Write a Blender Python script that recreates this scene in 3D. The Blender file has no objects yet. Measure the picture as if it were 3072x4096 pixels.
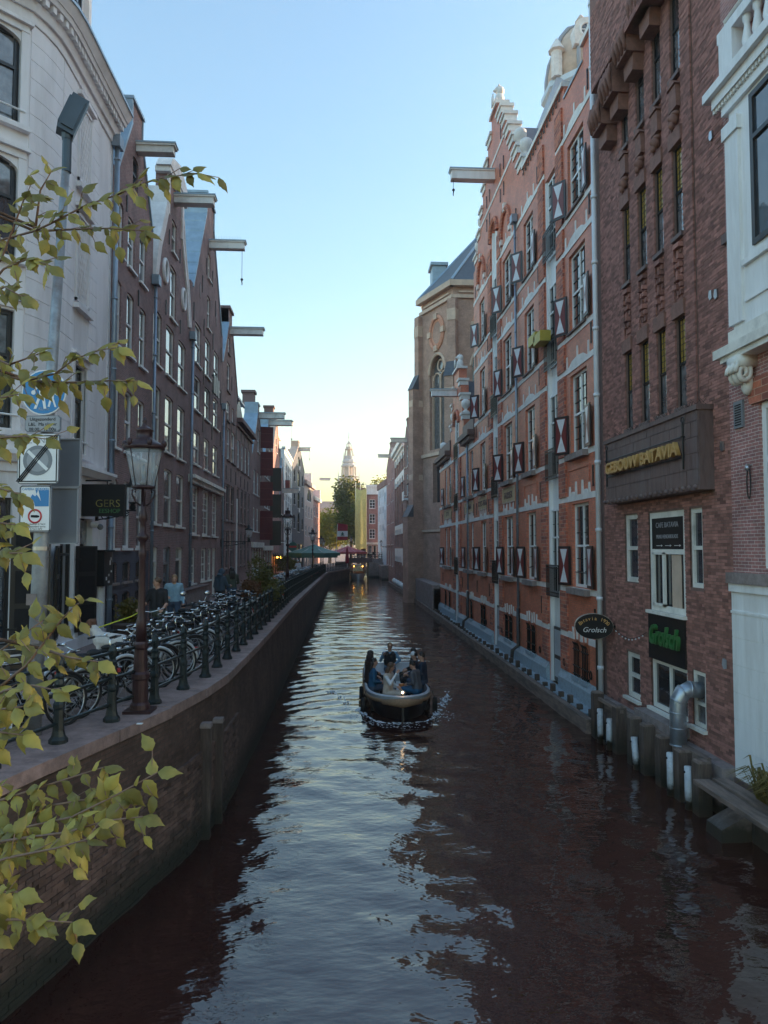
import bpy, bmesh, math, random
import numpy as np
from mathutils import Vector, Matrix
from mathutils.geometry import tessellate_polygon
sc = bpy.context.scene
COL = sc.collection
RN = random.Random(11)
rad = math.radians

# ---------------------------------------------------------------- camera, sky, sun, exposure
cam_d = bpy.data.cameras.new("camera"); cam = bpy.data.objects.new("camera", cam_d); COL.objects.link(cam)
cam.location = (0, 0, 4.95)
cam.rotation_euler = (rad(90 + 2.86), 0, rad(-3.37))
cam_d.sensor_fit = 'VERTICAL'; cam_d.sensor_height = 36; cam_d.lens = 25.39
cam_d.clip_start = 0.05; cam_d.clip_end = 4000
sc.camera = cam
SUN_EL, SUN_AZ = 9.0, 75.0          # azimuth clockwise from +Y (the canal axis), so the sun stands low on the right, a little ahead
world = bpy.data.worlds.new("World"); sc.world = world; world.use_nodes = True
wn = world.node_tree.nodes; wl = world.node_tree.links
bg = wn['Background']; sky = wn.new('ShaderNodeTexSky'); sky.sky_type = 'NISHITA'
sky.sun_disc = False; sky.sun_elevation = rad(SUN_EL); sky.sun_rotation = rad(SUN_AZ)
sky.altitude = 0; sky.air_density = 1.5; sky.dust_density = 1.4; sky.ozone_density = 3.0
wl.new(sky.outputs[0], bg.inputs[0]); bg.inputs[1].default_value = 0.15
sl = bpy.data.lights.new("sun", 'SUN'); so = bpy.data.objects.new("sun", sl); COL.objects.link(so)
sl.energy = 3.0; sl.angle = rad(0.53); sl.color = (1.0, 0.72, 0.45)
_d = Vector((math.sin(rad(SUN_AZ)) * math.cos(rad(SUN_EL)), math.cos(rad(SUN_AZ)) * math.cos(rad(SUN_EL)), math.sin(rad(SUN_EL))))
so.rotation_euler = _d.to_track_quat('Z', 'Y').to_euler(); so.location = (30, 30, 60)
vs = sc.view_settings; vs.view_transform = 'Standard'; vs.look = 'None'; vs.gamma = 1.0; vs.exposure = 2.0; vs.use_curve_mapping = False
sc.cycles.max_bounces = 8; sc.cycles.diffuse_bounces = 5; sc.cycles.glossy_bounces = 3; sc.cycles.transmission_bounces = 4
sc.cycles.transparent_max_bounces = 8; sc.cycles.caustics_reflective = False; sc.cycles.caustics_refractive = False
sc.cycles.use_denoising = True

# ---------------------------------------------------------------- mesh kit
class M:
    """collects vertices and faces; T maps local (u, v, w) to world"""
    def __init__(s, T=None):
        s.v = []; s.f = []; s.T = T; s.flip = bool(T is not None and T.to_3x3().determinant() < 0)
    def add(s, vs, fs):
        n = len(s.v)
        if s.T is not None: vs = [tuple(s.T @ Vector(v)) for v in vs]
        s.v.extend(tuple(v) for v in vs)
        for f in fs:
            g = tuple(n + i for i in f)
            s.f.append(g[::-1] if s.flip else g)
        return s
    def box(s, a, b, c, d, e, f):
        if a > b: a, b = b, a
        if c > d: c, d = d, c
        if e > f: e, f = f, e
        return s.add([(a, c, e), (b, c, e), (b, d, e), (a, d, e), (a, c, f), (b, c, f), (b, d, f), (a, d, f)],
                     [(0, 3, 2, 1), (4, 5, 6, 7), (0, 1, 5, 4), (1, 2, 6, 5), (2, 3, 7, 6), (3, 0, 4, 7)])
    def prism(s, poly, w0, w1):
        """polygon in (u, v) extruded from w0 (back) to w1 (front)"""
        n = len(poly)
        tri = tessellate_polygon([[Vector((p[0], p[1], 0)) for p in poly]])
        ar = sum(poly[i][0] * poly[(i + 1) % n][1] - poly[(i + 1) % n][0] * poly[i][1] for i in range(n))
        if ar < 0: poly = poly[::-1]; tri = tessellate_polygon([[Vector((p[0], p[1], 0)) for p in poly]])
        vs = [(p[0], p[1], w1) for p in poly] + [(p[0], p[1], w0) for p in poly]
        fs = []
        for t in tri:
            a = Vector(poly[t[1]]) - Vector(poly[t[0]]); b = Vector(poly[t[2]]) - Vector(poly[t[0]])
            t = tuple(t) if a.x * b.y - a.y * b.x > 0 else tuple(t)[::-1]
            fs.append(t); fs.append(tuple(n + i for i in t[::-1]))
        for i in range(n):
            j = (i + 1) % n; fs.append((i, n + i, n + j, j))
        return s.add(vs, fs)
    def wall(s, outline, holes, w, depth, reveal=.22):
        """front face with real openings, reveals and outer returns"""
        loops = [outline] + list(holes); flat = [p for l in loops for p in l]
        tri = tessellate_polygon([[Vector((p[0], p[1], 0)) for p in l] for l in loops])
        fs = []
        for t in tri:
            a, b, c = [flat[i] for i in t]
            cr = (b[0] - a[0]) * (c[1] - a[1]) - (b[1] - a[1]) * (c[0] - a[0])
            if abs(cr) > 1e-9: fs.append(tuple(t) if cr > 0 else tuple(t)[::-1])
        s.add([(p[0], p[1], w) for p in flat], fs)
        for k, l in enumerate(loops):
            n = len(l); d = depth if k == 0 else reveal
            ar = sum(l[i][0] * l[(i + 1) % n][1] - l[(i + 1) % n][0] * l[i][1] for i in range(n))
            q = l if (ar > 0) == (k == 0) else l[::-1]
            s.add([(p[0], p[1], w) for p in q] + [(p[0], p[1], w - d) for p in q],
                  [(i, n + i, n + (i + 1) % n, (i + 1) % n) for i in range(n)])
        return s
    def tube(s, pts, r, n=6, closed=False, cap=True):
        pts = [Vector(p) for p in pts]; m = len(pts)
        rs = r if isinstance(r, (list, tuple)) else [r] * m
        vs = []; ref = None
        for i, p in enumerate(pts):
            if closed: t = pts[(i + 1) % m] - pts[i - 1]
            else: t = pts[min(i + 1, m - 1)] - pts[max(i - 1, 0)]
            if t.length < 1e-9: t = Vector((0, 0, 1))
            t.normalize()
            if ref is None: ref = Vector((0, 0, 1)) if abs(t.z) < .9 else Vector((1, 0, 0))
            a = ref - t * ref.dot(t)
            if a.length < 1e-6: a = t.orthogonal()
            a.normalize(); ref = a; b = t.cross(a)
            for k in range(n):
                an = 2 * math.pi * k / n
                vs.append(p + (a * math.cos(an) + b * math.sin(an)) * rs[i])
        fs = []
        for i in range(m if closed else m - 1):
            j = (i + 1) % m
            for k in range(n):
                l = (k + 1) % n; fs.append((i * n + k, i * n + l, j * n + l, j * n + k))
        if cap and not closed: fs += [tuple(range(n))[::-1], tuple((m - 1) * n + k for k in range(n))]
        return s.add(vs, fs)
    def lathe(s, prof, c=(0, 0, 0), n=12, ph=0.0, sx=1.0, sy=1.0):
        vs = []; m = len(prof)
        for r, z in prof:
            for k in range(n):
                a = ph + 2 * math.pi * k / n
                vs.append((c[0] + sx * r * math.cos(a), c[1] + sy * r * math.sin(a), c[2] + z))
        fs = [(i * n + k, i * n + (k + 1) % n, (i + 1) * n + (k + 1) % n, (i + 1) * n + k) for i in range(m - 1) for k in range(n)]
        fs += [tuple(range(n))[::-1], tuple((m - 1) * n + k for k in range(n))]
        return s.add(vs, fs)
    def ell(s, c, r, nu=10, nv=7, rot=None):
        vs = []; r = r if isinstance(r, (tuple, list)) else (r, r, r)
        for i in range(nv + 1):
            t = math.pi * i / nv
            for k in range(nu):
                a = 2 * math.pi * k / nu
                v = Vector((r[0] * math.sin(t) * math.cos(a), r[1] * math.sin(t) * math.sin(a), r[2] * math.cos(t)))
                if rot is not None: v = rot @ v
                vs.append(Vector(c) + v)
        fs = [((i + 1) * nu + k, (i + 1) * nu + (k + 1) % nu, i * nu + (k + 1) % nu, i * nu + k) for i in range(nv) for k in range(nu)]
        return s.add(vs, fs)
    def sheet(s, rows):
        """grid of points, rows of equal length"""
        n = len(rows[0]); vs = [p for r in rows for p in r]
        return s.add(vs, [(i * n + k, i * n + k + 1, (i + 1) * n + k + 1, (i + 1) * n + k) for i in range(len(rows) - 1) for k in range(n - 1)])

def frame(o, U=(0, 1, 0), N=(1, 0, 0), V=(0, 0, 1)):
    U = Vector(U).normalized(); N = Vector(N).normalized(); V = Vector(V)
    return Matrix(((U.x, V.x, N.x, o[0]), (U.y, V.y, N.y, o[1]), (U.z, V.z, N.z, o[2]), (0, 0, 0, 1)))

ORG = {}
def to_mesh(name, m, org=(0, 0, 0), smooth=False):
    me = bpy.data.meshes.new(name)
    me.from_pydata(m.v, [], m.f)
    nl = len(me.loops)
    if nl:
        co = np.array(m.v, dtype=np.float64)
        vi = np.empty(nl, np.int32); me.loops.foreach_get('vertex_index', vi)
        npn = len(me.polygons); nrm = np.empty(npn * 3, np.float32); me.polygons.foreach_get('normal', nrm); nrm = np.abs(nrm.reshape(-1, 3))
        lt = np.empty(npn, np.int32); me.polygons.foreach_get('loop_total', lt)
        ax = np.argmax(nrm * np.array([1, 1, 1.0]), 1); la = np.repeat(ax, lt); p = co[vi]
        uv = np.where((la == 0)[:, None], p[:, [1, 2]], np.where((la == 1)[:, None], p[:, [0, 2]], p[:, [0, 1]]))
        ul = me.uv_layers.new(name="UVMap"); ul.data.foreach_set('uv', uv.astype(np.float32).ravel())
        if any(org):
            co -= np.array(org); me.vertices.foreach_set('co', co.astype(np.float32).ravel())
        if smooth: me.polygons.foreach_set('use_smooth', np.ones(npn, bool))
    me.update()
    return me
def part(name, m, mat, parent=None, smooth=False, kind=None):
    org = ORG.get(parent, (0, 0, 0))
    me = to_mesh(name, m, org, smooth)
    for x in (mat if isinstance(mat, (list, tuple)) else [mat]): me.materials.append(MT[x])
    o = bpy.data.objects.new(name, me); COL.objects.link(o)
    if parent is not None: o.parent = parent; ORG[o] = org
    if kind: o['kind'] = kind
    return o
def piece(name, me, parent, loc, rot=(0, 0, 0), scale=(1, 1, 1)):
    """an alike piece that shares mesh data"""
    o = bpy.data.objects.new(name, me); COL.objects.link(o); org = ORG.get(parent, (0, 0, 0))
    o.location = (loc[0] - org[0], loc[1] - org[1], loc[2] - org[2]); o.rotation_euler = rot; o.scale = scale
    o.parent = parent; ORG[o] = (0, 0, 0)
    return o
def tag(o, label, cat, group=None):
    o['label'] = label; o['category'] = cat
    if group: o['group'] = group
    return o
def thing(name, label, cat, loc, group=None):
    o = bpy.data.objects.new(name, None); COL.objects.link(o); o.location = loc; ORG[o] = tuple(loc); o.empty_display_size = .2
    return tag(o, label, cat, group)
def struct(name, m, mat, smooth=False, kind='structure'):
    o = part(name, m, mat, None, smooth); o['kind'] = kind; ORG[o] = (0, 0, 0); return o
def copy_tree(o, parent=None):
    c = o.copy(); COL.objects.link(c)
    if parent is not None: c.parent = parent
    for ch in o.children: copy_tree(ch, c)
    return c

# ---------------------------------------------------------------- materials
MT = {}
def _new(name):
    m = bpy.data.materials.new(name); m.use_nodes = True; MT[name] = m
    nt = m.node_tree; return m, nt.nodes, nt.links, nt.nodes['Principled BSDF']
def _n(N, t, **kw):
    n = N.new(t)
    for k, v in kw.items(): setattr(n, k, v)
    return n
def _mix(N, L, fac, a, b, mode='MIX'):
    x = _n(N, 'ShaderNodeMix', data_type='RGBA', blend_type=mode)
    for i, s in ((0, fac), (6, a), (7, b)):
        if hasattr(s, 'links'): L.new(s, x.inputs[i])
        elif i == 0: x.inputs[0].default_value = s
        else: x.inputs[i].default_value = (*s, 1) if len(s) == 3 else s
    return x.outputs[2]
def _noise(N, L, co, scale, detail=4, rough=.6):
    t = _n(N, 'ShaderNodeTexNoise'); t.inputs['Scale'].default_value = scale; t.inputs['Detail'].default_value = detail; t.inputs['Roughness'].default_value = rough
    L.new(co, t.inputs['Vector']); return t
def _ramp(N, L, src, a, b, lo=(0, 0, 0), hi=(1, 1, 1)):
    r = _n(N, 'ShaderNodeValToRGB'); r.color_ramp.elements[0].position = a; r.color_ramp.elements[1].position = b
    r.color_ramp.elements[0].color = (*lo, 1); r.color_ramp.elements[1].color = (*hi, 1); L.new(src, r.inputs[0]); return r.outputs[0]
def _tide(N, L, pos, c, h):
    """dark algae band with an uneven upper edge, up to about h above the water"""
    sp = _n(N, 'ShaderNodeSeparateXYZ'); L.new(pos, sp.inputs[0]); nz = _noise(N, L, pos, 5, 4)
    ad = _n(N, 'ShaderNodeMath', operation='MULTIPLY_ADD'); L.new(nz.outputs[0], ad.inputs[0]); ad.inputs[1].default_value = -.35; L.new(sp.outputs[2], ad.inputs[2])
    return _mix(N, L, _ramp(N, L, ad.outputs[0], h * .3 - .17, h - .17, (1, 1, 1), (0, 0, 0)), c, (.022, .022, .015))
def mat(name, col, rough=.6, metal=0.0, var=.18, scale=3.0, bump=0.0, bscale=30.0, spec=.5, stain=None, rnd=0.0, stretch=None, tide=0.0):
    """plain weathered surface: noise varies the colour, fine noise gives relief"""
    m, N, L, B = _new(name)
    co = _n(N, 'ShaderNodeTexCoord').outputs['Object']
    gp = _n(N, 'ShaderNodeNewGeometry')
    src = gp.outputs['Position']
    if stretch:
        mp = _n(N, 'ShaderNodeMapping'); mp.inputs['Scale'].default_value = stretch; L.new(src, mp.inputs['Vector']); src = mp.outputs[0]
    nz = _noise(N, L, src, scale)
    lo = tuple(c * (1 - var) for c in col); hi = tuple(min(1, c * (1 + var)) for c in col)
    c = _ramp(N, L, nz.outputs[0], .3, .7, lo, hi)
    if stain:
        n2 = _noise(N, L, src, scale * .35, 6, .7)
        c = _mix(N, L, _ramp(N, L, n2.outputs[0], .48, .72), c, stain)
    if rnd:
        oi = _n(N, 'ShaderNodeObjectInfo'); ad = _n(N, 'ShaderNodeMath', operation='ADD'); L.new(oi.outputs['Random'], ad.inputs[0]); L.new(gp.outputs['Random Per Island'], ad.inputs[1])
        fr = _n(N, 'ShaderNodeMath', operation='FRACT'); L.new(ad.outputs[0], fr.inputs[0])
        c = _mix(N, L, 1.0, c, _ramp(N, L, fr.outputs[0], 0, 1, (1 - rnd,) * 3, (1 + rnd * .0 + rnd,) * 3), 'MULTIPLY')
    if tide: c = _tide(N, L, gp.outputs['Position'], c, tide)
    L.new(c, B.inputs['Base Color'])
    B.inputs['Roughness'].default_value = rough; B.inputs['Metallic'].default_value = metal; B.inputs['Specular IOR Level'].default_value = spec
    if bump:
        bz = _noise(N, L, src, bscale, 3); b = _n(N, 'ShaderNodeBump'); b.inputs['Strength'].default_value = bump; b.inputs['Distance'].default_value = .02
        L.new(bz.outputs[0], b.inputs['Height']); L.new(b.outputs[0], B.inputs['Normal'])
    return m
def brick(name, c1, c2, mortar, w=.21, h=.062, mw=.008, rough=.8, bump=.5, stain=.35, gloss=0.0, tide=0.0):
    """brickwork in metres on the wall's own UV"""
    m, N, L, B = _new(name)
    uv = _n(N, 'ShaderNodeUVMap').outputs[0]
    t = _n(N, 'ShaderNodeTexBrick'); L.new(uv, t.inputs['Vector'])
    t.inputs['Scale'].default_value = 1; t.inputs['Brick Width'].default_value = w; t.inputs['Row Height'].default_value = h
    t.inputs['Mortar Size'].default_value = mw; t.inputs['Mortar Smooth'].default_value = .2; t.inputs['Bias'].default_value = 0
    t.inputs['Color1'].default_value = (*c1, 1); t.inputs['Color2'].default_value = (*c2, 1); t.inputs['Mortar'].default_value = (*mortar, 1)
    pos = _n(N, 'ShaderNodeNewGeometry').outputs['Position']
    n1 = _noise(N, L, pos, 1.1, 6, .65); n2 = _noise(N, L, pos, 14, 3)
    c = _mix(N, L, 1.0, t.outputs[0], _ramp(N, L, n1.outputs[0], .3, .75, (1 - stain,) * 3, (1 + stain * .6,) * 3), 'MULTIPLY')
    c = _mix(N, L, 1.0, c, _ramp(N, L, n2.outputs[0], .25, .75, (.8,) * 3, (1.2,) * 3), 'MULTIPLY')
    if tide: c = _tide(N, L, pos, c, tide)
    L.new(c, B.inputs['Base Color']); B.inputs['Roughness'].default_value = rough; B.inputs['Specular IOR Level'].default_value = .4 + gloss
    b = _n(N, 'ShaderNodeBump', invert=True); b.inputs['Strength'].default_value = bump; b.inputs['Distance'].default_value = .01
    L.new(t.outputs['Fac'], b.inputs['Height'])
    b2 = _n(N, 'ShaderNodeBump'); b2.inputs['Strength'].default_value = .25; b2.inputs['Distance'].default_value = .01
    L.new(n2.outputs[0], b2.inputs['Height']); L.new(b.outputs[0], b2.inputs['Normal']); L.new(b2.outputs[0], B.inputs['Normal'])
    return m
def leafy(name, col, col2, trans=.45, rough=.5):
    m, N, L, B = _new(name)
    gp = _n(N, 'ShaderNodeNewGeometry'); oi = _n(N, 'ShaderNodeObjectInfo')
    ad = _n(N, 'ShaderNodeMath', operation='ADD'); L.new(oi.outputs['Random'], ad.inputs[0]); L.new(gp.outputs['Random Per Island'], ad.inputs[1])
    fr = _n(N, 'ShaderNodeMath', operation='FRACT'); L.new(ad.outputs[0], fr.inputs[0])
    nz = _noise(N, L, gp.outputs['Position'], 9, 3)
    c = _mix(N, L, fr.outputs[0], col, col2)
    c = _mix(N, L, 1.0, c, _ramp(N, L, nz.outputs[0], .3, .7, (.7,) * 3, (1.2,) * 3), 'MULTIPLY')
    L.new(c, B.inputs['Base Color']); B.inputs['Roughness'].default_value = rough; B.inputs['Specular IOR Level'].default_value = .4
    tr = _n(N, 'ShaderNodeBsdfTranslucent'); L.new(c, tr.inputs[0])
    mx = _n(N, 'ShaderNodeMixShader'); mx.inputs[0].default_value = trans
    L.new(B.outputs[0], mx.inputs[1]); L.new(tr.outputs[0], mx.inputs[2]); L.new(mx.outputs[0], N['Material Output'].inputs[0])
    return m
def glass(name, col, rough=.03, wav=.02, spec=.9):
    m, N, L, B = _new(name)
    pos = _n(N, 'ShaderNodeNewGeometry').outputs['Position']
    nz = _noise(N, L, pos, 1.7, 2); b = _n(N, 'ShaderNodeBump'); b.inputs['Strength'].default_value = wav * 5; b.inputs['Distance'].default_value = .05
    L.new(nz.outputs[0], b.inputs['Height']); L.new(b.outputs[0], B.inputs['Normal'])
    n2 = _noise(N, L, pos, 5, 2)
    L.new(_ramp(N, L, n2.outputs[0], .35, .65, tuple(c * .6 for c in col), tuple(c * 1.3 for c in col)), B.inputs['Base Color'])
    B.inputs['Roughness'].default_value = rough; B.inputs['Specular IOR Level'].default_value = spec; B.inputs['IOR'].default_value = 1.52
    B.inputs['Coat Weight'].default_value = .6; B.inputs['Coat Roughness'].default_value = .02
    return m
def emit(name, col, s):
    m, N, L, B = _new(name); B.inputs['Base Color'].default_value = (*col, 1); B.inputs['Emission Color'].default_value = (*col, 1); B.inputs['Emission Strength'].default_value = s
    return m
brick('brick_brown', (.31, .168, .158), (.21, .124, .122), (.36, .28, .265))
brick('brick_dark', (.27, .15, .135), (.19, .112, .107), (.31, .24, .22))
brick('brick_red', (.74, .205, .105), (.6, .155, .088), (.46, .22, .15), bump=.35, stain=.3, gloss=.2, rough=.5)
brick('brick_redquoin', (.68, .21, .12), (.26, .085, .07), (.55, .33, .24), w=.42, h=.125, bump=.4, stain=.2)
brick('brick_purple', (.44, .19, .17), (.30, .14, .14), (.62, .48, .44), mw=.007)
brick('brick_church', (.52, .31, .235), (.41, .245, .19), (.54, .41, .34), stain=.3)
brick('brick_bluegrey', (.10, .10, .135), (.085, .088, .12), (.08, .08, .105), bump=.7)
brick('brick_quay', (.15, .088, .072), (.09, .055, .047), (.10, .072, .06), stain=.6, bump=.9, tide=.7)
brick('paving', (.32, .22, .195), (.24, .17, .16), (.17, .125, .115), w=.2, h=.1, mw=.006, stain=.25)
mat('brick_piece', (.32, .145, .118), .8, var=.22, scale=6, bump=.5, bscale=60, rnd=.42)
mat('quay_piece', (.13, .077, .063), .85, var=.35, scale=4, bump=.6, bscale=50, rnd=.4, stain=(.06, .045, .038), tide=.7)
mat('mortar', (.19, .12, .105), .9, var=.2, scale=8)
mat('white_paint', (.84, .84, .84), .5, var=.06, scale=2, bump=.08, stain=(.66, .64, .62), stretch=(2.5, 2.5, .4))
mat('cream_paint', (.8, .77, .71), .5, var=.07, scale=3, stain=(.5, .48, .44))
mat('stucco', (.84, .81, .82), .7, var=.05, scale=1.2, bump=.12, bscale=40, stain=(.62, .585, .58), stretch=(2.2, 2.2, .35))
mat('stone_white', (.8, .76, .73), .7, var=.1, scale=3, bump=.2, stain=(.62, .57, .54))
mat('stone_tan', (.6, .45, .35), .75, var=.15, scale=2, bump=.25)
mat('tan_panel', (.50, .36, .20), .7, var=.1, scale=3, bump=.1)
mat('granite', (.32, .40, .46), .55, var=.2, scale=18, bump=.25, bscale=60, stain=(.22, .25, .28), tide=.35)
mat('stone_grey', (.27, .22, .21), .7, var=.25, scale=6, bump=.35, stain=(.15, .115, .105), tide=.45)
mat('stone_dark', (.14, .086, .08), .6, var=.3, scale=4, bump=.35, stain=(.16, .12, .12), stretch=(3, 3, .6))
mat('terra_light', (.62, .30, .2), .75, var=.2, scale=5, bump=.3)
mat('terracotta', (.23, .11, .085), .75, var=.25, scale=7, bump=.5, bscale=25)
mat('coping', (.29, .195, .175), .8, var=.3, scale=5, bump=.5, bscale=35, stain=(.17, .115, .105), rnd=.15)
mat('timber', (.085, .058, .048), .85, var=.4, scale=5, bump=.7, bscale=18, stain=(.17, .135, .11), stretch=(3, 3, .4), tide=.6)
mat('timber_long', (.2, .145, .12), .85, var=.35, scale=4, bump=.7, bscale=18, stain=(.045, .038, .034), stretch=(3, .5, 3))
mat('zinc', (.32, .42, .5), .45, .35, var=.15, scale=2.5, bump=.08)
mat('zinc_pipe', (.27, .33, .40), .4, .5, var=.15, scale=4)
mat('pipe_white', (.70, .73, .78), .4, var=.08, scale=3)
mat('pvc', (.52, .56, .6), .5, var=.2, scale=5, stain=(.2, .16, .14), tide=.25)
mat('galv', (.36, .40, .45), .35, .7, var=.2, scale=6, bump=.05)
mat('slate', (.09, .095, .11), .55, var=.25, scale=4, bump=.3, bscale=25)
mat('tile_dark', (.14, .135, .145), .45, var=.3, scale=5, rnd=.35)
mat('tile_red', (.4, .14, .1), .7, var=.25, scale=4, rnd=.3)
mat('iron', (.012, .013, .015), .42, .3, var=.3, scale=8)
mat('iron_green', (.014, .022, .024), .38, .2, var=.35, scale=7, bump=.15)
mat('iron_maroon', (.045, .018, .02), .4, .2, var=.3, scale=7, bump=.15)
mat('rubber', (.012, .012, .013), .75, var=.2)
mat('black_paint', (.014, .014, .016), .35, var=.2)
mat('door_dark', (.028, .03, .04), .4, var=.2)
mat('shutter_frame', (.028, .022, .022), .35, var=.2)
mat('shutter_red', (.17, .028, .028), .4, var=.1)
mat('shutter_white', (.68, .69, .72), .35, var=.12, scale=4)
mat('banner_red', (.11, .010, .016), .6, var=.2, scale=5)
mat('awning_green', (.03, .13, .11), .6, var=.12)
mat('awning_red', (.5, .06, .08), .6, var=.12)
mat('cloth_red', (.36, .02, .045), .7, var=.2)
mat('plaster_beige', (.55, .43, .38), .75, var=.08, scale=2)
mat('plaster_dark', (.10, .10, .12), .65, var=.15, scale=3)
mat('plaster_blue', (.6, .7, .78), .7, var=.05)
mat('netting', (.52, .50, .20), .7, var=.12, scale=1.5, bump=.3, bscale=6)
mat('steel', (.45, .46, .48), .3, .9, var=.1)
mat('chrome', (.62, .64, .66), .18, 1.0, var=.05)
mat('sign_blue', (.008, .20, .48), .35, var=.06)
mat('sign_white', (.80, .80, .80), .4, var=.04)
mat('sign_black', (.012, .012, .014), .6, var=.1, spec=.2)
mat('sign_grey', (.20, .215, .24), .45, var=.06)
mat('sign_midgrey', (.32, .33, .36), .45, var=.06)
mat('sign_back', (.17, .18, .21), .5, .2, var=.06)
mat('sign_red', (.5, .03, .035), .4, var=.08)
mat('galv_pole', (.30, .32, .34), .5, .4, var=.2, scale=5, stain=(.16, .115, .10))
mat('lamp_head', (.06, .085, .11), .45, .2, var=.15)
mat('gold', (.62, .36, .12), .4, .2, var=.12)
mat('neon_green', (.03, .16, .045), .4, var=.1)
mat('lattice_yellow', (.33, .22, .05), .15, var=.2, scale=9, spec=.8)
mat('flower_yellow', (.55, .45, .08), .5, var=.1)
mat('skin', (.50, .27, .19), .55, var=.08)
mat('hair_dark', (.018, .012, .01), .5, var=.3)
mat('hair_brown', (.11, .055, .028), .5, var=.3)
mat('hair_blond', (.26, .15, .075), .5, var=.3)
for nm, c in dict(black=(.012, .012, .015), navy=(.018, .03, .055), teal=(.015, .10, .20), denim=(.14, .26, .38), cream=(.58, .48, .40), white=(.7, .71, .73), grey=(.10, .10, .115),
                  brown=(.055, .03, .022), lightblue=(.24, .37, .46), slateblue=(.055, .085, .12), olive=(.075, .085, .065), jeans=(.05, .075, .12), beanie=(.035, .018, .016)).items():
    mat('cloth_' + nm, c, .85, var=.18, scale=9, bump=.2, bscale=60)
mat('hull_black', (.010, .010, .014), .3, var=.15)
mat('hull_grey', (.42, .44, .47), .45, var=.08)
mat('rope', (.33, .20, .115), .9, var=.25, scale=25, bump=.6, bscale=90)
mat('foam', (.66, .72, .78), .6, var=.1, scale=10, bump=.6, bscale=20)
mat('varnish', (.30, .09, .03), .25, var=.2)
mat('bark', (.09, .062, .05), .85, var=.35, scale=12, bump=.6, bscale=40)
mat('terra_pot', (.11, .08, .07), .8)
mat('stem', (.24, .15, .11), .7, var=.2, scale=20)
mat('fur_white', (.62, .56, .52), .9, var=.12, scale=20, bump=.5, bscale=80)
mat('fur_brown', (.16, .07, .04), .9, var=.25, scale=20, bump=.5, bscale=80)
mat('leash', (.75, .72, .02), .5, var=.05)
mat('bottle', (.012, .02, .012), .12, var=.1)
mat('snack_bag', (.6, .2, .05), .4, var=.3, scale=30)
mat('orange_lens', (.8, .3, .02), .3, var=.05)
mat('tower_stone', (.42, .36, .33), .8, var=.12, scale=.4)
mat('tower_lead', (.34, .37, .42), .6, var=.1, scale=.5)
mat('clock_black', (.09, .085, .08), .5)
glass('glass', (.022, .026, .032)); glass('glass_curtain', (.13, .135, .145)); glass('glass_warm', (.05, .04, .033)); glass('glass_dim', (.04, .046, .058))
emit('bulb_amber', (1.0, .45, .06), 5.0); emit('bulb_warm', (1.0, .62, .3), 3.0)
leafy('leaf', (.46, .39, .095), (.20, .175, .05), .35, .42)
leafy('leaf_dark', (.09, .10, .025), (.16, .16, .035), .35)
leafy('tree_leaf', (.16, .17, .02), (.075, .10, .02), .5)
leafy('tree_leaf_gold', (.36, .30, .02), (.22, .22, .025), .5)
leafy('shrub', (.11, .12, .03), (.2, .17, .04), .35)
leafy('shrub_rust', (.22, .085, .035), (.14, .07, .03), .35)
leafy('fern', (.13, .12, .03), (.24, .17, .04), .35)
# clear lantern glass
_m, _N, _L, _B = _new('lantern_glass')
_B.inputs['Base Color'].default_value = (.8, .86, .9, 1); _B.inputs['Roughness'].default_value = .08; _B.inputs['Alpha'].default_value = .28; _B.inputs['Specular IOR Level'].default_value = .8
# canal water: murky brown body under a rippled surface
_m, _N, _L, _B = _new('water')
_B.inputs['Base Color'].default_value = (.036, .012, .0100, 1); _B.inputs['Roughness'].default_value = .04; _B.inputs['IOR'].default_value = 1.7
_pos = _n(_N, 'ShaderNodeNewGeometry').outputs['Position']
_mp = _n(_N, 'ShaderNodeMapping'); _mp.inputs['Rotation'].default_value = (0, 0, rad(-22)); _mp.inputs['Scale'].default_value = (1.0, 1.7, 1); _L.new(_pos, _mp.inputs['Vector'])
_a = _noise(_N, _L, _mp.outputs[0], 1.6, 3, .5); _b = _noise(_N, _L, _mp.outputs[0], 6.5, 2, .5)
_ad = _n(_N, 'ShaderNodeMath', operation='MULTIPLY_ADD'); _L.new(_b.outputs[0], _ad.inputs[0]); _ad.inputs[1].default_value = .16; _L.new(_a.outputs[0], _ad.inputs[2])
_bp = _n(_N, 'ShaderNodeBump'); _bp.inputs['Strength'].default_value = .5; _bp.inputs['Distance'].default_value = .05
_L.new(_ad.outputs[0], _bp.inputs['Height']); _L.new(_bp.outputs[0], _B.inputs['Normal'])
# ---------------------------------------------------------------- setting: ground, street, quay, water
def zq(y):                                   # the street falls gently away from the bridge
    return 2.5 - .65 * min(1, max(0, (y - 35) / 60))
EDGE = [(-5.6, 2), (-4.4, 5), (-3.62, 8), (-3.06, 10), (-2.5, 12), (-2.24, 14), (-2.15, 18), (-2.1, 28), (-2.0, 50), (-1.85, 80), (-1.72, 94), (1.06, 110), (1.3, 122)]
def resample(pl, step):
    out = []; acc = 0.0
    for a, b in zip(pl[:-1], pl[1:]):
        a = Vector(a); b = Vector(b); d = (b - a).length
        while acc <= d: out.append(a.lerp(b, acc / d)); acc += step
        acc -= d
    return out
def edge_x(y):
    for a, b in zip(EDGE[:-1], EDGE[1:]):
        if a[1] <= y <= b[1]: return a[0] + (b[0] - a[0]) * (y - a[1]) / (b[1] - a[1])
    return EDGE[0][0] if y < EDGE[0][1] else EDGE[-1][0]
m = M()
m.sheet([[(-900, -60, 1.6), (-40, -60, 1.6)], [(-900, 900, 1.6), (-40, 900, 1.6)]])
m.sheet([[(9.5, -60, .9), (900, -60, .9)], [(9.5, 900, .9), (900, 900, .9)]])
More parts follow.
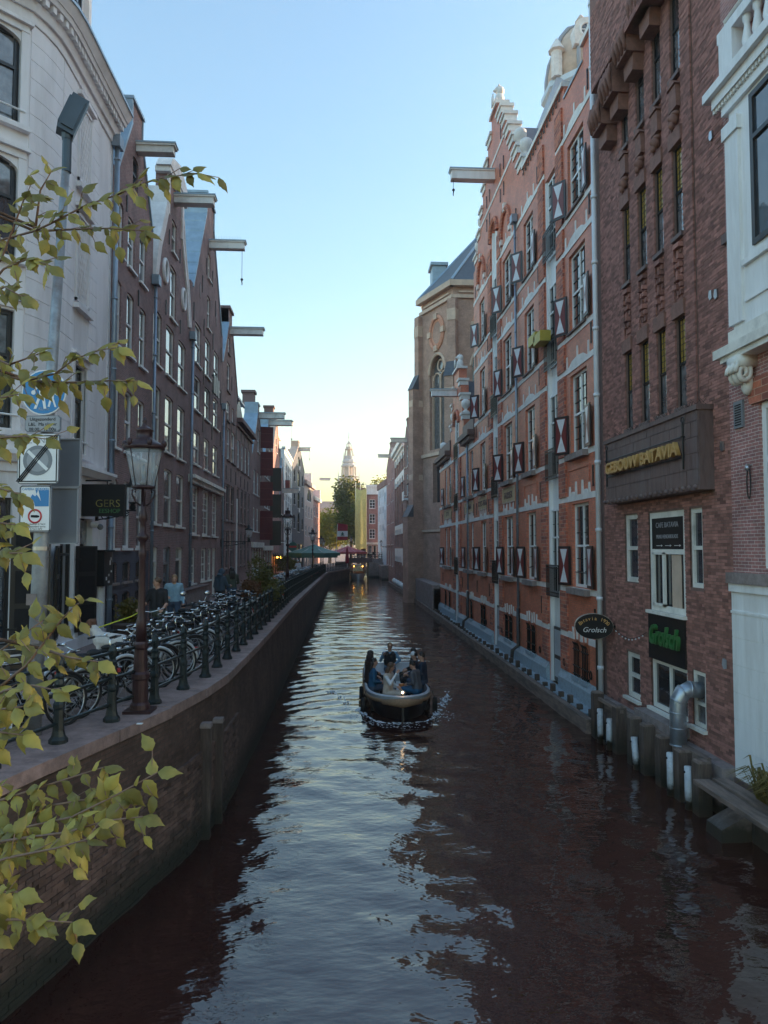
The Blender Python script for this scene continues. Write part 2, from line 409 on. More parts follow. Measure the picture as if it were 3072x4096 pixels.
m.sheet([[(-40, 150, 1.6), (9.5, 150, 1.6)], [(-40, 900, 1.6), (9.5, 900, 1.6)]])
struct('ground', m, 'paving')
ys = sorted(set([-2, 0, 2, 3.5, 5, 6.5, 8, 9, 10, 11, 12, 13, 14, 16, 18, 22, 28, 35, 42, 50, 60, 70, 80, 88, 94, 97, 100, 104, 107, 110, 122, 135, 150]))
struct('street', M().sheet([[(x, y, zq(y) - .012) for x in (edge_x(y) - .35, edge_x(y) - 2, -6, -9, -14, -40)] for y in ys]), 'paving')
# quay wall: plain upper course, brickwork lower down, coping stones on top
qw = thing('quay_wall', 'dark brick quay wall with stone coping below the bicycles and railing', 'quay wall', (-2.2, 14, 0))
m = M().box(-4, 12, 150, 150.5, -.8, 1.62); rows = []
pts = resample([(x, y) for x, y in EDGE], .8)
for p in pts: rows.append([(p.x, p.y, zq(p.y) - .16), (p.x + .012, p.y, 1.2), (p.x + .05, p.y, .1), (p.x + .06, p.y, -.8)])
m.sheet([[r[k] for r in rows] for k in range(4)])
m.sheet([[(1.3, 122, 1.6), (1.3, 150, 1.6)], [(1.36, 122, -.8), (1.36, 150, -.8)]])
part('wall_face', m, 'brick_quay', qw)
unit = M().box(-.5, .5, -.5, .5, -.5, .5); unit_cop = to_mesh('coping_stone', unit); unit_cop.materials.append(MT['coping'])
cp = resample(EDGE, 1.42)
for a, b in zip(cp[:-1], cp[1:]):
    if a.y > 112: break
    c = (a + b) / 2; an = math.atan2(b.y - a.y, b.x - a.x); off = Vector((-math.sin(an), math.cos(an))) * .37
    piece('coping_stone', unit_cop, qw, (c.x + off.x, c.y + off.y, zq(c.y) - .08 + RN.uniform(-.008, .008)), (0, 0, an), ((b - a).length - .012, .84 + RN.uniform(-.02, .02), .16))
# bricks of the near wall, one by one
bl = []
fine = resample(EDGE, .22)
for k in range(24):
    z = -.06 + k * .066
    for i in range(len(fine) - 1):
        if not 5.2 < fine[i].y < 15.5: continue
        f = (.5 if k % 2 else 0)
        a = fine[i].lerp(fine[i + 1], f); an = math.atan2(fine[i + 1].y - fine[i].y, fine[i + 1].x - fine[i].x)
        if RN.random() < .06: continue
        bl.append((a.length_squared + (z - 4.95) ** 2, a.x, a.y, z, an, RN.uniform(-.006, .012)))
bl.sort(key=lambda t: t[0])
unit_b = to_mesh('brick', M().box(-.105, .105, -.05, .018, -.029, .029)); unit_b.materials.append(MT['quay_piece'])
m = M()
for q, (d, x, y, z, an, o) in enumerate(bl):
    if q < 300: piece('brick', unit_b, qw, (x + .04 - .0, y, z), (0, o * 1.5, an + math.pi), (1, 1, 1))
    else:
        m.T = Matrix.Translation((x + .04, y, z)) @ Matrix.Rotation(an + math.pi, 4, 'Z'); m.box(-.105, .105, -.05, .018 + o, -.029, .029)
m.T = None; part('brickwork', m, 'quay_piece', qw, kind='stuff')
for nm, y, t in (('fender_post', 12.75, 1.92), ('fender_post', 13.45, 1.84)):
    x = edge_x(y) + .21
    f = thing(nm, 'weathered timber fender post standing against the quay wall' + (', the taller one with a flat cap' if y < 13 else ', the shorter one with a chamfered top'), 'post', (x, y, -.6), 'fender posts at the quay wall')
    part('post', M().box(x - .21, x - .03, y - .08, y + .08, -.6, t - .05), 'timber', f)
    part('cap', M().lathe([(.13, t - .05), (.135, t - .02), (.12, t + .03)], (x - .12, y, 0), 4, math.pi / 4), 'stone_grey', f)
# water with real waves and the launch's wake
def water_h(X, Y):
    h = np.zeros_like(X); rs = np.random.RandomState(5)
    for lam, amp, n in ((2.6, .010, 4), (1.1, .0052, 7), (.5, .0021, 9)):
        for i in range(n):
            a = rs.uniform(-1.1, 1.1) + (math.pi / 2 if lam > 1 else rs.uniform(0, 3)); k = 2 * math.pi / (lam * rs.uniform(.75, 1.3))
            h += amp * .56 * np.sin(k * (X * math.cos(a) + Y * math.sin(a)) + rs.uniform(0, 6.28))
    d = Y - 20.9; side = np.abs(X - 1.78)
    fade = np.clip(d / 2.5, 0, 1) * np.exp(-np.clip(d, 0, 999) / 26)
    arm = side - (1.0 + .30 * np.clip(d, 0, 999))
    h += .035 * np.exp(-np.clip(d, 0, 99) / 9) * np.clip((d + .6) / 1.0, 0, 1) * np.exp(-(arm / .22) ** 2)
    h += fade * .016 * np.sin(6.6 * (Y + .18 * (X - 1.78) ** 2 * .6) + .5 * np.sin(X * 2)) * np.clip(1.4 - side / 5, 0, 1)
    h += .012 * np.clip((Y - 24) / 10, 0, 1) * np.exp(-np.clip(Y - 60, 0, 99) / 30) * np.sin(4.3 * Y + 2.4 * np.sin(.55 * X + .1 * Y) + 1.1 * X)
    r = np.hypot(X - 1.76, (Y - 21.0) * .8); h += .014 * np.exp(-((r - 1.15) / .25) ** 2) * np.clip((22.6 - Y) / 1.2, 0, 1)
    return h
def grid(y0, y1, s, x0=-6.2, x1=8.2):
    xs = np.arange(x0, x1 + s, s); yv = np.arange(y0, y1 + s * .5, s); X, Y = np.meshgrid(xs, yv)
    return X, Y
V = []; Fc = []; base = 0
for y0, y1, s in ((-2, 42, .11), (42, 82, .2), (82, 152, .4)):
    X, Y = grid(y0, y1, s); Z = water_h(X, Y)
    ny, nx = X.shape; V.append(np.stack([X, Y, Z], -1).reshape(-1, 3))
    i = np.arange((ny - 1) * (nx - 1)); a = base + (i // (nx - 1)) * nx + i % (nx - 1)
    Fc.append(np.stack([a, a + 1, a + nx + 1, a + nx], -1)); base += ny * nx
V = np.concatenate(V); Fc = np.concatenate(Fc)
me = bpy.data.meshes.new('canal_water'); me.vertices.add(len(V)); me.vertices.foreach_set('co', V.astype(np.float32).ravel())
me.loops.add(Fc.size); me.loops.foreach_set('vertex_index', Fc.astype(np.int32).ravel())
me.polygons.add(len(Fc)); me.polygons.foreach_set('loop_start', np.arange(0, Fc.size, 4, dtype=np.int32)); me.polygons.foreach_set('loop_total', np.full(len(Fc), 4, np.int32))
me.polygons.foreach_set('use_smooth', np.ones(len(Fc), bool)); me.update(); me.materials.append(MT['water'])
wo = bpy.data.objects.new('canal_water', me); COL.objects.link(wo); wo['kind'] = 'structure'

# ---------------------------------------------------------------- facade kit
FL = frame((-6.5, 0, 0), (0, 1, 0), (1, 0, 0))
FR = frame((7.3, 0, 0), (0, 1, 0), (-1, 0, 0))
def hole(u0, u1, v0, v1, arch=0.0):
    if not arch: return [(u0, v0), (u1, v0), (u1, v1), (u0, v1)]
    c = (u0 + u1) / 2; n = 8; top = []
    for i in range(n + 1):
        t = math.pi * i / n; top.append((c + (u1 - u0) / 2 * math.cos(t), v1 - arch + arch * math.sin(t)))
    return [(u0, v0), (u1, v0)] + top
def window(root, F, u0, u1, v0, v1, fm='white_paint', cols=1, split=(.5,), bars=None, gl=('glass', 'glass', 'glass_dim', 'glass_curtain'), sill='white_paint', fw=.075, w=-.12, bm=None, name='window', sillw=.09, sillh=.07, label=None):
    g = M(F); b = w + .065
    g.box(u0, u0 + fw, v0, v1, w, b).box(u1 - fw, u1, v0, v1, w, b).box(u0 + fw, u1 - fw, v0, v0 + fw, w, b).box(u0 + fw, u1 - fw, v1 - fw, v1, w, b)
    us = [u0 + fw + (u1 - u0 - 2 * fw) * i / cols for i in range(cols + 1)]
    vsn = [v0 + fw] + [v0 + (v1 - v0) * s for s in split] + [v1 - fw]
    for u in us[1:-1]: g.box(u - fw * .45, u + fw * .45, v0 + fw, v1 - fw, w, b - .005)
    for v in vsn[1:-1]: g.box(u0 + fw, u1 - fw, v - fw * .4, v + fw * .4, w, b + .004)
    o = part(name, g, fm, root)
    if label: o['label'] = label
    for i in range(cols):
        for k in range(len(vsn) - 1):
            part('pane', M(F).box(us[i], us[i + 1], vsn[k], vsn[k + 1], w + .01, w + .024), RN.choice(gl), o)
    if bars:
        g = M(F)
        for i in range(cols):
            for j in range(1, bars[0]):
                u = us[i] + (us[i + 1] - us[i]) * j / bars[0]; g.box(u - .012, u + .012, v0 + fw, v1 - fw, w + .024, w + .042)
        for k in range(len(vsn) - 1):
            for j in range(1, bars[1]):
                v = vsn[k] + (vsn[k + 1] - vsn[k]) * j / bars[1]; g.box(u0 + fw, u1 - fw, v - .012, v + .012, w + .024, w + .042)
        part('glazing_grid', g, bm or fm, o)
    if sill: part('sill', M(F).box(u0 - .06, u1 + .06, v0 - sillh, v0, -.02, sillw), sill, o)
    return o
def beam(root, F, u, v, L, bw=.32, bh=.3, mt='cream_paint', hook=0):
    o = part('hoist_beam', M(F).box(u - bw / 2, u + bw / 2, v, v + bh, 0, L).box(u - bw / 2 - .05, u + bw / 2 + .05, v + bh - .09, v + bh - .03, 0, L + .06), mt, root)
    part('lead_cap', M(F).box(u - bw / 2 - .07, u + bw / 2 + .07, v + bh - .03, v + bh + .02, -.02, L + .09), 'zinc', o)
    if hook:
        g = M(F); w = L - .12
        g.tube([(u, v, w), (u, v - hook + .3, w)], .012, 5).ell((u, v - hook + .27, w), (.07, .07, .07), 8, 6)
        g.tube([(u + .09 * math.sin(t) * (1 if t < 4.9 else 0), v - hook + .11 - .09 * math.cos(t - .3), w) for t in [i * .5 for i in range(11)]], .022, 5)
        part('hoist_hook', g, 'iron', o)
    return o
def anchor(root, F, pts, h=.55, mt='iron'):
    g = M(F)
    g.box(-.02, .02, -h / 2, h / 2, .02, .05).box(-.045, .045, h * .12, h * .17, .02, .045).box(-.03, .03, -h / 2, -h / 2 + .05, .02, .05).box(-.035, .035, h / 2 - .08, h / 2, .02, .05)
    me = None
    for u, v in pts:
        p = F @ Vector((u, v, 0))
        if me is None:
            o0 = F @ Vector((0, 0, 0)); me = to_mesh('wall_anchor', g, tuple(o0)); me.materials.append(MT[mt])
        piece('wall_anchor', me, root, tuple(p))
def pipe(root, F, u, v0, v1, w=.12, r=.055, mt='zinc_pipe', box=True):
    g = M(F).tube([(u, v0, w), (u, v1, w)], r, 8)
    v = v0 + 1
    while v < v1: g.tube([(u, v, w), (u, v + .06, w)], r + .015, 8); v += 2.0
    o = part('drainpipe', g, mt, root, True)
    if box: part('hopper', M(F).box(u - .18, u + .18, v1 - .05, v1 + .28, .02, .26), mt, o)
    return o
def body(root, F, u0, u1, v0, eave, ridge=None, depth=9.0, wm='brick_dark', rm='tile_dark', ridge_u=None, over=0.0, tiles=None):
    part('side_wall', M(F).box(u0 + .01, u1 - .01, v0, eave - .05, -depth, -.43), wm, root)
    if ridge:
        c = (u0 + u1) / 2 if ridge_u is None else ridge_u
        g = M(F); t = .1
        g.add([(u0, eave - .1, -.42), (c, ridge, -.42), (u1, eave - .1, -.42), (u0, eave - .1, -depth), (c, ridge, -depth), (u1, eave - .1, -depth)], [(0, 1, 4, 3), (1, 2, 5, 4), (0, 2, 1), (3, 4, 5)])
        r = part('roof', g, rm, root)
        if tiles:                                            # pantiles on the slope turned to the street
            n_u, n_w = tiles; L = math.hypot(c - u0, ridge - eave + .1); tl = L / n_u; tw = .27
            s = M(); cs = []
            for i in range(7): a = i / 6; cs.append((a * tw * 1.08, .035 * math.sin(a * 2 * math.pi)))
            s.add([(-y0, 0, z + .02) for y0, z in cs] + [(-y0, tl * 1.12, z + .055) for y0, z in cs], [(i, i + 1, 8 + i, 7 + i) for i in range(6)])
            me = to_mesh('roof_tile', s); me.materials.append(MT[rm])
            # local x -> w, y -> down the slope, z -> outward
            for i in range(n_u):
                for k in range(n_w):
                    f = (i + .95) / n_u; p = F @ Vector((u0 + (c - u0) * f, eave - .1 + (ridge - eave + .1) * f, -.5 - k * tw))
                    dn = (F @ Vector((u0, eave - .1, 0)) - F @ Vector((c, ridge, 0))).normalized(); wx = (F.to_3x3() @ Vector((0, 0, 1))).normalized()
                    zz = wx.cross(dn)
                    R3 = Matrix((wx, dn, zz)).transposed()
                    piece('roof_tile', me, r, tuple(p), tuple(R3.to_euler()))
def cap_strip(root, F, pts, t=.09, w0=-.8, w1=.05, mt='zinc', name='gable_coping'):
    g = M(F)
    for a, b in zip(pts[:-1], pts[1:]):
        d = Vector((b[0] - a[0], b[1] - a[1])); n = Vector((-d.y, d.x)).normalized() * t
        g.prism([a, b, (b[0] + n.x, b[1] + n.y), (a[0] + n.x, a[1] + n.y)], w0, w1)
    return part(name, g, mt, root)
def rows_cols(cols, rows, arch=0.0):
    return [(a, b, c, d, arch) for (c, d) in rows for (a, b) in cols]

# ---------------------------------------------------------------- white corner building (its wall bends round the corner)
wb = thing('corner_house', 'white stucco corner building with rounded end, dentil cornice and black shutters', 'building', (-8, 17, 2.5))
F0 = FL
ARC0, AR = 16.7, 2.5
def path(s):
    """s metres along the wall from the drainpipe towards the bridge"""
    if s <= 20.4 - ARC0: return (-6.5, 20.4 - s, 1.0, 0.0)
    s -= 20.4 - ARC0; L = AR * math.pi / 2
    if s <= L:
        t = s / AR; return (-6.5 - AR * (1 - math.cos(t)), ARC0 - AR * math.sin(t), math.cos(t), -math.sin(t))
    return (-6.5 - AR - (s - L), ARC0 - AR, 0.0, -1.0)
SS = [0, 1.0, 2.0, 3.0, 3.7] + [3.7 + AR * rad(a) for a in (9, 18, 27, 63, 72, 81, 90)] + [3.7 + AR * math.pi / 2 + 6]
def ring(m, z0, z1, o0, o1=None, s0=0.0, s1=99.0, back=-.35):
    """a band that follows the wall; o = how far it stands out at the bottom / top"""
    o1 = o0 if o1 is None else o1
    ss = sorted(set([s for s in SS if s0 <= s <= s1] + [max(s0, 0)] + ([s1] if s1 < 90 else [])))
    P = [path(s) for s in ss]
    m.sheet([[(x + nx * o, y + ny * o, z) for x, y, nx, ny in P] for o, z in ((back, z0), (o0, z0), (o1, z1), (back, z1))])
    for P0 in (P[0], P[-1]):
        x, y, nx, ny = P0; m.add([(x + nx * o, y + ny * o, z) for o, z in ((back, z0), (o0, z0), (o1, z1), (back, z1))], [(0, 1, 2, 3)])
def facet(s0, s1):
    a = path(s0); b = path(s1); U = Vector((a[0] - b[0], a[1] - b[1], 0)); L = U.length
    return frame((b[0], b[1], 0), U, (U.y / L, -U.x / L, 0)), L     # u runs from the bridge side to the drainpipe side
sA, sB = 3.7 + AR * rad(27), 3.7 + AR * rad(63)
fc, fcL = facet(sA, sB); fs, fsL = facet(0, 3.7)
m = M()
hol = [hole(.17, fcL - .17, 7.45, 9.95), hole(.17, fcL - .17, 11.1, 13.2, .25), hole(.17, fcL - .17, 14.0, 16.0, .22), hole(.12, fcL - .12, 3.0, 6.0)]
m.T = fc; m.wall([(0, 2.4), (fcL, 2.4), (fcL, 17), (0, 17)], hol, 0, .4)
hs = [hole(1.05, 1.85, 7.3, 9.45), hole(1.7, 2.6, 2.52, 5.7), hole(.0 + .25, 1.35, 3.0, 5.4)]
m.T = fs; m.flip = m.T.to_3x3().determinant() < 0; m.wall([(0, 2.4), (fsL, 2.4), (fsL, 17), (0, 17)], hs, 0, .4); m.T = None
for s0, s1 in ((3.7, sA), (sB, 99)): ring(m, 2.4, 17, 0, s0=s0, s1=s1)
part('wall', m, 'stucco', wb)
def course(z0, s0, s1):                                     # one rusticated course between two joints
    m = M(); ring(m, z0, z0 + .385, .016, s0=s0, s1=s1, back=0); part('ashlar_course', m, 'stucco', wb)
for k in range(36):
    z0 = 2.75 + k * .4
    if 6.4 < z0 < 6.95 or z0 + .385 > 16.5: continue
    course(z0, 3.72, sA - .02)
    for a, b in (((.05, .22), (1.15, 1.75), (2.8, 3.66)) if z0 > 6.9 else ((.05, .6), (2.08, 2.28), (3.3, 3.66))): course(z0, a, b)
m = M()
mb = M(); ring(mb, 6.55, 6.75, .06); ring(mb, 6.75, 6.9, .16, .26); ring(mb, 6.9, 6.98, .28)
ring(m, 16.35, 16.55, .05, .08); ring(m, 16.55, 16.75, .14, .2); ring(m, 16.9, 17.0, .34, .38); ring(m, 17.0, 17.2, .4, .52); part('belt_cornice', mb, 'stucco', wb); part('cornice', m, 'stucco', wb)
m = M(); ring(m, 2.4, 2.75, .07); part('plinth', m, 'stucco', wb)
m = M(); ring(m, 17.2, 17.27, .55); part('gutter', m, 'zinc', wb)
m = M(); s = .12
while s < 6.6:
    x, y, nx, ny = path(s); m.T = Matrix.Translation((x, y, 16.84)) @ Matrix.Rotation(math.atan2(ny, nx), 4, 'Z'); m.box(0, .3, -.055, .055, -.09, .07); s += .2
m.T = None; part('dentil_course', m, 'stucco', wb)
def white_win(F, u0, u1, v0, v1, split=(.62,), fm='black_paint', arch=0):
    o = window(wb, F, u0, u1, v0, v1, fm=fm, split=split, gl=('glass_curtain', 'glass_curtain', 'glass_dim'), fw=.09, w=-.16, sill=None)
    t = M(F); t.box(u0 - .16, u0, v0 - .05, v1 + .05, -.02, .045).box(u1, u1 + .16, v0 - .05, v1 + .05, -.02, .045).box(u0 - .16, u1 + .16, v1 + .05, v1 + .2, -.02, .06).box(u0 - .22, u1 + .22, v1 + .2, v1 + .28, -.02, .14)
    t.box(u0 - .2, u1 + .2, v0 - .16, v0 - .05, -.02, .15); part('surround', t, 'stucco', o)
    part('guard_rail', M(F).tube([(u0 - .1, v0 + .28, .06), (u1 + .1, v0 + .28, .06)], .022, 6), 'white_paint', o)
white_win(fc, .19, fcL - .19, 7.45, 9.95); white_win(fc, .19, fcL - .19, 11.1, 13.2); white_win(fc, .19, fcL - .19, 14.0, 16.0)
white_win(fs, 1.05, 1.85, 7.3, 9.45)
window(wb, fc, .12, fcL - .12, 3.0, 6.0, fm='black_paint', split=(.7,), sill='black_paint', gl=('glass_warm', 'glass_dim'), w=-.16)
o = part('door', M(fs).box(1.72, 2.58, 2.5, 5.0, -.2, -.12), 'door_dark', wb)
part('door_panel', M(fs).box(1.85, 2.45, 2.75, 3.7, -.12, -.1).box(1.85, 2.45, 3.85, 4.85, -.12, -.1), 'black_paint', o)
part('fanlight', M(fs).box(1.75, 2.55, 5.05, 5.66, -.16, -.13), 'glass_curtain', o)
window(wb, fs, .27, 1.33, 3.0, 5.4, fm='black_paint', split=(.75,), sill=None, gl=('glass',), w=-.16)
for F, u, wd, v0, v1, an in ((fc, fcL - .14, .75, 2.95, 5.3, 20), (fs, 1.36, .62, 2.9, 5.0, 30), (fs, .24, -.6, 2.9, 5.0, -16)):
    T = F @ Matrix.Translation((u, 0, .03)) @ Matrix.Rotation(rad(-an), 4, 'Y')
    o = part('shutter', M(T).box(0, wd, v0, v1, 0, .045), 'black_paint', wb)
    g = M(T); h = (v1 - v0) / 3
    for i in range(3): g.box(wd * .12, wd * .88, v0 + i * h + .07, v0 + (i + 1) * h - .04, .045, .06)
    part('shutter_panel', g, 'sign_black', o)
    part('hinge', M(T).box(-.05, wd * .2, v0 + .3, v0 + .35, .05, .07).box(-.05, wd * .2, v1 - .35, v1 - .3, .05, .07), 'iron', o)
m = M(fs)                                                   # blind lattice panels on the upper floors
for v0, v1 in ((11.0, 13.2), (14.0, 16.0)):
    m.box(1.0, 1.9, v0, v0 + .06, 0, .05).box(1.0, 1.9, v1 - .06, v1, 0, .05).box(1.0, 1.06, v0, v1, 0, .05).box(1.84, 1.9, v0, v1, 0, .05)
    m.box(.9, 2.0, v1 + .1, v1 + .2, 0, .12).box(.9, 2.0, v0 - .22, v0 - .1, 0, .14)
part('blind_panel', m, 'stucco', wb)
m = M(fs)
for v0, v1 in ((11.0, 13.2), (14.0, 16.0)):
    for k in range(-5, 9):
        a = 1.06 + k * .13
        for sg in (1, -1):
            p = (a, v0 + .06) if sg > 0 else (a + .5, v0 + .06); q = (a + .7, v1 - .06) if sg > 0 else (a - .2, v1 - .06)
            def cl(p, q, x):
                t = (x - p[0]) / (q[0] - p[0]); return (x, p[1] + (q[1] - p[1]) * t)
            lo, hi = (p, q) if p[0] < q[0] else (q, p)
            if hi[0] < 1.07 or lo[0] > 1.83: continue
            if lo[0] < 1.06: lo = cl(p, q, 1.06)
            if hi[0] > 1.84: hi = cl(p, q, 1.84)
            m.tube([(lo[0], lo[1], .012), (hi[0], hi[1], .012)], .011, 4)
part('lattice', m, 'stucco', wb)
pipe(wb, FL, 20.32, 6.9, 16.3, w=.14, r=.075); pipe(wb, FL, 20.42, 2.5, 6.6, w=.12, r=.07, box=False)
m = M(FL)                                                   # attic roof and dormer
m.add([(12.5, 17.15, -.5), (20.35, 17.15, -.5), (20.35, 20.2, -2.2), (12.5, 20.2, -2.2)], [(0, 1, 2, 3)]); m.box(12.5, 20.35, 2.5, 17.2, -9, -4.2)
m.add([(20.35, 17.3, -.5), (20.35, 20.2, -2.2), (20.35, 17.3, -9)], [(0, 1, 2)])
part('roof', m, 'tile_dark', wb)
o = part('dormer', M(FL).box(17.4, 19.2, 17.4, 20.2, -2.6, -.45).box(17.25, 19.35, 20.2, 20.4, -2.8, -.25).box(17.15, 19.45, 20.4, 20.55, -2.9, -.1).box(17.3, 17.5, 17.4, 20.2, -.45, -.3).box(19.1, 19.3, 17.4, 20.2, -.45, -.3), 'stucco', wb)
window(wb, FL, 17.75, 18.85, 17.9, 19.9, fm='black_paint', split=(.6,), w=-.45, sill=None)
part('dormer_cap', M(FL).box(17.05, 19.55, 20.55, 20.62, -3, 0), 'zinc', o)
# things fixed to that house
cb = thing('control_cabinet', 'black metal wall cabinet covered in stickers beside the drainpipe', 'cabinet', (-6.4, 19.7, 3.6))
part('box', M(FL).box(19.35, 20.05, 3.95, 4.85, .02, .3), 'black_paint', cb); part('roof', M(FL).box(19.3, 20.1, 4.85, 4.9, 0, .34), 'sign_black', cb)
m = M(FL)
for u, v, a, b in ((19.5, 4.1, .1, .09), (19.8, 4.5, .07, .12), (19.72, 4.2, .06, .06), (19.9, 4.3, .09, .05), (19.88, 4.62, .05, .08), (19.68, 4.02, .14, .06)): m.box(u, u + a, v, v + b, .3, .304)
part('sticker', m, 'sign_white', cb)
part('conduit', M(FL).tube([(19.55, 3.95, .12), (19.55, 2.5, .12)], .04, 6).tube([(19.75, 3.95, .12), (19.75, 2.5, .12)], .05, 6), 'white_paint', cb)
cs = thing('shop_sign', 'black projecting coffeeshop sign with pale green outlined letters on white house', 'sign', (-6.4, 18.6, 6))
SGN = frame((-6.4, 18.55, 0), (1, 0, 0), (0, -1, 0))
part('sign_box', M(SGN).box(-.3, .95, 5.75, 6.55, -.1, .1), 'sign_black', cs)
part('bracket', M(SGN).tube([(-.12, 6.65, 0), (.6, 6.65, 0)], .02, 5).tube([(.5, 6.65, 0), (.5, 6.5, 0)], .015, 5), 'iron', cs)
cm = thing('dome_camera', 'small white dome security camera on the white house corner', 'camera', (-6.35, 19.2, 5.5))
part('mount', M().tube([(-6.5, 19.2, 5.55), (-6.32, 19.2, 5.55)], .07, 8), 'white_paint', cm); part('dome', M().ell((-6.27, 19.2, 5.5), .08), 'sign_grey', cm, True)
m = M().box(-11.5, -9.3, 13.6, 14.19, 2.48, 2.62); part('step', m, 'black_paint', wb)
# ---------------------------------------------------------------- left row of canal houses
def house(name, label, F, u0, u1, v0, outline, wins, wm, eave, ridge, kw=None, gm='zinc', depth=9.0, rm='tile_dark', tiles=None, ridge_u=None, arch=.1, bodym='brick_dark', extra=()):
    """wins: list of (u0, u1, v0, v1, style dict)"""
    c = F @ Vector(((u0 + u1) / 2, v0, 0)); root = thing(name, label, 'house', tuple(c))
    hs = [hole(w[0], w[1], w[2], w[3], w[4].get('arch', arch)) for w in wins] + list(extra)
    part('wall', M(F).wall(outline, hs, 0, .42), wm, root)
    body(root, F, u0, u1, v0, eave, ridge, depth, bodym, rm, ridge_u, tiles=tiles)
    for w in wins:
        s = dict(kw or {}); s.update(w[4]); a = s.pop('arch', arch); s.pop('x', None)
        if s.pop('door', None):
            fm = s.get('fm', 'cream_paint')
            o = part('door', M(F).box(w[0] + .09, w[1] - .09, w[2], w[3] - .55, -.2, -.13), s.get('dm', 'door_dark'), root)
            part('door_frame', M(F).box(w[0], w[0] + .09, w[2], w[3], -.2, -.05).box(w[1] - .09, w[1], w[2], w[3], -.2, -.05).box(w[0] + .09, w[1] - .09, w[3] - .09, w[3], -.2, -.05).box(w[0] + .09, w[1] - .09, w[3] - .55, w[3] - .47, -.2, -.06), fm, o)
            part('fanlight', M(F).box(w[0] + .09, w[1] - .09, w[3] - .47, w[3] - .09, -.18, -.15), 'glass_dim', o)
            part('letter_rail', M(F).box(w[0] + .16, w[1] - .16, w[2] + 1.0, w[2] + 1.04, -.13, -.1), 'iron', o)
            continue
        window(root, F, w[0], w[1], w[2], w[3], **s)
    return root
W2 = dict(split=(.5,), bars=None)
# B: narrow brown house, zinc-capped spout gable, blue-grey ground floor
cB = [(20.62, 21.38), (21.92, 22.68), (23.32, 24.08)]
win = [(a, b, c, d, {}) for c, d in ((4.95, 6.95), (7.85, 9.72), (10.82, 12.75)) for a, b in cB]
win += [(21.9, 22.66, 13.52, 15.1, {}), (23.2, 23.96, 13.52, 15.1, {}), (20.75, 21.45, 13.52, 15.1, {}), (22.3, 22.9, 16.2, 17.2, dict(fm='door_dark', gl=('glass_dim',), sill=None))]
win += [(20.7, 21.4, 3.95, 4.55, dict(fm='door_dark', sill='stone_grey', split=())), (21.9, 22.7, 3.95, 4.55, dict(fm='door_dark', sill='stone_grey', split=())), (23.3, 24.1, 3.95, 4.55, dict(fm='door_dark', sill='stone_grey', split=()))]
win += [(a, b, 2.55, 3.65, dict(fm='door_dark', sill=None, split=(), gl=('glass',))) for a, b in ((20.75, 21.5), (21.9, 22.7), (23.25, 24.1))]
outB = [(20.45, 2.45), (24.8, 2.45), (24.8, 15.86), (24.45, 15.86), (23.2, 18.1), (23.2, 18.8), (22.1, 18.8), (22.1, 18.1), (20.85, 15.86), (20.45, 15.86)]
hB = house('brown_gable_house', 'narrow brown brick house with zinc-capped gable, next to the white corner building', FL, 20.45, 24.8, 2.45, outB, win, 'brick_brown', 15.6, 17.6, dict(sill='white_paint', fw=.08), tiles=None)
part('painted_base', M(FL).wall([(20.45, 2.45), (24.8, 2.45), (24.8, 4.85), (20.45, 4.85)], [hole(w[0], w[1], w[2], w[3], .1) for w in win if w[3] < 4.7], .012, .01, .02), 'brick_bluegrey', hB)
cap_strip(hB, FL, [(22.1, 18.05), (20.7, 15.75)][::-1], w0=-1.0); cap_strip(hB, FL, [(23.2, 18.05), (24.6, 15.75)], w0=-1.0)
part('gable_cap', M(FL).box(22.0, 23.3, 18.8, 18.9, -1.0, .08).box(22.02, 22.1, 18.05, 18.8, -1.0, .04).box(23.2, 23.28, 18.05, 18.8, -1.0, .04), 'zinc', hB)
beam(hB, FL, 22.75, 17.45, 1.15, hook=0); pipe(hB, FL, 24.78, 2.5, 14.0)
anchor(hB, FL, [(21.65, 15.3), (23.05, 12.9)], .5)
# C: neck gable with white sandstone scrolls and oval lights
cC = [(25.0, 26.15), (26.8, 28.1), (28.8, 30.15)]
win = [(a, b, c, d, {}) for c, d in ((5.8, 7.9), (8.52, 10.65), (11.4, 13.3)) for a, b in cC]
win += [(27.3, 28.3, 13.7, 15.75, {}), (27.45, 28.25, 16.3, 17.6, {})]
win += [(25.1, 26.1, 2.5, 5.0, dict(door=1)), (26.9, 28.0, 2.5, 5.0, dict(fm='sign_grey', split=(.75,), sill=None, gl=('glass_dim',))), (28.85, 30.1, 2.5, 5.0, dict(door=1))]
scL = [(24.85, 14.3), (25.0, 14.35), (25.15, 14.9), (25.5, 15.9), (26.1, 16.9), (26.45, 17.6), (26.6, 18.3)]
mir = lambda P: [(55.8 - a, b) for a, b in P][::-1]
outC = [(24.8, 2.45), (31.0, 2.45), (31.0, 14.0)] + [p for p in mir([(24.85, 14.3)] + scL[1:])] [::-1][::-1][0:0]
right = [(55.8 - a, b) for a, b in scL]
outC = [(24.8, 2.45), (31.0, 2.45), (31.0, 14.2)] + right[1:] + [(29.2, 19.0), (26.6, 19.0)] + scL[::-1][:-1] + [(24.8, 14.2)]
hC = house('neck_gable_house', 'brown brick house with neck gable, white stone scrolls and oval windows', FL, 24.8, 31.0, 2.45, outC, win, 'brick_brown', 13.9, 18.3, dict(sill='cream_paint', fw=.09, fm='cream_paint'), tiles=(14, 5), arch=.08, extra=[])
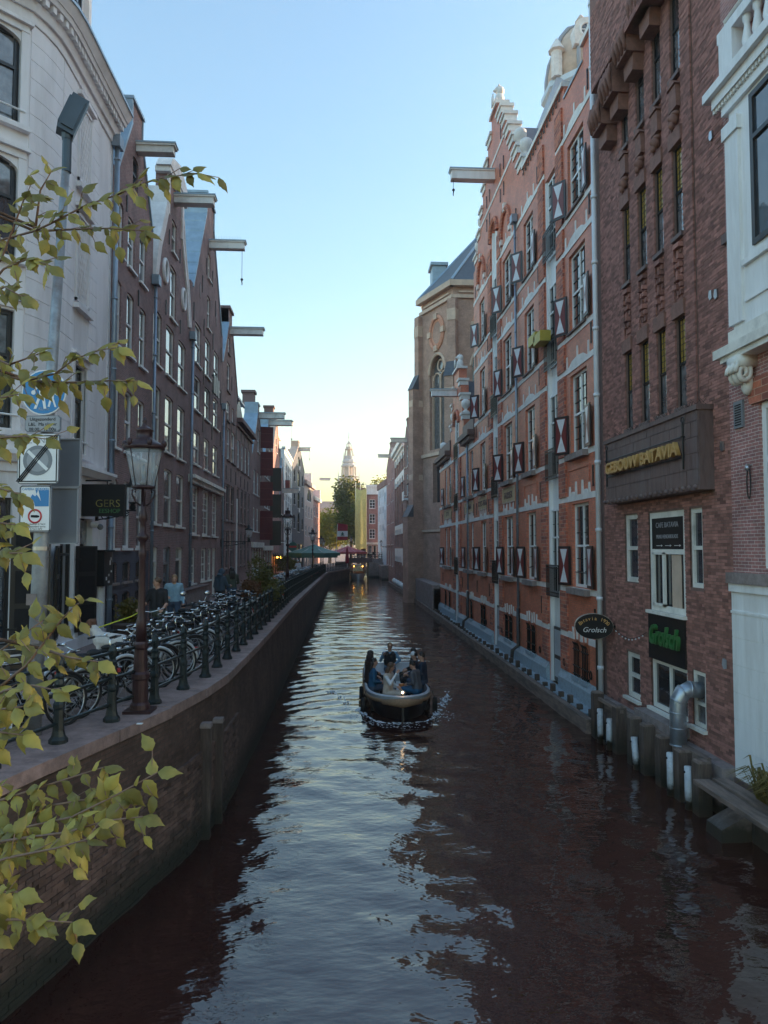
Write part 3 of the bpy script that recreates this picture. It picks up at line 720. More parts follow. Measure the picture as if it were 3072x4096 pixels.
for sg, pts in ((1, scL), (-1, right)):
    g = M(FL); n = len(pts)
    for a, b in zip(pts[1:-1], pts[2:]):
        d = Vector((b[0] - a[0], b[1] - a[1])).normalized(); nn = Vector((-d.y, d.x)) * sg
        g.prism([a, b, (b[0] + nn.x * .12, b[1] + nn.y * .12), (a[0] + nn.x * .12, a[1] + nn.y * .12)], -.75, .08)
        g.prism([a, b, (b[0] - nn.x * .33, b[1] - nn.y * .33), (a[0] - nn.x * .33, a[1] - nn.y * .33)], -.02, .06)
    g.tube([(pts[1][0] + sg * (.16 + .12 * math.cos(t)), pts[1][1] + .16 + .12 * math.sin(t), .03) for t in [i * .5 for i in range(14)]], .05, 6)
    part('scroll', g, 'stone_white', hC)
part('pediment', M(FL).box(26.4, 29.4, 18.85, 19.05, -.4, .16).prism([(26.3, 19.05), (29.5, 19.05), (29.1, 19.5), (27.9, 19.85), (26.7, 19.5)], -.35, .2).box(26.6, 26.85, 17.4, 18.85, 0, .07).box(28.95, 29.2, 17.4, 18.85, 0, .07), 'stone_white', hC)
for u in (26.45, 29.5):
    o = part('oval_window', M(FL).tube([(u + .30 * math.cos(t), 15.1 + .42 * math.sin(t), .03) for t in [i * math.pi / 10 for i in range(20)]], .075, 6, True), 'white_paint', hC, True)
    part('pane', M(FL).prism([(u + .30 * math.cos(i * math.pi / 10), 15.1 + .42 * math.sin(i * math.pi / 10)) for i in range(20)], .004, .016), 'glass_curtain', o)
beam(hC, FL, 27.9, 18.3, 1.5, .4, .34); pipe(hC, FL, 30.95, 2.5, 13.9, w=.13, r=.06)
anchor(hC, FL, [(26.6, 13.8), (28.95, 13.8), (26.95, 16.6), (28.75, 16.6)], .55)
# D: tall house, spout gable with hanging hoist hook
cD = [(32.0, 33.4), (34.4, 35.75), (36.75, 38.2)]
win = [(a, b, c, d, {}) for c, d in ((8.68, 10.2), (11.1, 12.65)) for a, b in cD] + [(a, b, 13.2, 15.05, {}) for a, b in cD]
win += [(34.75, 35.55, 15.6, 17.2, {}), (34.8, 35.5, 18.05, 19.3, {})]
win += [(a, b, 5.55, 7.72, dict(arch=0, bars=(2, 3), split=(.55,))) for a, b in ((31.5, 33.2), (34.2, 35.8), (36.7, 38.2))]
win += [(31.0 + .25, 32.7, 3.4, 4.95, dict(arch=0, bars=(3, 2), split=(.5,))), (34.0, 35.3, 3.4, 4.95, dict(arch=0, bars=(2, 2))), (35.7, 36.7, 3.4, 4.95, dict(arch=0, bars=(2, 2))), (36.95, 37.9, 2.5, 4.95, dict(arch=0, door=1, dm='cream_paint'))]
outD = [(31.0, 2.4), (39.35, 2.4), (39.35, 16.6), (38.75, 16.6), (36.15, 20.9), (36.15, 21.9), (34.25, 21.9), (34.25, 20.9), (31.6, 16.5), (31.0, 16.5)]
hD = house('hook_gable_house', 'tall brown brick house with steep spout gable and iron hook under its beam', FL, 31.0, 39.35, 2.4, outD, win, 'brick_brown', 16.2, 20.6, dict(sill='cream_paint', fw=.1, fm='cream_paint'), tiles=(20, 9), arch=.06)
cap_strip(hD, FL, [(31.4, 16.3), (34.25, 20.95)], w0=-1.25); cap_strip(hD, FL, [(36.15, 20.95), (38.95, 16.4)], w0=-1.25)
part('gable_cap', M(FL).box(34.1, 36.3, 21.9, 22.02, -1.25, .1).box(34.13, 34.25, 20.9, 21.9, -1.25, .05).box(36.15, 36.27, 20.9, 21.9, -1.25, .05), 'zinc', hD)
m = M(FL)
for i in range(1, 7): f = i / 7; m.box(31.4 + 2.85 * f - .06, 31.4 + 2.85 * f + .06, 16.3 + 4.65 * f + .03, 16.3 + 4.65 * f + .12, -1.25, .055)
part('coping_seam', m, 'zinc', hD, kind='stuff')
beam(hD, FL, 35.2, 19.6, 1.7, .36, .4, hook=1.75); pipe(hD, FL, 39.3, 2.5, 12.5, r=.05)
g = M(FL)
for i in range(22): u = 35.05 + .3 * (i % 2); w = .2 + (i // 2) * .13; g.tube([(u, 20.0, w), (u + RN.uniform(-.04, .04), 20.22, w)], .005, 3)
part('bird_spikes', g, 'iron', hD, kind='stuff')
part('cornice_band', M(FL).box(31.02, 39.3, 7.76, 7.95, 0, .16).box(31.0, 39.32, 7.95, 8.1, 0, .28), 'cream_paint', hD)
anchor(hD, FL, [(u, v) for u in (31.55, 33.9, 36.25, 38.75) for v in (10.75, 13.0, 15.3)] + [(33.4, 17.2), (36.9, 17.2), (35.95, 18.4), (34.35, 18.4)], .8)
for u in (33.0, 37.3):
    part('oval_light', M(FL).prism([(u + .16 * math.cos(i * .63), 16.75 + .38 * math.sin(i * .63)) for i in range(10)], .0, .02), 'stone_grey', hD)
rk = part('window_rack', M(FL).box(34.3, 35.85, 12.35, 12.42, .35, .41).box(34.3, 35.85, 13.1, 13.17, .35, .41), 'iron_green', hD)
for i in range(6): part('slat', M(FL).box(34.35 + i * .27, 34.5 + i * .27, 12.35, 13.2, .41, .44), 'cream_paint' if i % 2 else 'iron_green', rk)
# E: brown house with projecting white beam
cE = [(39.6, 40.5), (41.2, 42.2), (42.9, 44.2)]
win = [(a, b, 10.0, 11.85, {}) for a, b in cE] + [(40.9, 42.0, 12.2, 13.3, {}), (43.0, 43.7, 12.4, 13.3, {}), (40.9, 42.0, 13.9, 15.55, {}), (41.2, 41.9, 16.1, 17.05, {})]
win += [(a, b, c, d, dict(arch=0, fm='stone_grey', sill='stone_dark')) for c, d in ((3.75, 5.95), (6.5, 8.6)) for a, b in ((39.55, 40.7), (41.1, 42.3), (42.8, 44.1))]
outE = [(39.4, 2.3), (45.0, 2.3), (45.0, 14.4), (42.6, 17.9), (42.6, 18.7), (41.3, 18.7), (41.3, 17.9), (39.4, 15.2)]
hE = house('beam_gable_house', 'brown brick gable house whose long white hoist beam carries a grey zinc hood', FL, 39.4, 45.0, 2.3, outE, win, 'brick_brown', 14.6, 17.8, dict(sill='stone_dark', fw=.1, fm='white_paint'), tiles=None, arch=.06)
cap_strip(hE, FL, [(39.4, 15.1), (41.3, 17.85)], w0=-1.0); cap_strip(hE, FL, [(42.6, 17.85), (45.0, 14.35)], w0=-.6, mt='stone_grey')
part('chimney', M(FL).box(41.2, 42.7, 18.7, 18.85, -1, .1).box(41.3, 42.6, 17.9, 18.7, -1.0, -.02), 'brick_dark', hE)
beam(hE, FL, 41.95, 17.35, 1.9, .45, .4)
anchor(hE, FL, [(u, v) for u in (40.85, 42.55) for v in (9.2, 12.0, 14.6)] + [(44.5, 9.2), (44.5, 12.0)], .8)
# F: flat-fronted brown house with glazed dormer
cF = [(45.25 + i * 1.75, 46.3 + i * 1.75) for i in range(4)]
win = [(a, b, 9.95, 11.75, {}) for a, b in cF] + [(a, b, c, d, dict(arch=0, fm='stone_grey')) for c, d in ((3.8, 5.95), (6.5, 8.75)) for a, b in cF]
hF = house('cornice_house', 'flat-fronted brown brick house with moulded cornice and glazed roof dormer', FL, 45.0, 52.6, 2.2, [(45.0, 2.2), (52.6, 2.2), (52.6, 12.9), (45.0, 12.9)], win, 'brick_brown', 12.9, 15, dict(sill='stone_dark', fw=.1), ridge_u=49, arch=.05)
part('cornice', M(FL).box(45.0, 52.6, 12.5, 12.65, 0, .12).box(45.0, 52.6, 12.8, 13.05, -.3, .35), 'brick_dark', hF)
o = part('dormer', M(FL).box(45.6, 51.0, 13.0, 14.9, -2.5, -.6).box(45.4, 51.2, 14.9, 15.05, -2.7, -.35), 'white_paint', hF)
for i in range(5): part('pane', M(FL).box(45.75 + i * 1.05, 46.65 + i * 1.05, 13.35, 14.75, -.6, -.58), 'glass_dim', o)
anchor(hF, FL, [(46.7 + 1.75 * i, v) for i in range(3) for v in (9.2, 12.1)], .7)
part('rain_board', M(FL).box(45.0, 45.12, 2.3, 8.0, 0, .08), 'white_paint', hF)
# G, H, I: row with red shutters, dark shutters and a sunlit gable
def far_house(name, label, F, u0, u1, eave, top, wm, wins, fm='white_paint', capw=1.2, zinc=True, chim=False, beamz=None, roof='tile_dark', flat=False, base=1.8, ridge=None, gm='zinc', blen=1.6, capd=1.0, tiles=None, hook=0):
    c = (u0 + u1) / 2
    out = [(u0, base), (u1, base), (u1, eave)] + ([] if flat else [(c + capw / 2, top - .8), (c + capw / 2, top), (c - capw / 2, top), (c - capw / 2, top - .8)]) + [(u0, eave)]
    h = house(name, label, F, u0, u1, base, out, wins, wm, eave, ridge or (None if flat else top - 1.0), dict(fm=fm, sill=fm, fw=.1), rm=roof, arch=.05, tiles=tiles)
    if not flat and zinc:
        cap_strip(h, F, [(u0, eave - .1), (c - capw / 2, top - .75)], w0=-capd, mt=gm); cap_strip(h, F, [(c + capw / 2, top - .75), (u1, eave - .1)], w0=-capd * .6, mt=gm)
        part('gable_cap', M(F).box(c - capw / 2 - .1, c + capw / 2 + .1, top, top + .12, -capd, .08).box(c - capw / 2 - .09, c - capw / 2, top - .8, top, -capd, .04), gm, h)
    if chim: part('chimney', M(F).box(c - .45, c + .45, top - .2, top + .9, -1.2, -.3).box(c - .55, c + .55, top + .9, top + 1.1, -1.3, -.2), 'brick_dark', h)
    if beamz: beam(h, F, c + .3, beamz, blen, .5, .45, hook=hook)
    return h
g3 = lambda u0, u1, rows, n=3, g=.5, st=None: [(u0 + g + i * (u1 - u0 - g) / n, u0 + i * (u1 - u0 - g) / n + (u1 - u0 - g) / n, a, b, dict(st or {})) for a, b in rows for i in range(n)]
hG = far_house('red_shutter_house', 'brown house with zinc gable and tall stack of dark red shutters', FL, 52.6, 60.3, 11.9, 16.1, 'brick_brown', g3(52.6, 60.3, ((6.2, 8.0), (9.0, 10.8), (11.9, 13.3)), 3, 1.0)[0:6] + [(55.8, 57.2, 12.4, 14.2, {})] + g3(52.8, 60.1, ((2.3, 4.9),), 4, .5, dict(fm='cream_paint', arch=0)), chim=True, beamz=15.1, blen=2.0)
for v0, v1, a in ((5.6, 7.9, 0), (8.3, 10.2, 1), (10.7, 12.6, 0), (12.9, 14.6, 1)):
    o = part('shutter', M(FL @ Matrix.Translation((57.6, 0, .05)) @ Matrix.Rotation(rad(-76), 4, 'Y')).box(0, 1.0, v0, v1, 0, .08), 'banner_red', hG)
    part('shutter_rail', M(FL @ Matrix.Translation((57.6, 0, .05)) @ Matrix.Rotation(rad(-76), 4, 'Y')).box(.05, .95, v0 + .5, v0 + .56, .08, .11).box(.05, .95, v1 - .56, v1 - .5, .08, .11), 'shutter_red', o)
part('shop_beam', M(FL).box(52.7, 60.2, 5.0, 5.4, 0, .15), 'cream_paint', hG)
hH = far_house('dark_shutter_house', 'grey-brown gable house with a column of black loading shutters', FL, 60.3, 68.2, 11.9, 16.6, 'brick_dark', g3(60.3, 68.2, ((5.9, 7.6), (8.4, 10.2), (11.0, 12.6)), 3, .9) + [(63.6, 65.0, 13.6, 15.0, {})] + g3(60.5, 68.0, ((2.2, 4.7),), 3, .6, dict(fm='cream_paint', arch=0)), beamz=15.9, blen=2.0)
for v0, v1 in ((5.2, 7.4), (7.7, 9.8), (10.1, 12.2)):
    part('shutter', M(FL @ Matrix.Translation((65.6, 0, .05)) @ Matrix.Rotation(rad(-80), 4, 'Y')).box(0, 1.0, v0, v1, 0, .1), 'black_paint', hH)
part('shop_beam', M(FL).box(60.4, 68.1, 4.75, 5.15, 0, .15), 'cream_paint', hH)
hI = far_house('sunlit_gable_house', 'brown house whose stone gable top and chimney catch the orange sun', FL, 68.2, 76.0, 14.2, 18.0, 'brick_purple', g3(68.2, 76, ((5.6, 7.2), (8.1, 9.9), (10.9, 12.6)), 2, 1.6, dict(fm='stone_grey')) + [(71.4, 72.8, 14.4, 16.0, {})] + g3(68.4, 75.8, ((2.1, 4.5),), 3, .6, dict(fm='door_dark', arch=0)), chim=True, beamz=17.2, gm='stone_tan', hook=1.6)
hN2 = far_house('low_gable_house', 'low dark gable house with copper-blue roof edge and small projecting hood', FL, 76.0, 82.2, 10.5, 14.6, 'brick_brown', g3(76, 82.2, ((5.6, 7.6), (8.6, 10.2)), 2, 1.2, dict(fm='stone_grey')) + g3(76.2, 82.0, ((2.0, 4.4),), 2, .8, dict(fm='door_dark', arch=0)), beamz=11.0, blen=1.8)
hJ = far_house('white_modern_house', 'white plastered house with wide grouped windows and penthouse set back', FL, 82.2, 95.0, 16.3, 16.3, 'white_paint', [(84.0 + i * 3.6, 87.2 + i * 3.6, a, b, dict(cols=2, arch=0, split=(.65,))) for a, b in ((5.4, 7.6), (9.0, 11.4), (12.4, 14.9)) for i in range(3)] + g3(82.6, 94.8, ((2.0, 4.4),), 4, .8, dict(arch=0)), flat=True)
part('penthouse', M(FL).box(83.0, 92.0, 16.3, 18.6, -7, -1.6).box(82.8, 92.2, 18.6, 18.8, -7.2, -1.2), 'cream_paint', hJ)
part('parapet', M(FL).box(82.2, 95.0, 16.2, 16.5, -.3, .15), 'white_paint', hJ)
for v0 in (11.9, 8.4): part('balcony_panel', M(FL).box(83.7, 85.0, v0, v0 + .9, .0, .5), 'shutter_red', hJ)
dU = Vector((2.6, 33, 0)).normalized(); FB = frame((-6.5, 95, 0), dU, (dU.y, -dU.x, 0))
hK = far_house('warehouse', 'dark grey warehouse gable with a column of arched loading doors and white keystones', FB, .2, 12.4, 16.2, 19.8, 'plaster_dark', [(5.5, 7.3, a, b, dict(arch=.7, fm='black_paint', gl=('glass',), sill='white_paint')) for a, b in ((7.2, 9.8), (10.5, 12.8), (13.5, 15.7), (16.4, 17.8))] + [(u, u + 1.1, a, a + 1.6, dict(fm='black_paint', gl=('glass',), sill='stone_white')) for a in (7.6, 10.8, 13.9) for u in (1.8, 9.8)] + g3(.4, 12.2, ((2.0, 5.6),), 3, .9, dict(fm='black_paint', arch=.3)), beamz=18.6, gm='stone_tan', roof='tile_red', tiles=None, hook=1.4)
anchor(hK, FB, [(4.6, 16.2), (8.2, 16.2), (4.6, 13.2), (8.2, 13.2)], .9, 'stone_white')
for v in (9.95, 12.95, 15.85): part('keystone', M(FB).box(6.0, 6.8, v, v + .55, 0, .15), 'stone_white', hK)
hL = far_house('arched_window_house', 'beige house with big half-round window under a cornice', FB, 12.4, 24.0, 14.6, 14.6, 'plaster_beige', [(15.6, 21.0, 12.2, 14.1, dict(arch=1.88, cols=3, split=(), sill=None)), ] + [(u, u + 1.3, a, b, dict(arch=0)) for a, b in ((6.8, 8.4), (9.6, 11.4)) for u in (14.0, 17.5, 21.0)] + g3(12.6, 23.8, ((2.0, 5.2),), 3, 1, dict(arch=0)), flat=True)
part('cornice', M(FB).box(12.3, 24.1, 14.5, 15.1, -.3, .4), 'plaster_beige', hL)
hM = far_house('red_roof_house', 'dark red house with orange pantile roof and tall white gable end', FB, 24.0, 33.5, 13.2, 13.2, 'brick_purple', [(25.5, 27, 7, 9, {}), (29, 30.5, 7, 9, {}), (25.5, 27, 10.2, 12, {}), (29, 30.5, 10.2, 12, {})], flat=True)
part('cornice', M(FB).box(23.9, 33.6, 12.9, 13.5, -.3, .35), 'cream_paint', hM)
part('roof', M(FB).add([(24, 13.4, -.2), (33, 13.4, -.2), (33, 17.0, -4), (24, 17.0, -4), (24, 13.4, -8)], [(0, 1, 2, 3), (0, 3, 4)]), 'tile_red', hM)
part('white_gable', M(FB).prism([(-8, 0), (.3, 0), (.3, 1.0), (-.6, 3.2), (-2.4, 4.9), (-4.5, 4.9)], 0, 0) if False else M(FB).box(33.0, 33.6, 13.4, 15.2, -8, .1).box(33.0, 33.6, 15.2, 18.2, -6.5, -1.4), 'cream_paint', hM)
beam(hM, frame((-3.9, 127.6, 0), (0, 1, 0), (1, 0, 0)), 0, 16.9, 1.9, .5, .4)
# ---------------------------------------------------------------- red brick factory on the right bank
rf = thing('red_factory', 'long red brick canal factory with white bands, hourglass shutters and stepped gable', 'building', (7.3, 36, 0))
TOP = 19.9
TALL = [('w', 20.95, 22.5), ('h', 23.74, 25.12), ('w', 26.76, 28.15), ('w', 30.4, 31.95), ('h', 33.05, 34.35), ('w', 36.2, 37.5)]
LOWB = [('w', 39.75, 40.6), ('w', 41.15, 42.0), ('h', 44.6, 46.0), ('w', 47.9, 48.9), ('w', 49.75, 50.75)]
ROWS = [(3.75, 6.33), (7.92, 10.42), (11.8, 14.3), (15.66, 17.95)]
GAB = [(28.1, 20.2), (28.1, 20.75), (28.95, 20.75), (28.95, 21.7), (29.7, 21.7), (29.7, 22.6), (30.4, 22.6), (30.4, 23.5), (31.1, 23.5), (31.1, 24.4), (31.8, 24.4), (31.8, 25.2), (32.7, 25.2), (32.7, 25.9)]
gm2 = [(66.8 - u, v) for u, v in GAB][::-1]
hol = []
for k, a, b in TALL:
    if k == 'w':
        for v0, v1 in ROWS: hol.append(hole(a, b, v0, v1))
        for s in (.06, .56): hol.append(hole(a + (b - a) * s, a + (b - a) * (s + .36), 1.0, 2.1, .12))
    else: hol.append(hole(a, b, .35, 18.1 if a < 30 else 20.6, 0 if a < 30 else .65))
out = [(20.0, .1), (39.1, .1), (39.1, 20.2)] + [p for p in gm2[::-1]][::-1][0:0]
out = [(20.0, .1), (39.1, .1), (39.1, 20.2)] + [(66.8 - u, v) for u, v in GAB] + GAB[::-1] + [(22.75, 20.2), (22.75, 19.75), (20.9, 19.75), (20.9, 20.2), (20.0, 20.2)]
part('tall_wall', M(FR).wall(out, hol, 0, .5, .28), 'brick_red', rf)
hol = []
for k, a, b in LOWB:
    if k == 'w':
        for v0, v1 in ROWS[:2]: hol.append(hole(a, b, v0, v1))
        for s in (.25,): hol.append(hole(a + .2, a + .7, 1.0, 2.1, .12))
    else: hol.append(hole(a, b, .35, 13.5, .7))
G2 = [(42.8, 11.5), (42.8, 13.0), (43.3, 13.0), (43.3, 14.3), (43.8, 14.3), (43.8, 15.3), (44.4, 15.3), (44.4, 16.2)]
out = [(39.1, .1), (53.3, .1), (53.3, 11.5)] + [(90.6 - u, v) for u, v in G2] + G2[::-1] + [(39.1, 11.5)]
part('low_wall', M(FR).wall(out, hol, -.02, .5, .28), 'brick_red', rf)
part('side_wall', M(FR).box(20.02, 39.0, .1, 19.6, -10, -.5).box(39.0, 53.2, .1, 11.4, -10, -.52), 'brick_dark', rf)
g = M(FR)
g.add([(20.0, 19.8, -.6), (39.1, 19.8, -.6), (39.1, 23.2, -5), (20.0, 23.2, -5), (20, 19.8, -10), (39.1, 19.8, -10)], [(0, 1, 2, 3), (3, 2, 5, 4), (1, 5, 2), (0, 3, 4)])
g.add([(28.6, 20.6, -.5), (33.4, 25.2, -.5), (38.2, 20.6, -.5), (33.4, 25.2, -6)], [(0, 1, 3), (1, 2, 3)])
g.add([(39.1, 11.5, -.6), (53.3, 11.5, -.6), (53.3, 14.5, -5), (39.1, 14.5, -5)], [(0, 1, 2, 3)]).add([(42.9, 12.5, -.5), (45.3, 15.6, -.5), (47.7, 12.5, -.5), (45.3, 15.6, -5)], [(0, 1, 3), (1, 2, 3)])
part('roof', g, 'slate', rf)
# bands
HOI = [(23.74, 25.12), (33.05, 34.35), (44.6, 46.0)]
def segs(u0, u1, gaps):
    out = []; a = u0
    for g0, g1 in sorted(gaps):
        if g1 <= u0 or g0 >= u1: continue
        if g0 > a: out.append((a, g0))
        a = max(a, g1)
    if a < u1: out.append((a, u1))
    return out
def band(v0, v1, u0, u1, gaps, w=.025, mt='stone_white', name='band'):
    for a, b in segs(u0, u1, gaps): part(name, M(FR).box(a, b, v0, v1, -.03, w), mt, rf)
wg = [(a, b) for k, a, b in TALL + LOWB if k == 'w']
bg0 = [(a + (b - a) * s - .04, a + (b - a) * (s + .36) + .04) for k, a, b in TALL if k == 'w' for s in (.06, .56)] + [(a + .16, a + .74) for k, a, b in LOWB if k == 'w']
band(2.1, 2.3, 20.0, 53.3, HOI + bg0, .03)
for v in (3.56, 7.74): band(v, v + .17, 20.0, 53.3, HOI)
for v in (11.6, 15.46): band(v, v + .17, 20.0, 39.1, HOI)
for v in (6.42, 10.55): band(v, v + .18, 20.0, 53.3, HOI)
for v in (14.5, 18.3): band(v, v + .18, 20.0, 39.1, HOI[:1] + ([HOI[1]]))
for v, a, b in ((21.75, 29.8, 37.0), (23.55, 31.2, 35.6)): band(v, v + .16, a, b, [HOI[1]] if v < 21.5 else [])
# base
o = part('granite_plinth', M(FR).box(20.0, 53.3, -.4, .35, -.3, .5), 'granite', rf)
for k, (a, b) in enumerate(segs(20.0, 53.3, HOI)):
    n = max(1, round((b - a) / 1.9))
    for i in range(n):
        u0 = a + (b - a) * i / n; u1 = a + (b - a) * (i + 1) / n - .012
        part('plinth_stone', M(FR).prism([(u0, .35), (u1, .35), (u1, .75), (u0, .75)], 0, .14).add([(u0, .75, .14), (u1, .75, .14), (u1, .98, .02), (u0, .98, .02), (u0, .75, 0), (u1, .75, 0)], [(0, 1, 2, 3), (0, 3, 4), (1, 5, 2)]), 'granite', rf)
# arch-like crowns over the bands and keystones
g = M(FR)
for k, a, b in TALL + LOWB:
    if k != 'w': continue
    c = (a + b) / 2; L = (b - a) * .62
    for vb in ((10.73, 14.68, 18.48) if a < 39 else ()):
        g.prism([(c - L * .9, vb - .02), (c + L * .9, vb - .02), (c + L * .55, vb + .13), (c, vb + .19), (c - L * .55, vb + .13)], -.02, .028)
        for u in (c - L * 1.05, c, c + L * 1.05): g.prism([(u - .06, vb), (u + .06, vb), (u + .045, vb + (.5 if u == c else .38)), (u - .045, vb + (.5 if u == c else .38))], -.02, .03)
    for vb in ((6.6,) if a < 39 else (6.6, 10.73)):
        for s in (-.75, -.25, .25, .75):
            u = c + s * L * 1.25; h = .42 if abs(s) < .5 else .3
            g.prism([(u - .09, vb - .01), (u + .09, vb - .01), (u + .05, vb + h), (u - .05, vb + h)], -.02, .03)
        for s in (-.5, .5): u = c + s * L * 1.25; g.prism([(u - .2, vb - .01), (u + .2, vb - .01), (u + .1, vb + .12), (u - .1, vb + .12)], -.02, .027)
    for s in ((.06, .56) if a < 39 else (.2,)):
        uu0 = a + (b - a) * s; uu1 = a + (b - a) * (s + .36)
        if a > 39: uu0, uu1 = a + .2, a + .7
        cc = (uu0 + uu1) / 2
        g.prism([(cc - .05, 2.14), (cc + .05, 2.14), (cc + .07, 2.52), (cc - .07, 2.52)], -.02, .035)
        for e, sg in ((uu0, -1), (uu1, 1)): g.prism([(e, 2.1), (e + sg * .1, 2.1), (e + sg * .16, 2.48), (e + sg * .05, 2.48)][::sg], -.02, .034)
part('keystone_trim', g, 'stone_white', rf, kind='stuff')
# quoined piers either side of the hoist bays
for a, b in HOI:
    top = 19.6 if a < 40 else 11.2
    for u0, u1 in ((a - .78, a - .05), (b + .05, b + .75)):
        v = 1.0
        for e in (2.1, 3.56, 6.42, 7.74, 10.55, 11.6, 14.5, 15.46, 18.3, top):
            if e > top: break
            part('quoin_pier', M(FR).box(u0, u1, v, e, -.03, .06), 'brick_redquoin', rf)
            v = e + .18
# coping of the parapet and steps
g = M(FR)
for a, b, v in ((20.0, 20.9, 20.2), (22.75, 28.1, 20.2)): part('coping', M(FR).box(a, b, v, v + .16, -.5, .1), 'stone_white', rf)
part('coping', M(FR).box(20.9, 22.75, 19.75, 19.82, -.5, .04), 'zinc', rf)
for P in (GAB, [(66.8 - u, v) for u, v in GAB], G2, [(90.6 - u, v) for u, v in G2]):
    for i in range(1, len(P) - 1, 2):
        a, b = sorted((P[i][0], P[i + 1][0])); v = P[i][1]
        part('gable_step', M(FR).box(a - .1, b + .1, v, v + .14, -.55, .12).box(a - .03, b + .03, v - .28, v, -.5, .05), 'stone_white', rf)
part('gable_step', M(FR).box(32.6, 34.2, 25.9, 26.05, -.55, .12), 'stone_white', rf); part('gable_step', M(FR).box(44.3, 46.3, 16.2, 16.34, -.55, .12), 'stone_white', rf)
def ball(u, v, w=-.2, r=.27):
    part('ball_finial', M(FR @ Matrix(((1, 0, 0, u), (0, 0, 1, v), (0, 1, 0, w), (0, 0, 0, 1)))).lathe([(.2, -.0), (.2, .1), (.1, .16), (.09, .24), (r * .6, .3), (r * .92, .42), (r, .3 + r), (r * .92, .18 + 2 * r), (r * .5, .27 + 2 * r), (.02, .3 + 2 * r)], n=12), 'stone_white', rf, True)
for u, v in ((28.4, 20.89), (38.4, 20.89), (29.3, 21.84), (37.5, 21.84), (43.05, 13.14), (47.55, 13.14), (52.6, 11.9)): ball(u, v)
def lion(u, v, s, parent):
    g = M(FR)
    g.ell((u, v + .45 * s, -.25), (.22 * s, .42 * s, .24 * s)).ell((u, v + .95 * s, -.2), (.17 * s, .2 * s, .2 * s)).ell((u, v + .9 * s, -.28), (.23 * s, .26 * s, .2 * s)).ell((u, v + .92 * s, -.03), (.09 * s, .08 * s, .1 * s))
    for k in (-.12, .12): g.tube([(u + k * s, v + .6 * s, -.1), (u + k * s, v + .02, .0)], [.08 * s, .06 * s], 6).ell((u + k * 1.5 * s, v + .12 * s, -.3), (.12 * s, .16 * s, .22 * s)).ell((u + k * s, v + 1.12 * s, -.2), (.05 * s, .07 * s, .05 * s))
    g.box(u - .06 * s, u + .28 * s, v + .2 * s, v + .75 * s, .05, .1)
    return part('lion_statue', g, 'stone_white', parent, True)
lion(33.4, 26.05, 1.0, rf); lion(45.3, 16.34, .85, rf)
beam(rf, FR, 33.6, 22.6, 2.1, .42, .5, mt='white_paint', hook=.75); beam(rf, FR, 45.3, 14.6, 1.6, .4, .45, mt='white_paint')
# cornice of the low wing with brackets
for a, b in ((39.15, 42.7), (47.9, 53.3)):
    o = part('eaves_cornice', M(FR).box(a, b, 11.2, 11.5, -.4, .4).box(a, b, 11.5, 12.2, -.3, .06), 'stone_dark', rf)
    n = int((b - a) / .4)
    for i in range(n): part('bracket', M(FR).box(a + .1 + i * .4, a + .28 + i * .4, 10.95, 11.2, 0, .3), 'stone_dark', o)
# windows, shutters, barred cellar lights
def shut_mesh():
    ms = {}
    for hand in (1, -1):
        W, H = .56, 1.24
        T = Matrix.Identity(4)
        fr = M().box(0, hand * W, 0, H, 0, .045)
        fd = M().box(hand * .07, hand * (W - .07), .07, H - .07, .045, .052)
        x0, x1 = hand * .11, hand * (W - .11); xm = hand * W / 2
        hg = M()
        for y0, y1 in ((.09, H / 2), (H - .09, H / 2)):
            hg.prism([(x0, y0), (x1, y0), (xm, y1)], .052, .058)
        ms[hand] = []
        for nm, mm, mt in (('shutter', fr, 'shutter_frame'), ('field', fd, 'shutter_red'), ('hourglass', hg, 'shutter_white')):
            me = to_mesh(nm, mm); me.materials.append(MT[mt]); ms[hand].append((nm, me))
    return ms
SM = shut_mesh()
def shutter(u, v, hand, ang, sc_=1.0):
    """hinged on the jamb at u, opened by ang degrees off the wall"""
    A = FR @ Matrix.Translation((u, v, .05)) @ Matrix.Rotation(rad(-hand * ang), 4, 'Y')
    org = ORG[rf]; par = rf
    for i, (nm, me) in enumerate(SM[hand]):
        o = bpy.data.objects.new(nm, me); COL.objects.link(o); o.parent = par
        if i == 0:
            B = Matrix.Translation(-Vector(org)) @ A; o.matrix_basis = B @ Matrix.Diagonal((1, sc_, 1, 1)); first = o; par = o
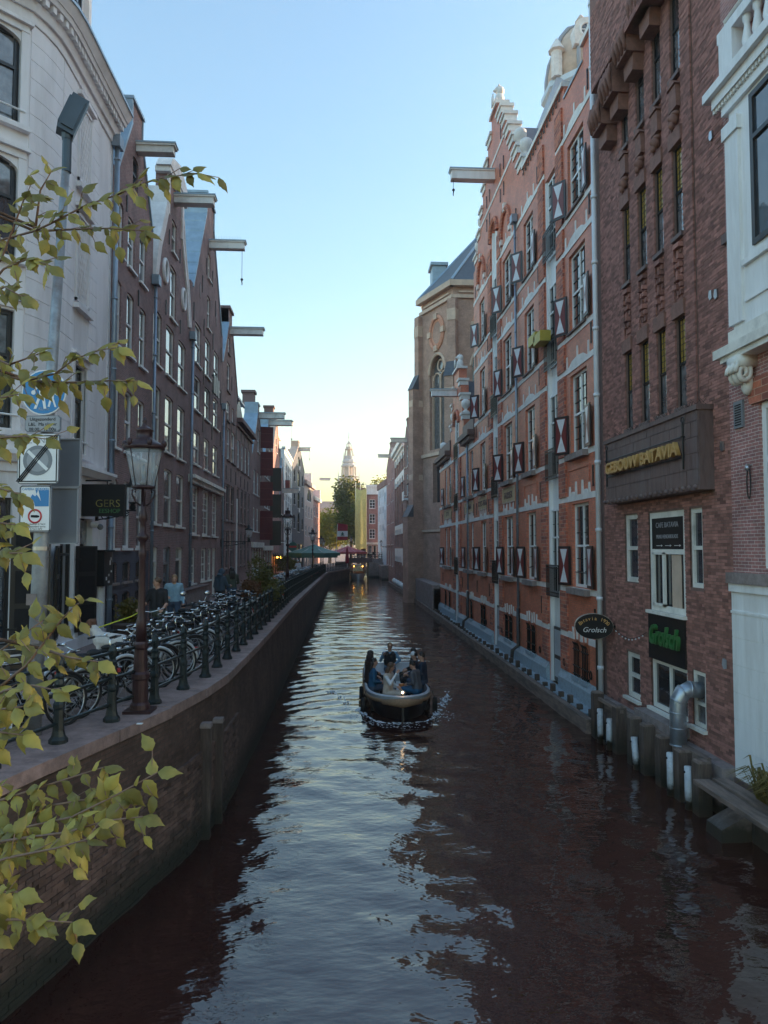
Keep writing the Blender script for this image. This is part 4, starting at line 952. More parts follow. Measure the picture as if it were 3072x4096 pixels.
for k, a, b in TALL + LOWB:
    if k == 'h': continue
    low = a > 39
    for ri, (v0, v1) in enumerate(ROWS[:2] if low else ROWS):
        mid = (5.02 - 3.75) / 2.58
        window(rf, FR, a, b, v0, v1, fm='white_paint', cols=1 if low else 2, split=(mid,), bars=(2, 3), bm='sign_black', gl=('glass_dim', 'glass', 'glass_warm'), sill=None, fw=.085, w=-.16)
        if ri in (0, 1): part('window_sill', M(FR).prism([(a - .1, v0 - .22), (b + .1, v0 - .22), (b + .1, v0 - .04), (a - .1, v0 - .04)], 0, .2), 'stone_grey', rf)
        else: part('window_sill', M(FR).box(a - .08, b + .08, v0 - .06, v0, -.03, .1), 'stone_dark', rf)
        if ri == 0: part('window_guard', M(FR).tube([(a + .1, v0 + .45, -.05), (b - .1, v0 + .45, -.05)], .015, 5), 'iron', rf)
        if low and (a in (41.15, 49.75)): shutter(b + .03, v0 + .02, 1, RN.uniform(10, 24))
        elif low: shutter(a - .03, v0 + .02, -1, RN.uniform(3, 7))
        else:
            shutter(a - .03, v0 + .02, -1, RN.uniform(3, 7))
            shutter(b + .03, v0 + .02, 1, RN.uniform(28, 46) if ri else 22)
    for s in ((.06, .56) if not low else (None,)):
        u0, u1 = (a + (b - a) * s, a + (b - a) * (s + .36)) if s is not None else (a + .2, a + .7)
        o = part('cellar_light', M(FR).box(u0, u1, 1.0, 2.1, -.25, -.2), 'glass', rf)
        g = M(FR)
        for i in range(4): u = u0 + (u1 - u0) * (i + .5) / 4; g.tube([(u, .98, .05), (u, 1.95, .05), (u, 2.05, .1)], .018, 5)
        for v in (1.05, 1.3, 1.8): g.box(u0 - .04, u1 + .04, v, v + .04, .04, .07)
        part('bar_grille', g, 'iron', o)
        part('sill', M(FR).prism([(u0 - .04, .86), (u1 + .04, .86), (u1 + .04, 1.0), (u0 - .04, 1.0)], -.2, .12), 'granite', o)
for a, b in HOI:
    tall = a < 40; floors = [(4.2, 6.3), (8.2, 10.3), (12.1, 14.2), (16.0, 18.0)] if tall else [(4.2, 6.3), (8.2, 10.3), (11.4, 13.3)]
    top = 18.1 if a < 30 else (20.55 if tall else 13.45)
    o = part('hoist_bay', M(FR).box(a, b, .35, top, -.24, -.14), 'white_paint', rf)
    part('bay_post', M(FR).box(a, a + .13, .35, top, -.14, -.02).box(b - .13, b, .35, top, -.14, -.02), 'white_paint', o)
    part('door', M(FR).box(a + .2, b - .2, .4, 2.25, -.14, -.09), 'shutter_frame', o)
    part('door_panel', M(FR).box(a + .32, b - .32, .55, 1.15, -.09, -.07).box(a + .32, b - .32, 1.3, 2.15, -.09, -.07), 'hull_grey', o)
    for i, (v0, v1) in enumerate(floors):
        window(rf, FR, a + .14, b - .14, v0 - .8, v1, fm='white_paint', cols=2, split=(.32, .66), bars=(2, 2), bm='sign_black', gl=('glass_dim', 'glass'), sill=None, fw=.07, w=-.14)
        g = M(FR); bz = v0 - .9
        for v in (bz, bz + .12, bz + .95, bz + 1.05): g.box(a - .02, b + .02, v, v + .03, .08, .11)
        n = 11
        for j in range(n + 1): u = a + (b - a) * j / n; g.box(u - .01, u + .01, bz, bz + 1.05, .085, .105)
        part('balcony_rail', g, 'iron', rf)
    if not a < 30:
        part('arch_surround', M(FR).tube([((a + b) / 2 + (b - a + .35) / 2 * math.cos(t), top - .65 + (.85) * math.sin(t), .02) for t in [i * math.pi / 10 for i in range(11)]], .13, 6), 'brick_redquoin', rf)
# blind arches beside the big gable
for c in (31.2, 36.8):
    part('blind_arch', M(FR).tube([(c + .85 * math.cos(t), 19.0 + 1.1 * math.sin(t), .02) for t in [i * math.pi / 10 for i in range(11)]], .13, 6), 'brick_redquoin', rf)
    part('arch_key', M(FR).box(c - .1, c + .1, 19.95, 20.35, -.02, .14), 'stone_white', rf)
    for s in (-1, 1): part('arch_spring', M(FR).box(c + s * .85 - .14, c + s * .85 + .14, 18.75, 19.0, -.02, .1), 'stone_white', rf)
anchor(rf, FR, [(u, v) for u in (20.45, 26.0, 29.3, 35.3, 38.5) for v in (2.9, 7.05, 11.25, 15.1, 18.9)] + [(u, v) for u in (31.5, 35.3, 32.2, 34.6) for v in (21.2, 22.4)] + [(32.0, 24.1), (34.8, 24.1)] + [(39.4, 7.05), (42.4, 7.05), (47.3, 7.05), (51.6, 7.05), (43.2, 2.9), (51.6, 2.9)], .62)
g = M(FR)                                                    # little loops under the parapet
for i in range(14): u = 23.1 + i * .37; g.tube([(u, 20.15, .04), (u + .05, 19.95, .04), (u + .1, 19.95, .04), (u + .12, 20.05, .04)], .02, 4)
part('drip_loop', g, 'shutter_frame', rf, kind='stuff')
for u in (32.3, 41.0): pipe(rf, FR, u if u > 40 else 29.25, 2.6 if u > 40 else .9, 11.2 if u > 40 else 18.6, w=.09, r=.05, mt='zinc_pipe')
for u in (29.25, 41.0): part('gutter_foot', M(FR).tube([(u, 2.5, .1), (u, 1.0, .1), (u, .8, .35), (u, -.1, .42)], .075, 7), 'shutter_frame', rf, True)
g = M(FR)                                                    # mooring rings
for u in (22.0 - 1.2, 23.3, 26.2, 29.6, 32.4, 36.0):
    g.tube([(u + .09 * math.cos(t), 1.25 + .12 * math.sin(t), .06) for t in [i * .7 for i in range(9)]], .02, 5, True)
part('mooring_ring', g, 'iron', rf, kind='stuff')
FT = frame((7.3, 0, 0), (0, -1, 0), (-1, 0, 0))
def text(root, s, F, u, v, size, mt, w=.03, ext=.012, shear=0.0, align='CENTER', name='lettering', sx=1.0, off=0.0):
    cu = bpy.data.curves.new('txt', 'FONT'); cu.body = s; cu.size = size; cu.extrude = ext; cu.shear = shear; cu.align_x = align; cu.resolution_u = 3; cu.offset = off
    ob = bpy.data.objects.new('txt', cu); COL.objects.link(ob); bpy.context.view_layer.update()
    me = bpy.data.meshes.new_from_object(ob.evaluated_get(bpy.context.evaluated_depsgraph_get()))
    bpy.data.objects.remove(ob); bpy.data.curves.remove(cu)
    A = F @ Matrix.Translation((u, v, w)) @ Matrix.Diagonal((sx, 1, 1, 1)); org = Vector(ORG.get(root, (0, 0, 0)))
    me.transform(Matrix.Translation(-org) @ A); me.materials.clear(); me.materials.append(MT[mt]); me.name = name
    o = bpy.data.objects.new(name, me); COL.objects.link(o); o.parent = root; ORG[o] = tuple(org); return o
for u0, u1, v0, v1, s in ((29.95, 32.3, 6.92, 7.62, 'FABRIEK'), (35.9, 37.9, 6.92, 7.62, 'KOTS-VERN'), (39.6, 42.3, 6.95, 7.6, '- ZONEN'), (47.6, 50.9, 6.95, 7.6, 'K   W')):
    o = part('name_panel', M(FR).box(u0, u1, v0, v1, -.02, .03), 'tan_panel', rf)
    part('panel_border', M(FR).box(u0, u1, v0, v0 + .05, .03, .045).box(u0, u1, v1 - .05, v1, .03, .045).box(u0, u0 + .05, v0 + .05, v1 - .05, .03, .045).box(u1 - .05, u1, v0 + .05, v1 - .05, .03, .045), 'stone_tan', o)
    text(o, s, FT, -(u0 + u1) / 2, v0 + .2, .42, 'stone_dark', .035)
for u0, u1 in ((21.0, 22.6), (26.7, 28.2)): part('sunk_panel', M(FR).box(u0 - .2, u1 + .2, 7.4, 7.46, 0, .03).box(u0 - .2, u0 - .14, 6.95, 7.4, 0, .03).box(u1 + .14, u1 + .2, 6.95, 7.4, 0, .03), 'brick_red', rf)
for u, w in ((25.3, .35), (24.6, .5)):
    fb = thing('flower_box', 'yellow plastic flower box hung on the factory balcony rail, ' + ('on its side' if u > 25 else 'with withered red flowers'), 'planter', (7.0, u, 12.2), 'yellow flower boxes')
    part('box', M(FR).prism([(u - .4, 12.25 if u > 25 else 12.1), (u + .4, 12.25 if u > 25 else 12.1), (u + .46, 12.6 if u > 25 else 12.45), (u - .46, 12.6 if u > 25 else 12.45)], .12, .5), 'flower_yellow', fb)
    part('soil', M(FR).box(u - .4, u + .4, 12.6 if u > 25 else 12.45, 12.63 if u > 25 else 12.48, .16, .46), 'brick_dark', fb)
# light drainpipe on the joint to the next house
dp = thing('drainpipe', 'long pale painted drainpipe between red factory and dark brown building', 'drainpipe', (7.2, 19.75, .9))
g = M(FR).tube([(19.75, .75, .14), (19.75, 24, .14)], .075, 8); part('pipe', g, 'pipe_white', dp, True)
g = M(FR)
for i in range(12): g.tube([(19.75, 1.6 + i * 1.9, .14), (19.75, 1.7 + i * 1.9, .14)], .095, 8)
part('collar', g, 'pipe_white', dp, True, kind='stuff')
part('lower_pipe', M(FR).tube([(20.0, .3, .12), (20.0, 2.4, .12)], .07, 8), 'shutter_frame', dp)
# ---------------------------------------------------------------- dark brown cafe building: every brick is a block
bt = thing('cafe_building', 'dark brown brick building with narrow stained-glass windows between piers and gold letters', 'building', (7.3, 16.5, 0))
HB = []
for a, b in ((14.69, 15.13), (15.61, 16.06), (16.51, 16.99), (17.49, 17.93)):
    HB += [(a, b, 7.96, 9.92), (a, b, 11.71, 13.71), (a, b, 15.28, 18.4)]
HB += [(17.45, 18.27, 4.1, 5.8), (15.0, 16.81, 1.25, 5.78), (14.25, 14.79, 4.13, 5.78), (17.44, 18.28, 1.2, 2.33), (14.25, 14.79, 1.3, 2.43)]
part('wall', M(FR).wall([(13.1, -.3), (19.98, -.3), (19.98, 26), (13.1, 26)], [hole(*h) for h in HB], -.012, .5, .3), 'mortar', bt)
part('side_wall', M(FR).box(13.12, 19.96, -.3, 25.8, -10, -.55), 'brick_dark', bt)
part('roof', M(FR).box(13.0, 20.05, 25.9, 26.2, -10, .1), 'slate', bt)
SIGN = (13.7, 18.68, 6.1, 7.68)
solid = HB + [SIGN, (14.55, 15.15, 9.92, 10.3), (15.5, 16.1, 9.92, 10.3), (16.4, 17.05, 9.92, 10.3), (17.4, 18.0, 9.92, 10.3), (15.0, 16.8, 1.2, 5.8)]
PIERS = [(14.24, 14.68, .05), (15.14, 15.6, .05), (16.07, 16.5, .05), (17.0, 17.48, .05), (17.94, 18.2, .05)]
bricks = []
def lay(u0, u1, v0, v1, w, blocks, L=.214, H=.0625):
    nrow = int((v1 - v0) / H)
    for r in range(nrow):
        v = v0 + r * H; u = u0 - (L / 2 if r % 2 else 0)
        while u < u1 - .02:
            a, b = max(u, u0), min(u + L - .009, u1); u += L
            if b - a < .03: continue
            cut = False
            for s in blocks:
                if b > s[0] and a < s[1] and v + H > s[2] and v < s[3]:
                    if a < s[0] - .03: b = min(b, s[0])
                    elif b > s[1] + .03: a = max(a, s[1])
                    else: cut = True; break
            if cut or b - a < .03: continue
            bricks.append(((a + b) / 2, v + H / 2 - .004, b - a, H - .009, w + RN.uniform(-.004, .006)))
lay(13.1, 14.22, -.2, 17.6, .0, solid)
lay(14.22, 18.88, .2, 17.6, .0, solid + [(a, b, 7.85, 30) for a, b, w in PIERS])
lay(18.88, 19.66, .2, 22, .0, solid)
lay(14.2, 18.7, 17.3, 19.5, .56, [])
for a, b, w in PIERS: lay(a, b, 7.85, 17.6, w, [])
for a, b, w in PIERS: part('pier', M(FR).box(a + .004, b - .004, 7.85, 20, -.02, w - .03), 'mortar', bt)
bricks.sort(key=lambda q: (q[0] * q[0] + (q[1] - 4.95) ** 2 + 53))
ub = to_mesh('brick', M(FR.to_3x3().to_4x4()).box(-.5, .5, -.5, .5, -.03, .0)); ub.materials.append(MT['brick_piece'])
g = M(FR)
for i, (u, v, L, H, w) in enumerate(bricks):
    if i < 300:
        p = FR @ Vector((u, v, w)); piece('brick', ub, bt, tuple(p), scale=(1, L, H))
    else:
        a, b, c, d = u - L / 2, u + L / 2, v - H / 2, v + H / 2; o = w - .035
        g.add([(a, c, o), (b, c, o), (b, d, o), (a, d, o), (a, c, w), (b, c, w), (b, d, w), (a, d, w)], [(4, 5, 6, 7), (0, 1, 5, 4), (1, 2, 6, 5), (2, 3, 7, 6), (3, 0, 4, 7)])
part('brickwork', g, 'brick_piece', bt, kind='stuff')
for a, b in ((14.69, 15.13), (15.61, 16.06), (16.51, 16.99), (17.49, 17.93)):
    for v0, v1, s in ((7.96, 9.92, .49), (11.71, 13.71, .5), (15.28, 18.0, .4)):
        o = part('window', M(FR).box(a, b, v0, v0 + .04, -.2, -.02).box(a, b, v1 - .04, v1, -.2, -.02).box(a, a + .035, v0, v1, -.2, -.03).box(b - .035, b, v0, v1, -.2, -.03).box(a, b, v0 + (v1 - v0) * s - .03, v0 + (v1 - v0) * s + .03, -.2, -.02), 'sign_black', bt)
        part('pane', M(FR).box(a, b, v0, v0 + (v1 - v0) * s, -.07, -.055), 'glass_curtain', o)
        part('pane', M(FR).box(a, b, v0 + (v1 - v0) * s, v1, -.07, -.055), 'lattice_yellow' if v0 < 15 else 'glass_dim', o)
        if v0 < 15:
            gg = M(FR)
            for k in range(1, 7): v = v0 + (v1 - v0) * (s + (1 - s) * k / 7); gg.box(a, b, v - .005, v + .005, -.055, -.045)
            for k in (1, 2): u = a + (b - a) * k / 3; gg.box(u - .004, u + .004, v0 + (v1 - v0) * s, v1, -.055, -.045)
            part('lead_grid', gg, 'sign_black', o)
        part('sill', M(FR).box(a - .03, b + .03, v0 - .09, v0, -.1, .1), 'stone_dark', o)
        if v0 < 15: part('lintel', M(FR).box(a - .05, b + .07, v1, v1 + .33, -.05, .1), 'terracotta', o)
    c = (a + b) / 2                                          # carved relief: bearded head over a stepped shield
    h = part('relief_head', M(FR).ell((c, 14.28, .1), (.1, .14, .11)).ell((c, 14.14, .15), (.07, .09, .07)).ell((c, 14.28, .2), (.025, .05, .035)).ell((c, 14.4, .06), (.13, .08, .1)), 'terracotta', bt, True)
    part('relief_shield', M(FR).prism([(c - .18, 14.5), (c + .18, 14.5), (c + .15, 15.0), (c - .15, 15.0)], 0, .12).prism([(c - .2, 15.0), (c + .2, 15.0), (c, 15.18)], 0, .16), 'terracotta', h)
    gg = M(FR)
    for k in range(7):
        for s in (-1, 1): gg.box(c + s * (.06 + .05 * (k % 2)) - .04, c + s * (.06 + .05 * (k % 2)) + .04, 10.4 + k * .15, 10.5 + k * .15, 0, .05 + .04 * (k % 3))
    gg.box(c - .14, c + .14, 11.42, 11.52, 0, .12); part('brick_relief', gg, 'brick_piece', bt, kind='stuff')
for i, (u, v) in enumerate(((18.5, 15.75), (17.7, 16.1), (16.75, 16.5), (15.8, 16.9))):     # corbelled oriel foot at the top
    part('corbel', M(FR).prism([(u - .35, v + .4), (u + .35, v + .4), (u + .35, v + 1.2), (u - .35, v + 1.2)], 0, .5).prism([(u - .25, v), (u + .25, v), (u + .3, v + .4), (u - .3, v + .4)], 0, .32), 'terracotta', bt)
    gg = M(FR)
    for k in range(4): gg.tube([(u - .3 + k * .2, v + .45, .5), (u - .3 + k * .2, v + .8, .58), (u - .3 + k * .2, v + 1.15, .52)], [.05, .07, .04], 6)
    part('carved_leaf', gg, 'terracotta', bt, True, kind='stuff')
part('oriel', M(FR).box(14.2, 18.7, 17.3, 20, 0, .55), 'terracotta', bt)
# stone sign box with moulded blocks
sb = part('sign_fascia', M(FR).box(SIGN[0], SIGN[1], SIGN[2], SIGN[3], -.02, .3), 'stone_dark', bt)
for r in range(5):
    v0 = SIGN[2] + .1 + r * .32; n = 11; off = .2 if r % 2 else 0
    for i in range(n):
        a = SIGN[0] + .03 + i * .472 - off; b = a + .462
        a = max(a, SIGN[0] + .01); b = min(b, SIGN[1] - .01)
        if b - a > .05: part('fascia_block', M(FR).box(a, b, v0, v0 + .31, .3, .318 + .004 * (i % 2)), 'stone_dark', sb)
part('fascia_cap', M(FR).box(SIGN[0] - .03, SIGN[1] + .03, SIGN[3], SIGN[3] + .1, -.02, .36), 'stone_dark', sb)
gg = M(FR)
for i in range(20): gg.ell((SIGN[0] + .15 + i * .26, SIGN[2] + .06, .3), (.07, .06, .06), 8, 5)
part('bead_row', gg, 'stone_dark', sb, True, kind='stuff')
gg = M(FR)
for i in range(70): u = SIGN[0] + RN.uniform(.05, 4.9); gg.tube([(u, 7.77, RN.uniform(.05, .3)), (u + RN.uniform(-.08, .08), 7.93, RN.uniform(.05, .35))], .004, 3)
part('bird_spikes', gg, 'iron', sb, kind='stuff')
rk = thing('letter_sign', 'gold letters GEBOUW BATAVIA on an iron frame before the dark stone fascia', 'sign', (7, 17, 7))
text(rk, 'GEBOUW BATAVIA', FT, -16.37, 6.86, .40, 'gold', .40, .045, sx=1.16, off=.008)
part('sign_frame', M(FR).tube([(14.3, 6.8, .36), (18.45, 6.8, .36)], .015, 5).tube([(14.3, 7.22, .36), (18.45, 7.22, .36)], .015, 5), 'iron', rk)
for u in (14.25, 18.48):
    part('scroll_bracket', M(FR).tube([(u, 6.55, .36), (u, 7.5, .36)], .02, 5).tube([(u + .06 * math.cos(t), 7.56 + .06 * math.sin(t), .36) for t in [i * .7 for i in range(9)]], .014, 4, True).tube([(u, 7.22, .3), (u, 7.22, .4)], .02, 5), 'iron', rk)
# lower openings
window(bt, FR, 17.45, 18.27, 4.1, 5.8, fm='cream_paint', split=(.5,), gl=('glass_dim',), sill=None, fw=.12, w=-.12)
window(bt, FR, 14.25, 14.79, 4.13, 5.78, fm='cream_paint', split=(.5,), gl=('glass_dim',), sill=None, fw=.1, w=-.12)
window(bt, FR, 17.44, 18.28, 1.2, 2.33, fm='cream_paint', split=(.5,), gl=('glass_dim', 'glass'), sill='cream_paint', fw=.12, w=-.12)
mw = window(bt, FR, 15.0, 16.79, 3.5, 5.78, fm='cream_paint', split=(.6,), gl=('glass',), sill='cream_paint', fw=.14, w=-.1)
part('curtain', M(FR).box(15.3, 15.75, 3.62, 4.8, -.07, -.06), 'stone_tan', mw)
part('open_sash', M(FR).box(16.0, 16.1, 3.62, 4.85, -.05, .0).box(16.55, 16.62, 3.62, 4.85, -.05, 0).box(16.0, 16.62, 4.8, 4.87, -.05, 0).box(16.0, 16.62, 3.62, 3.68, -.05, 0), 'cream_paint', mw)
pn = part('cafe_panel', M(FR).box(15.12, 16.68, 4.93, 5.64, -.06, -.03), 'sign_black', mw)
text(pn, 'CAFE BATAVIA', FT, -15.9, 5.42, .17, 'sign_midgrey', -.028, .003)
text(pn, 'PRINS HENDRIKKADE', FT, -15.9, 5.17, .125, 'sign_midgrey', -.028, .003, sx=.9)
for u in (15.4, 15.85, 16.3): part('arrow', M(FR).box(u - .16, u + .14, 5.0, 5.012, -.03, -.026).prism([(u - .18, 5.006), (u - .1, 5.03), (u - .1, 4.982)], -.03, -.026), 'sign_white', pn)
gp = part('brewery_panel', M(FR).box(15.0, 16.82, 2.38, 3.43, -.05, .04), 'sign_black', bt)
text(gp, 'Grolsch', FT, -15.9, 2.76, .62, 'neon_green', .1, .035, shear=.3, sx=.74, off=.012)
window(bt, FR, 15.03, 16.81, 1.25, 2.38, fm='cream_paint', cols=2, split=(), gl=('glass',), sill='cream_paint', fw=.1, w=-.12)
part('window_ledge', M(FR).box(14.95, 17.0, .95, 1.17, -.05, .35), 'stone_grey', bt)
window(bt, FR, 14.25, 14.79, 1.3, 2.43, fm='cream_paint', split=(.42,), gl=('glass', 'glass_curtain'), sill='cream_paint', fw=.08, w=-.1)
vd = thing('ventilation_duct', 'elbowed galvanised ventilation duct from the cafe window down to the ledge', 'duct', (6.9, 14.6, 1.2))
pth = [(7.35, 14.52, 2.05), (7.1, 14.52, 2.07), (6.96, 14.53, 2.0), (6.88, 14.55, 1.82), (6.87, 14.56, 1.6), (6.87, 14.56, .95)]
part('tube', M().tube(pth, .165, 14), 'galv', vd, True)
for k in (1, 2, 3, 4, 5):
    p = Vector(pth[k]); q = Vector(pth[k - 1]); d = (p - q).normalized() * .015
    part('seam', M().tube([p - d, p + d], .173, 14), 'galv', vd, True)
part('seam', M().tube([(6.87, 14.56, 1.28), (6.87, 14.56, 1.3)], .172, 14), 'galv', vd, True)
os_ = thing('oval_sign', 'black oval pub sign with yellow BATAVIA 1920 and pale green Grolsch lettering', 'sign', (6.5, 19.8, 2.6))
FO = frame((6.74, 19.05, 2.86), (.97, .0 - .24, 0), (-.24, -.97, 0))
ov = lambda r, n=28: [(r * .5 * math.cos(2 * math.pi * i / n), r * .34 * math.sin(2 * math.pi * i / n)) for i in range(n)]
o = part('sign_rim', M(FO).prism(ov(1.0), -.22, .0), 'steel', os_); part('sign_face', M(FO).prism(ov(.985), .0, .02), 'sign_black', o)
for i, ch in enumerate('Batavia 1920'):
    t = rad(158 - i * 12.4); text(os_, ch, FO @ Matrix.Translation((.39 * math.cos(t), .22 * math.sin(t), .026)) @ Matrix.Rotation((t - math.pi / 2) * .45, 4, 'Z'), 0, -.05, .135, 'gold', 0, .004)
text(os_, 'Grolsch', FO, 0, -.15, .19, 'shutter_white', .026, .004, shear=.3)
part('sign_arm', M().tube([(7.3, 19.0, 2.86), (7.1, 19.0, 2.86)], .03, 6), 'iron', os_)
li = thing('fairy_lights', 'sagging string of small lights between oval sign and cafe panel', 'string lights', (7.2, 18, 2.4))
cv = [Vector((7.2, 18.9, 2.86)).lerp(Vector((7.22, 16.85, 2.95)), i / 10) - Vector((0, 0, .22 * math.sin(math.pi * i / 10))) for i in range(11)]
part('wire', M().tube(cv, .008, 4), 'sign_black', li)
g = M()
for p in cv[1:-1]: g.ell(p - Vector((0, 0, .03)), .022, 6, 5)
part('bulb', g, 'shutter_white', li, True, kind='stuff')
for i, (u, v, mt) in enumerate(((13.45, 9.9, 'steel'), (13.65, 9.95, 'steel'), (13.5, 13.1, 'steel'), (13.6, 16.9, 'steel'), (13.35, 6.9, 'steel'), (13.45, 2.75, 'sign_midgrey'))):
    part('wall_plate', M(FR).prism([(u - .06, v - .08), (u + .02, v - .1), (u + .07, v - .02), (u + .04, v + .1), (u - .05, v + .08)], .01, .04), mt, bt)
# ---------------------------------------------------------------- brick-and-white house at the right edge
rh = thing('balcony_house', 'purple brick house with white stucco plinth, balcony and scroll bracket beside the cafe', 'building', (7.3, 12, 0))
part('wall', M(FR).wall([(7.0, 4.3), (13.1, 4.3), (13.1, 20), (7.0, 20)], [hole(9.6, 12.15, 4.6, 7.5), hole(9.2, 12.2, 14.6, 18)], 0, .4), 'brick_purple', rh)
part('side_wall', M(FR).box(7.02, 13.08, -.4, 19.8, -10, -.45), 'brick_dark', rh)
part('plinth', M(FR).box(7.0, 13.1, .75, 4.15, -.1, .05), 'white_paint', rh); part('plinth_foot', M(FR).box(7.0, 13.1, -.4, .75, -.1, .08), 'stone_dark', rh)
part('plinth_band', M(FR).box(6.98, 13.13, 4.3, 4.5, -.1, .14), 'stone_grey', rh); part('plinth_mould', M(FR).box(6.99, 13.11, 4.15, 4.3, -.1, .1).box(7.0, 13.1, 3.75, 3.8, .05, .075), 'white_paint', rh)
for r in range(6):
    v0 = .82 + r * .5
    for i in range(4):
        a = 7.05 + i * 1.52 + (.5 if r % 2 else 0); b = min(a + 1.5, 13.08)
        part('ashlar_block', M(FR).box(a, b, v0, min(v0 + .485, 3.73), .05, .066), 'white_paint', rh)
window(rh, FR, 9.6, 12.15, 4.6, 7.5, fm='white_paint', cols=2, split=(.65,), gl=('glass_dim',), sill=None, fw=.12)
part('flat_arch', M(FR).prism([(9.4, 7.5), (12.35, 7.5), (12.5, 7.95), (9.25, 7.95)], -.02, .05), 'brick_redquoin', rh)
bx = part('bay', M(FR).box(6.9, 12.62, 8.9, 13.2, 0, .15), 'white_paint', rh)
part('bay_floor', M(FR).box(6.9, 12.7, 8.62, 8.9, 0, .22).box(6.9, 13.0, 8.45, 8.62, 0, .36).box(6.9, 12.85, 8.35, 8.45, 0, .3), 'cream_paint', bx)
window(rh, FR, 8.9, 11.9, 10.2, 12.9, fm='black_paint', cols=2, split=(.7,), gl=('glass_dim',), sill=None, fw=.1, w=.13)
part('bay_pilaster', M(FR).box(12.25, 12.68, 9.0, 12.5, .1, .21).box(12.2, 12.72, 12.5, 12.75, .1, .25), 'white_paint', bx)
part('bay_board', M(FR).box(6.95, 12.2, 9.3, 9.35, .15, .19).box(6.95, 12.2, 9.95, 10.05, .15, .22), 'white_paint', bx)
part('bay_cornice', M(FR).box(6.9, 12.75, 13.0, 13.25, 0, .22).box(6.9, 12.95, 13.25, 13.45, 0, .3).box(6.9, 13.1, 13.45, 13.62, 0, .4), 'white_paint', bx)
gg = M(FR)
for i in range(60): gg.box(7 + i * .1, 7.06 + i * .1, 13.17, 13.25, .22, .27)
part('dentil_course', gg, 'cream_paint', bx, kind='stuff')
part('balcony_rail', M(FR).box(6.9, 12.7, 14.35, 14.55, .05, .3), 'white_paint', bx)
part('balcony_pier', M(FR).box(12.2, 12.65, 13.62, 14.35, .05, .3), 'white_paint', bx)
for i in range(14):
    u = 11.9 - i * .32
    part('baluster', M(FR @ Matrix(((1, 0, 0, u), (0, 0, 1, 13.62), (0, 1, 0, .18), (0, 0, 0, 1)))).lathe([(.08, 0), (.08, .06), (.05, .1), (.1, .28), (.06, .5), (.05, .58), (.08, .64), (.08, .73)], n=8), 'white_paint', bx, True)
part('hand_rail', M(FR).tube([(12.6, 14.75, .18), (7, 14.75, .18)], .05, 6).tube([(12.6, 14.55, .18), (12.6, 14.75, .18)], .03, 6), 'cream_paint', bx)
cs2 = M(FR); sp = []
for i in range(26): t = i * .45; r = .22 * (1 - i / 30); sp.append((12.35, 8.05 + r * math.sin(t), .22 + r * .7 * math.cos(t)))
cs2.tube(sp, .06, 6).box(12.15, 12.55, 8.15, 8.36, 0, .34).ell((12.35, 7.9, .08), (.14, .25, .1))
for s in (-.14, .14): cs2.tube([(p[0] + s, p[1], p[2]) for p in sp], .05, 6)
part('scroll_bracket', cs2, 'cream_paint', rh, True)
part('string_course', M(FR).box(12.62, 13.12, 10.72, 10.9, -.05, .08), 'stone_dark', rh)
part('vent_grille', M(FR).box(12.6, 12.9, 7.15, 7.65, .0, .04), 'sign_grey', rh)
gg = M(FR)
for i in range(9): gg.box(12.65, 12.85, 7.2 + i * .045, 7.22 + i * .045, .04, .048)
part('vent_slots', gg, 'sign_black', rh, kind='stuff')
cr = thing('hanging_cord', 'dark cord with knotted loop hanging from a hook on purple brick wall', 'cord', (7.25, 12.45, 6))
part('loop', M(FR).tube([(12.42 + .06 * math.sin(t) , 6.15 - .27 * math.cos(t) - .05, .06) for t in [i * .42 for i in range(15)]], .013, 5, True), 'rubber', cr)
part('hook', M(FR).tube([(12.42, 6.42, 0), (12.42, 6.44, .1)], .02, 5).ell((12.44, 6.38, .07), (.05, .06, .04)), 'steel', cr)
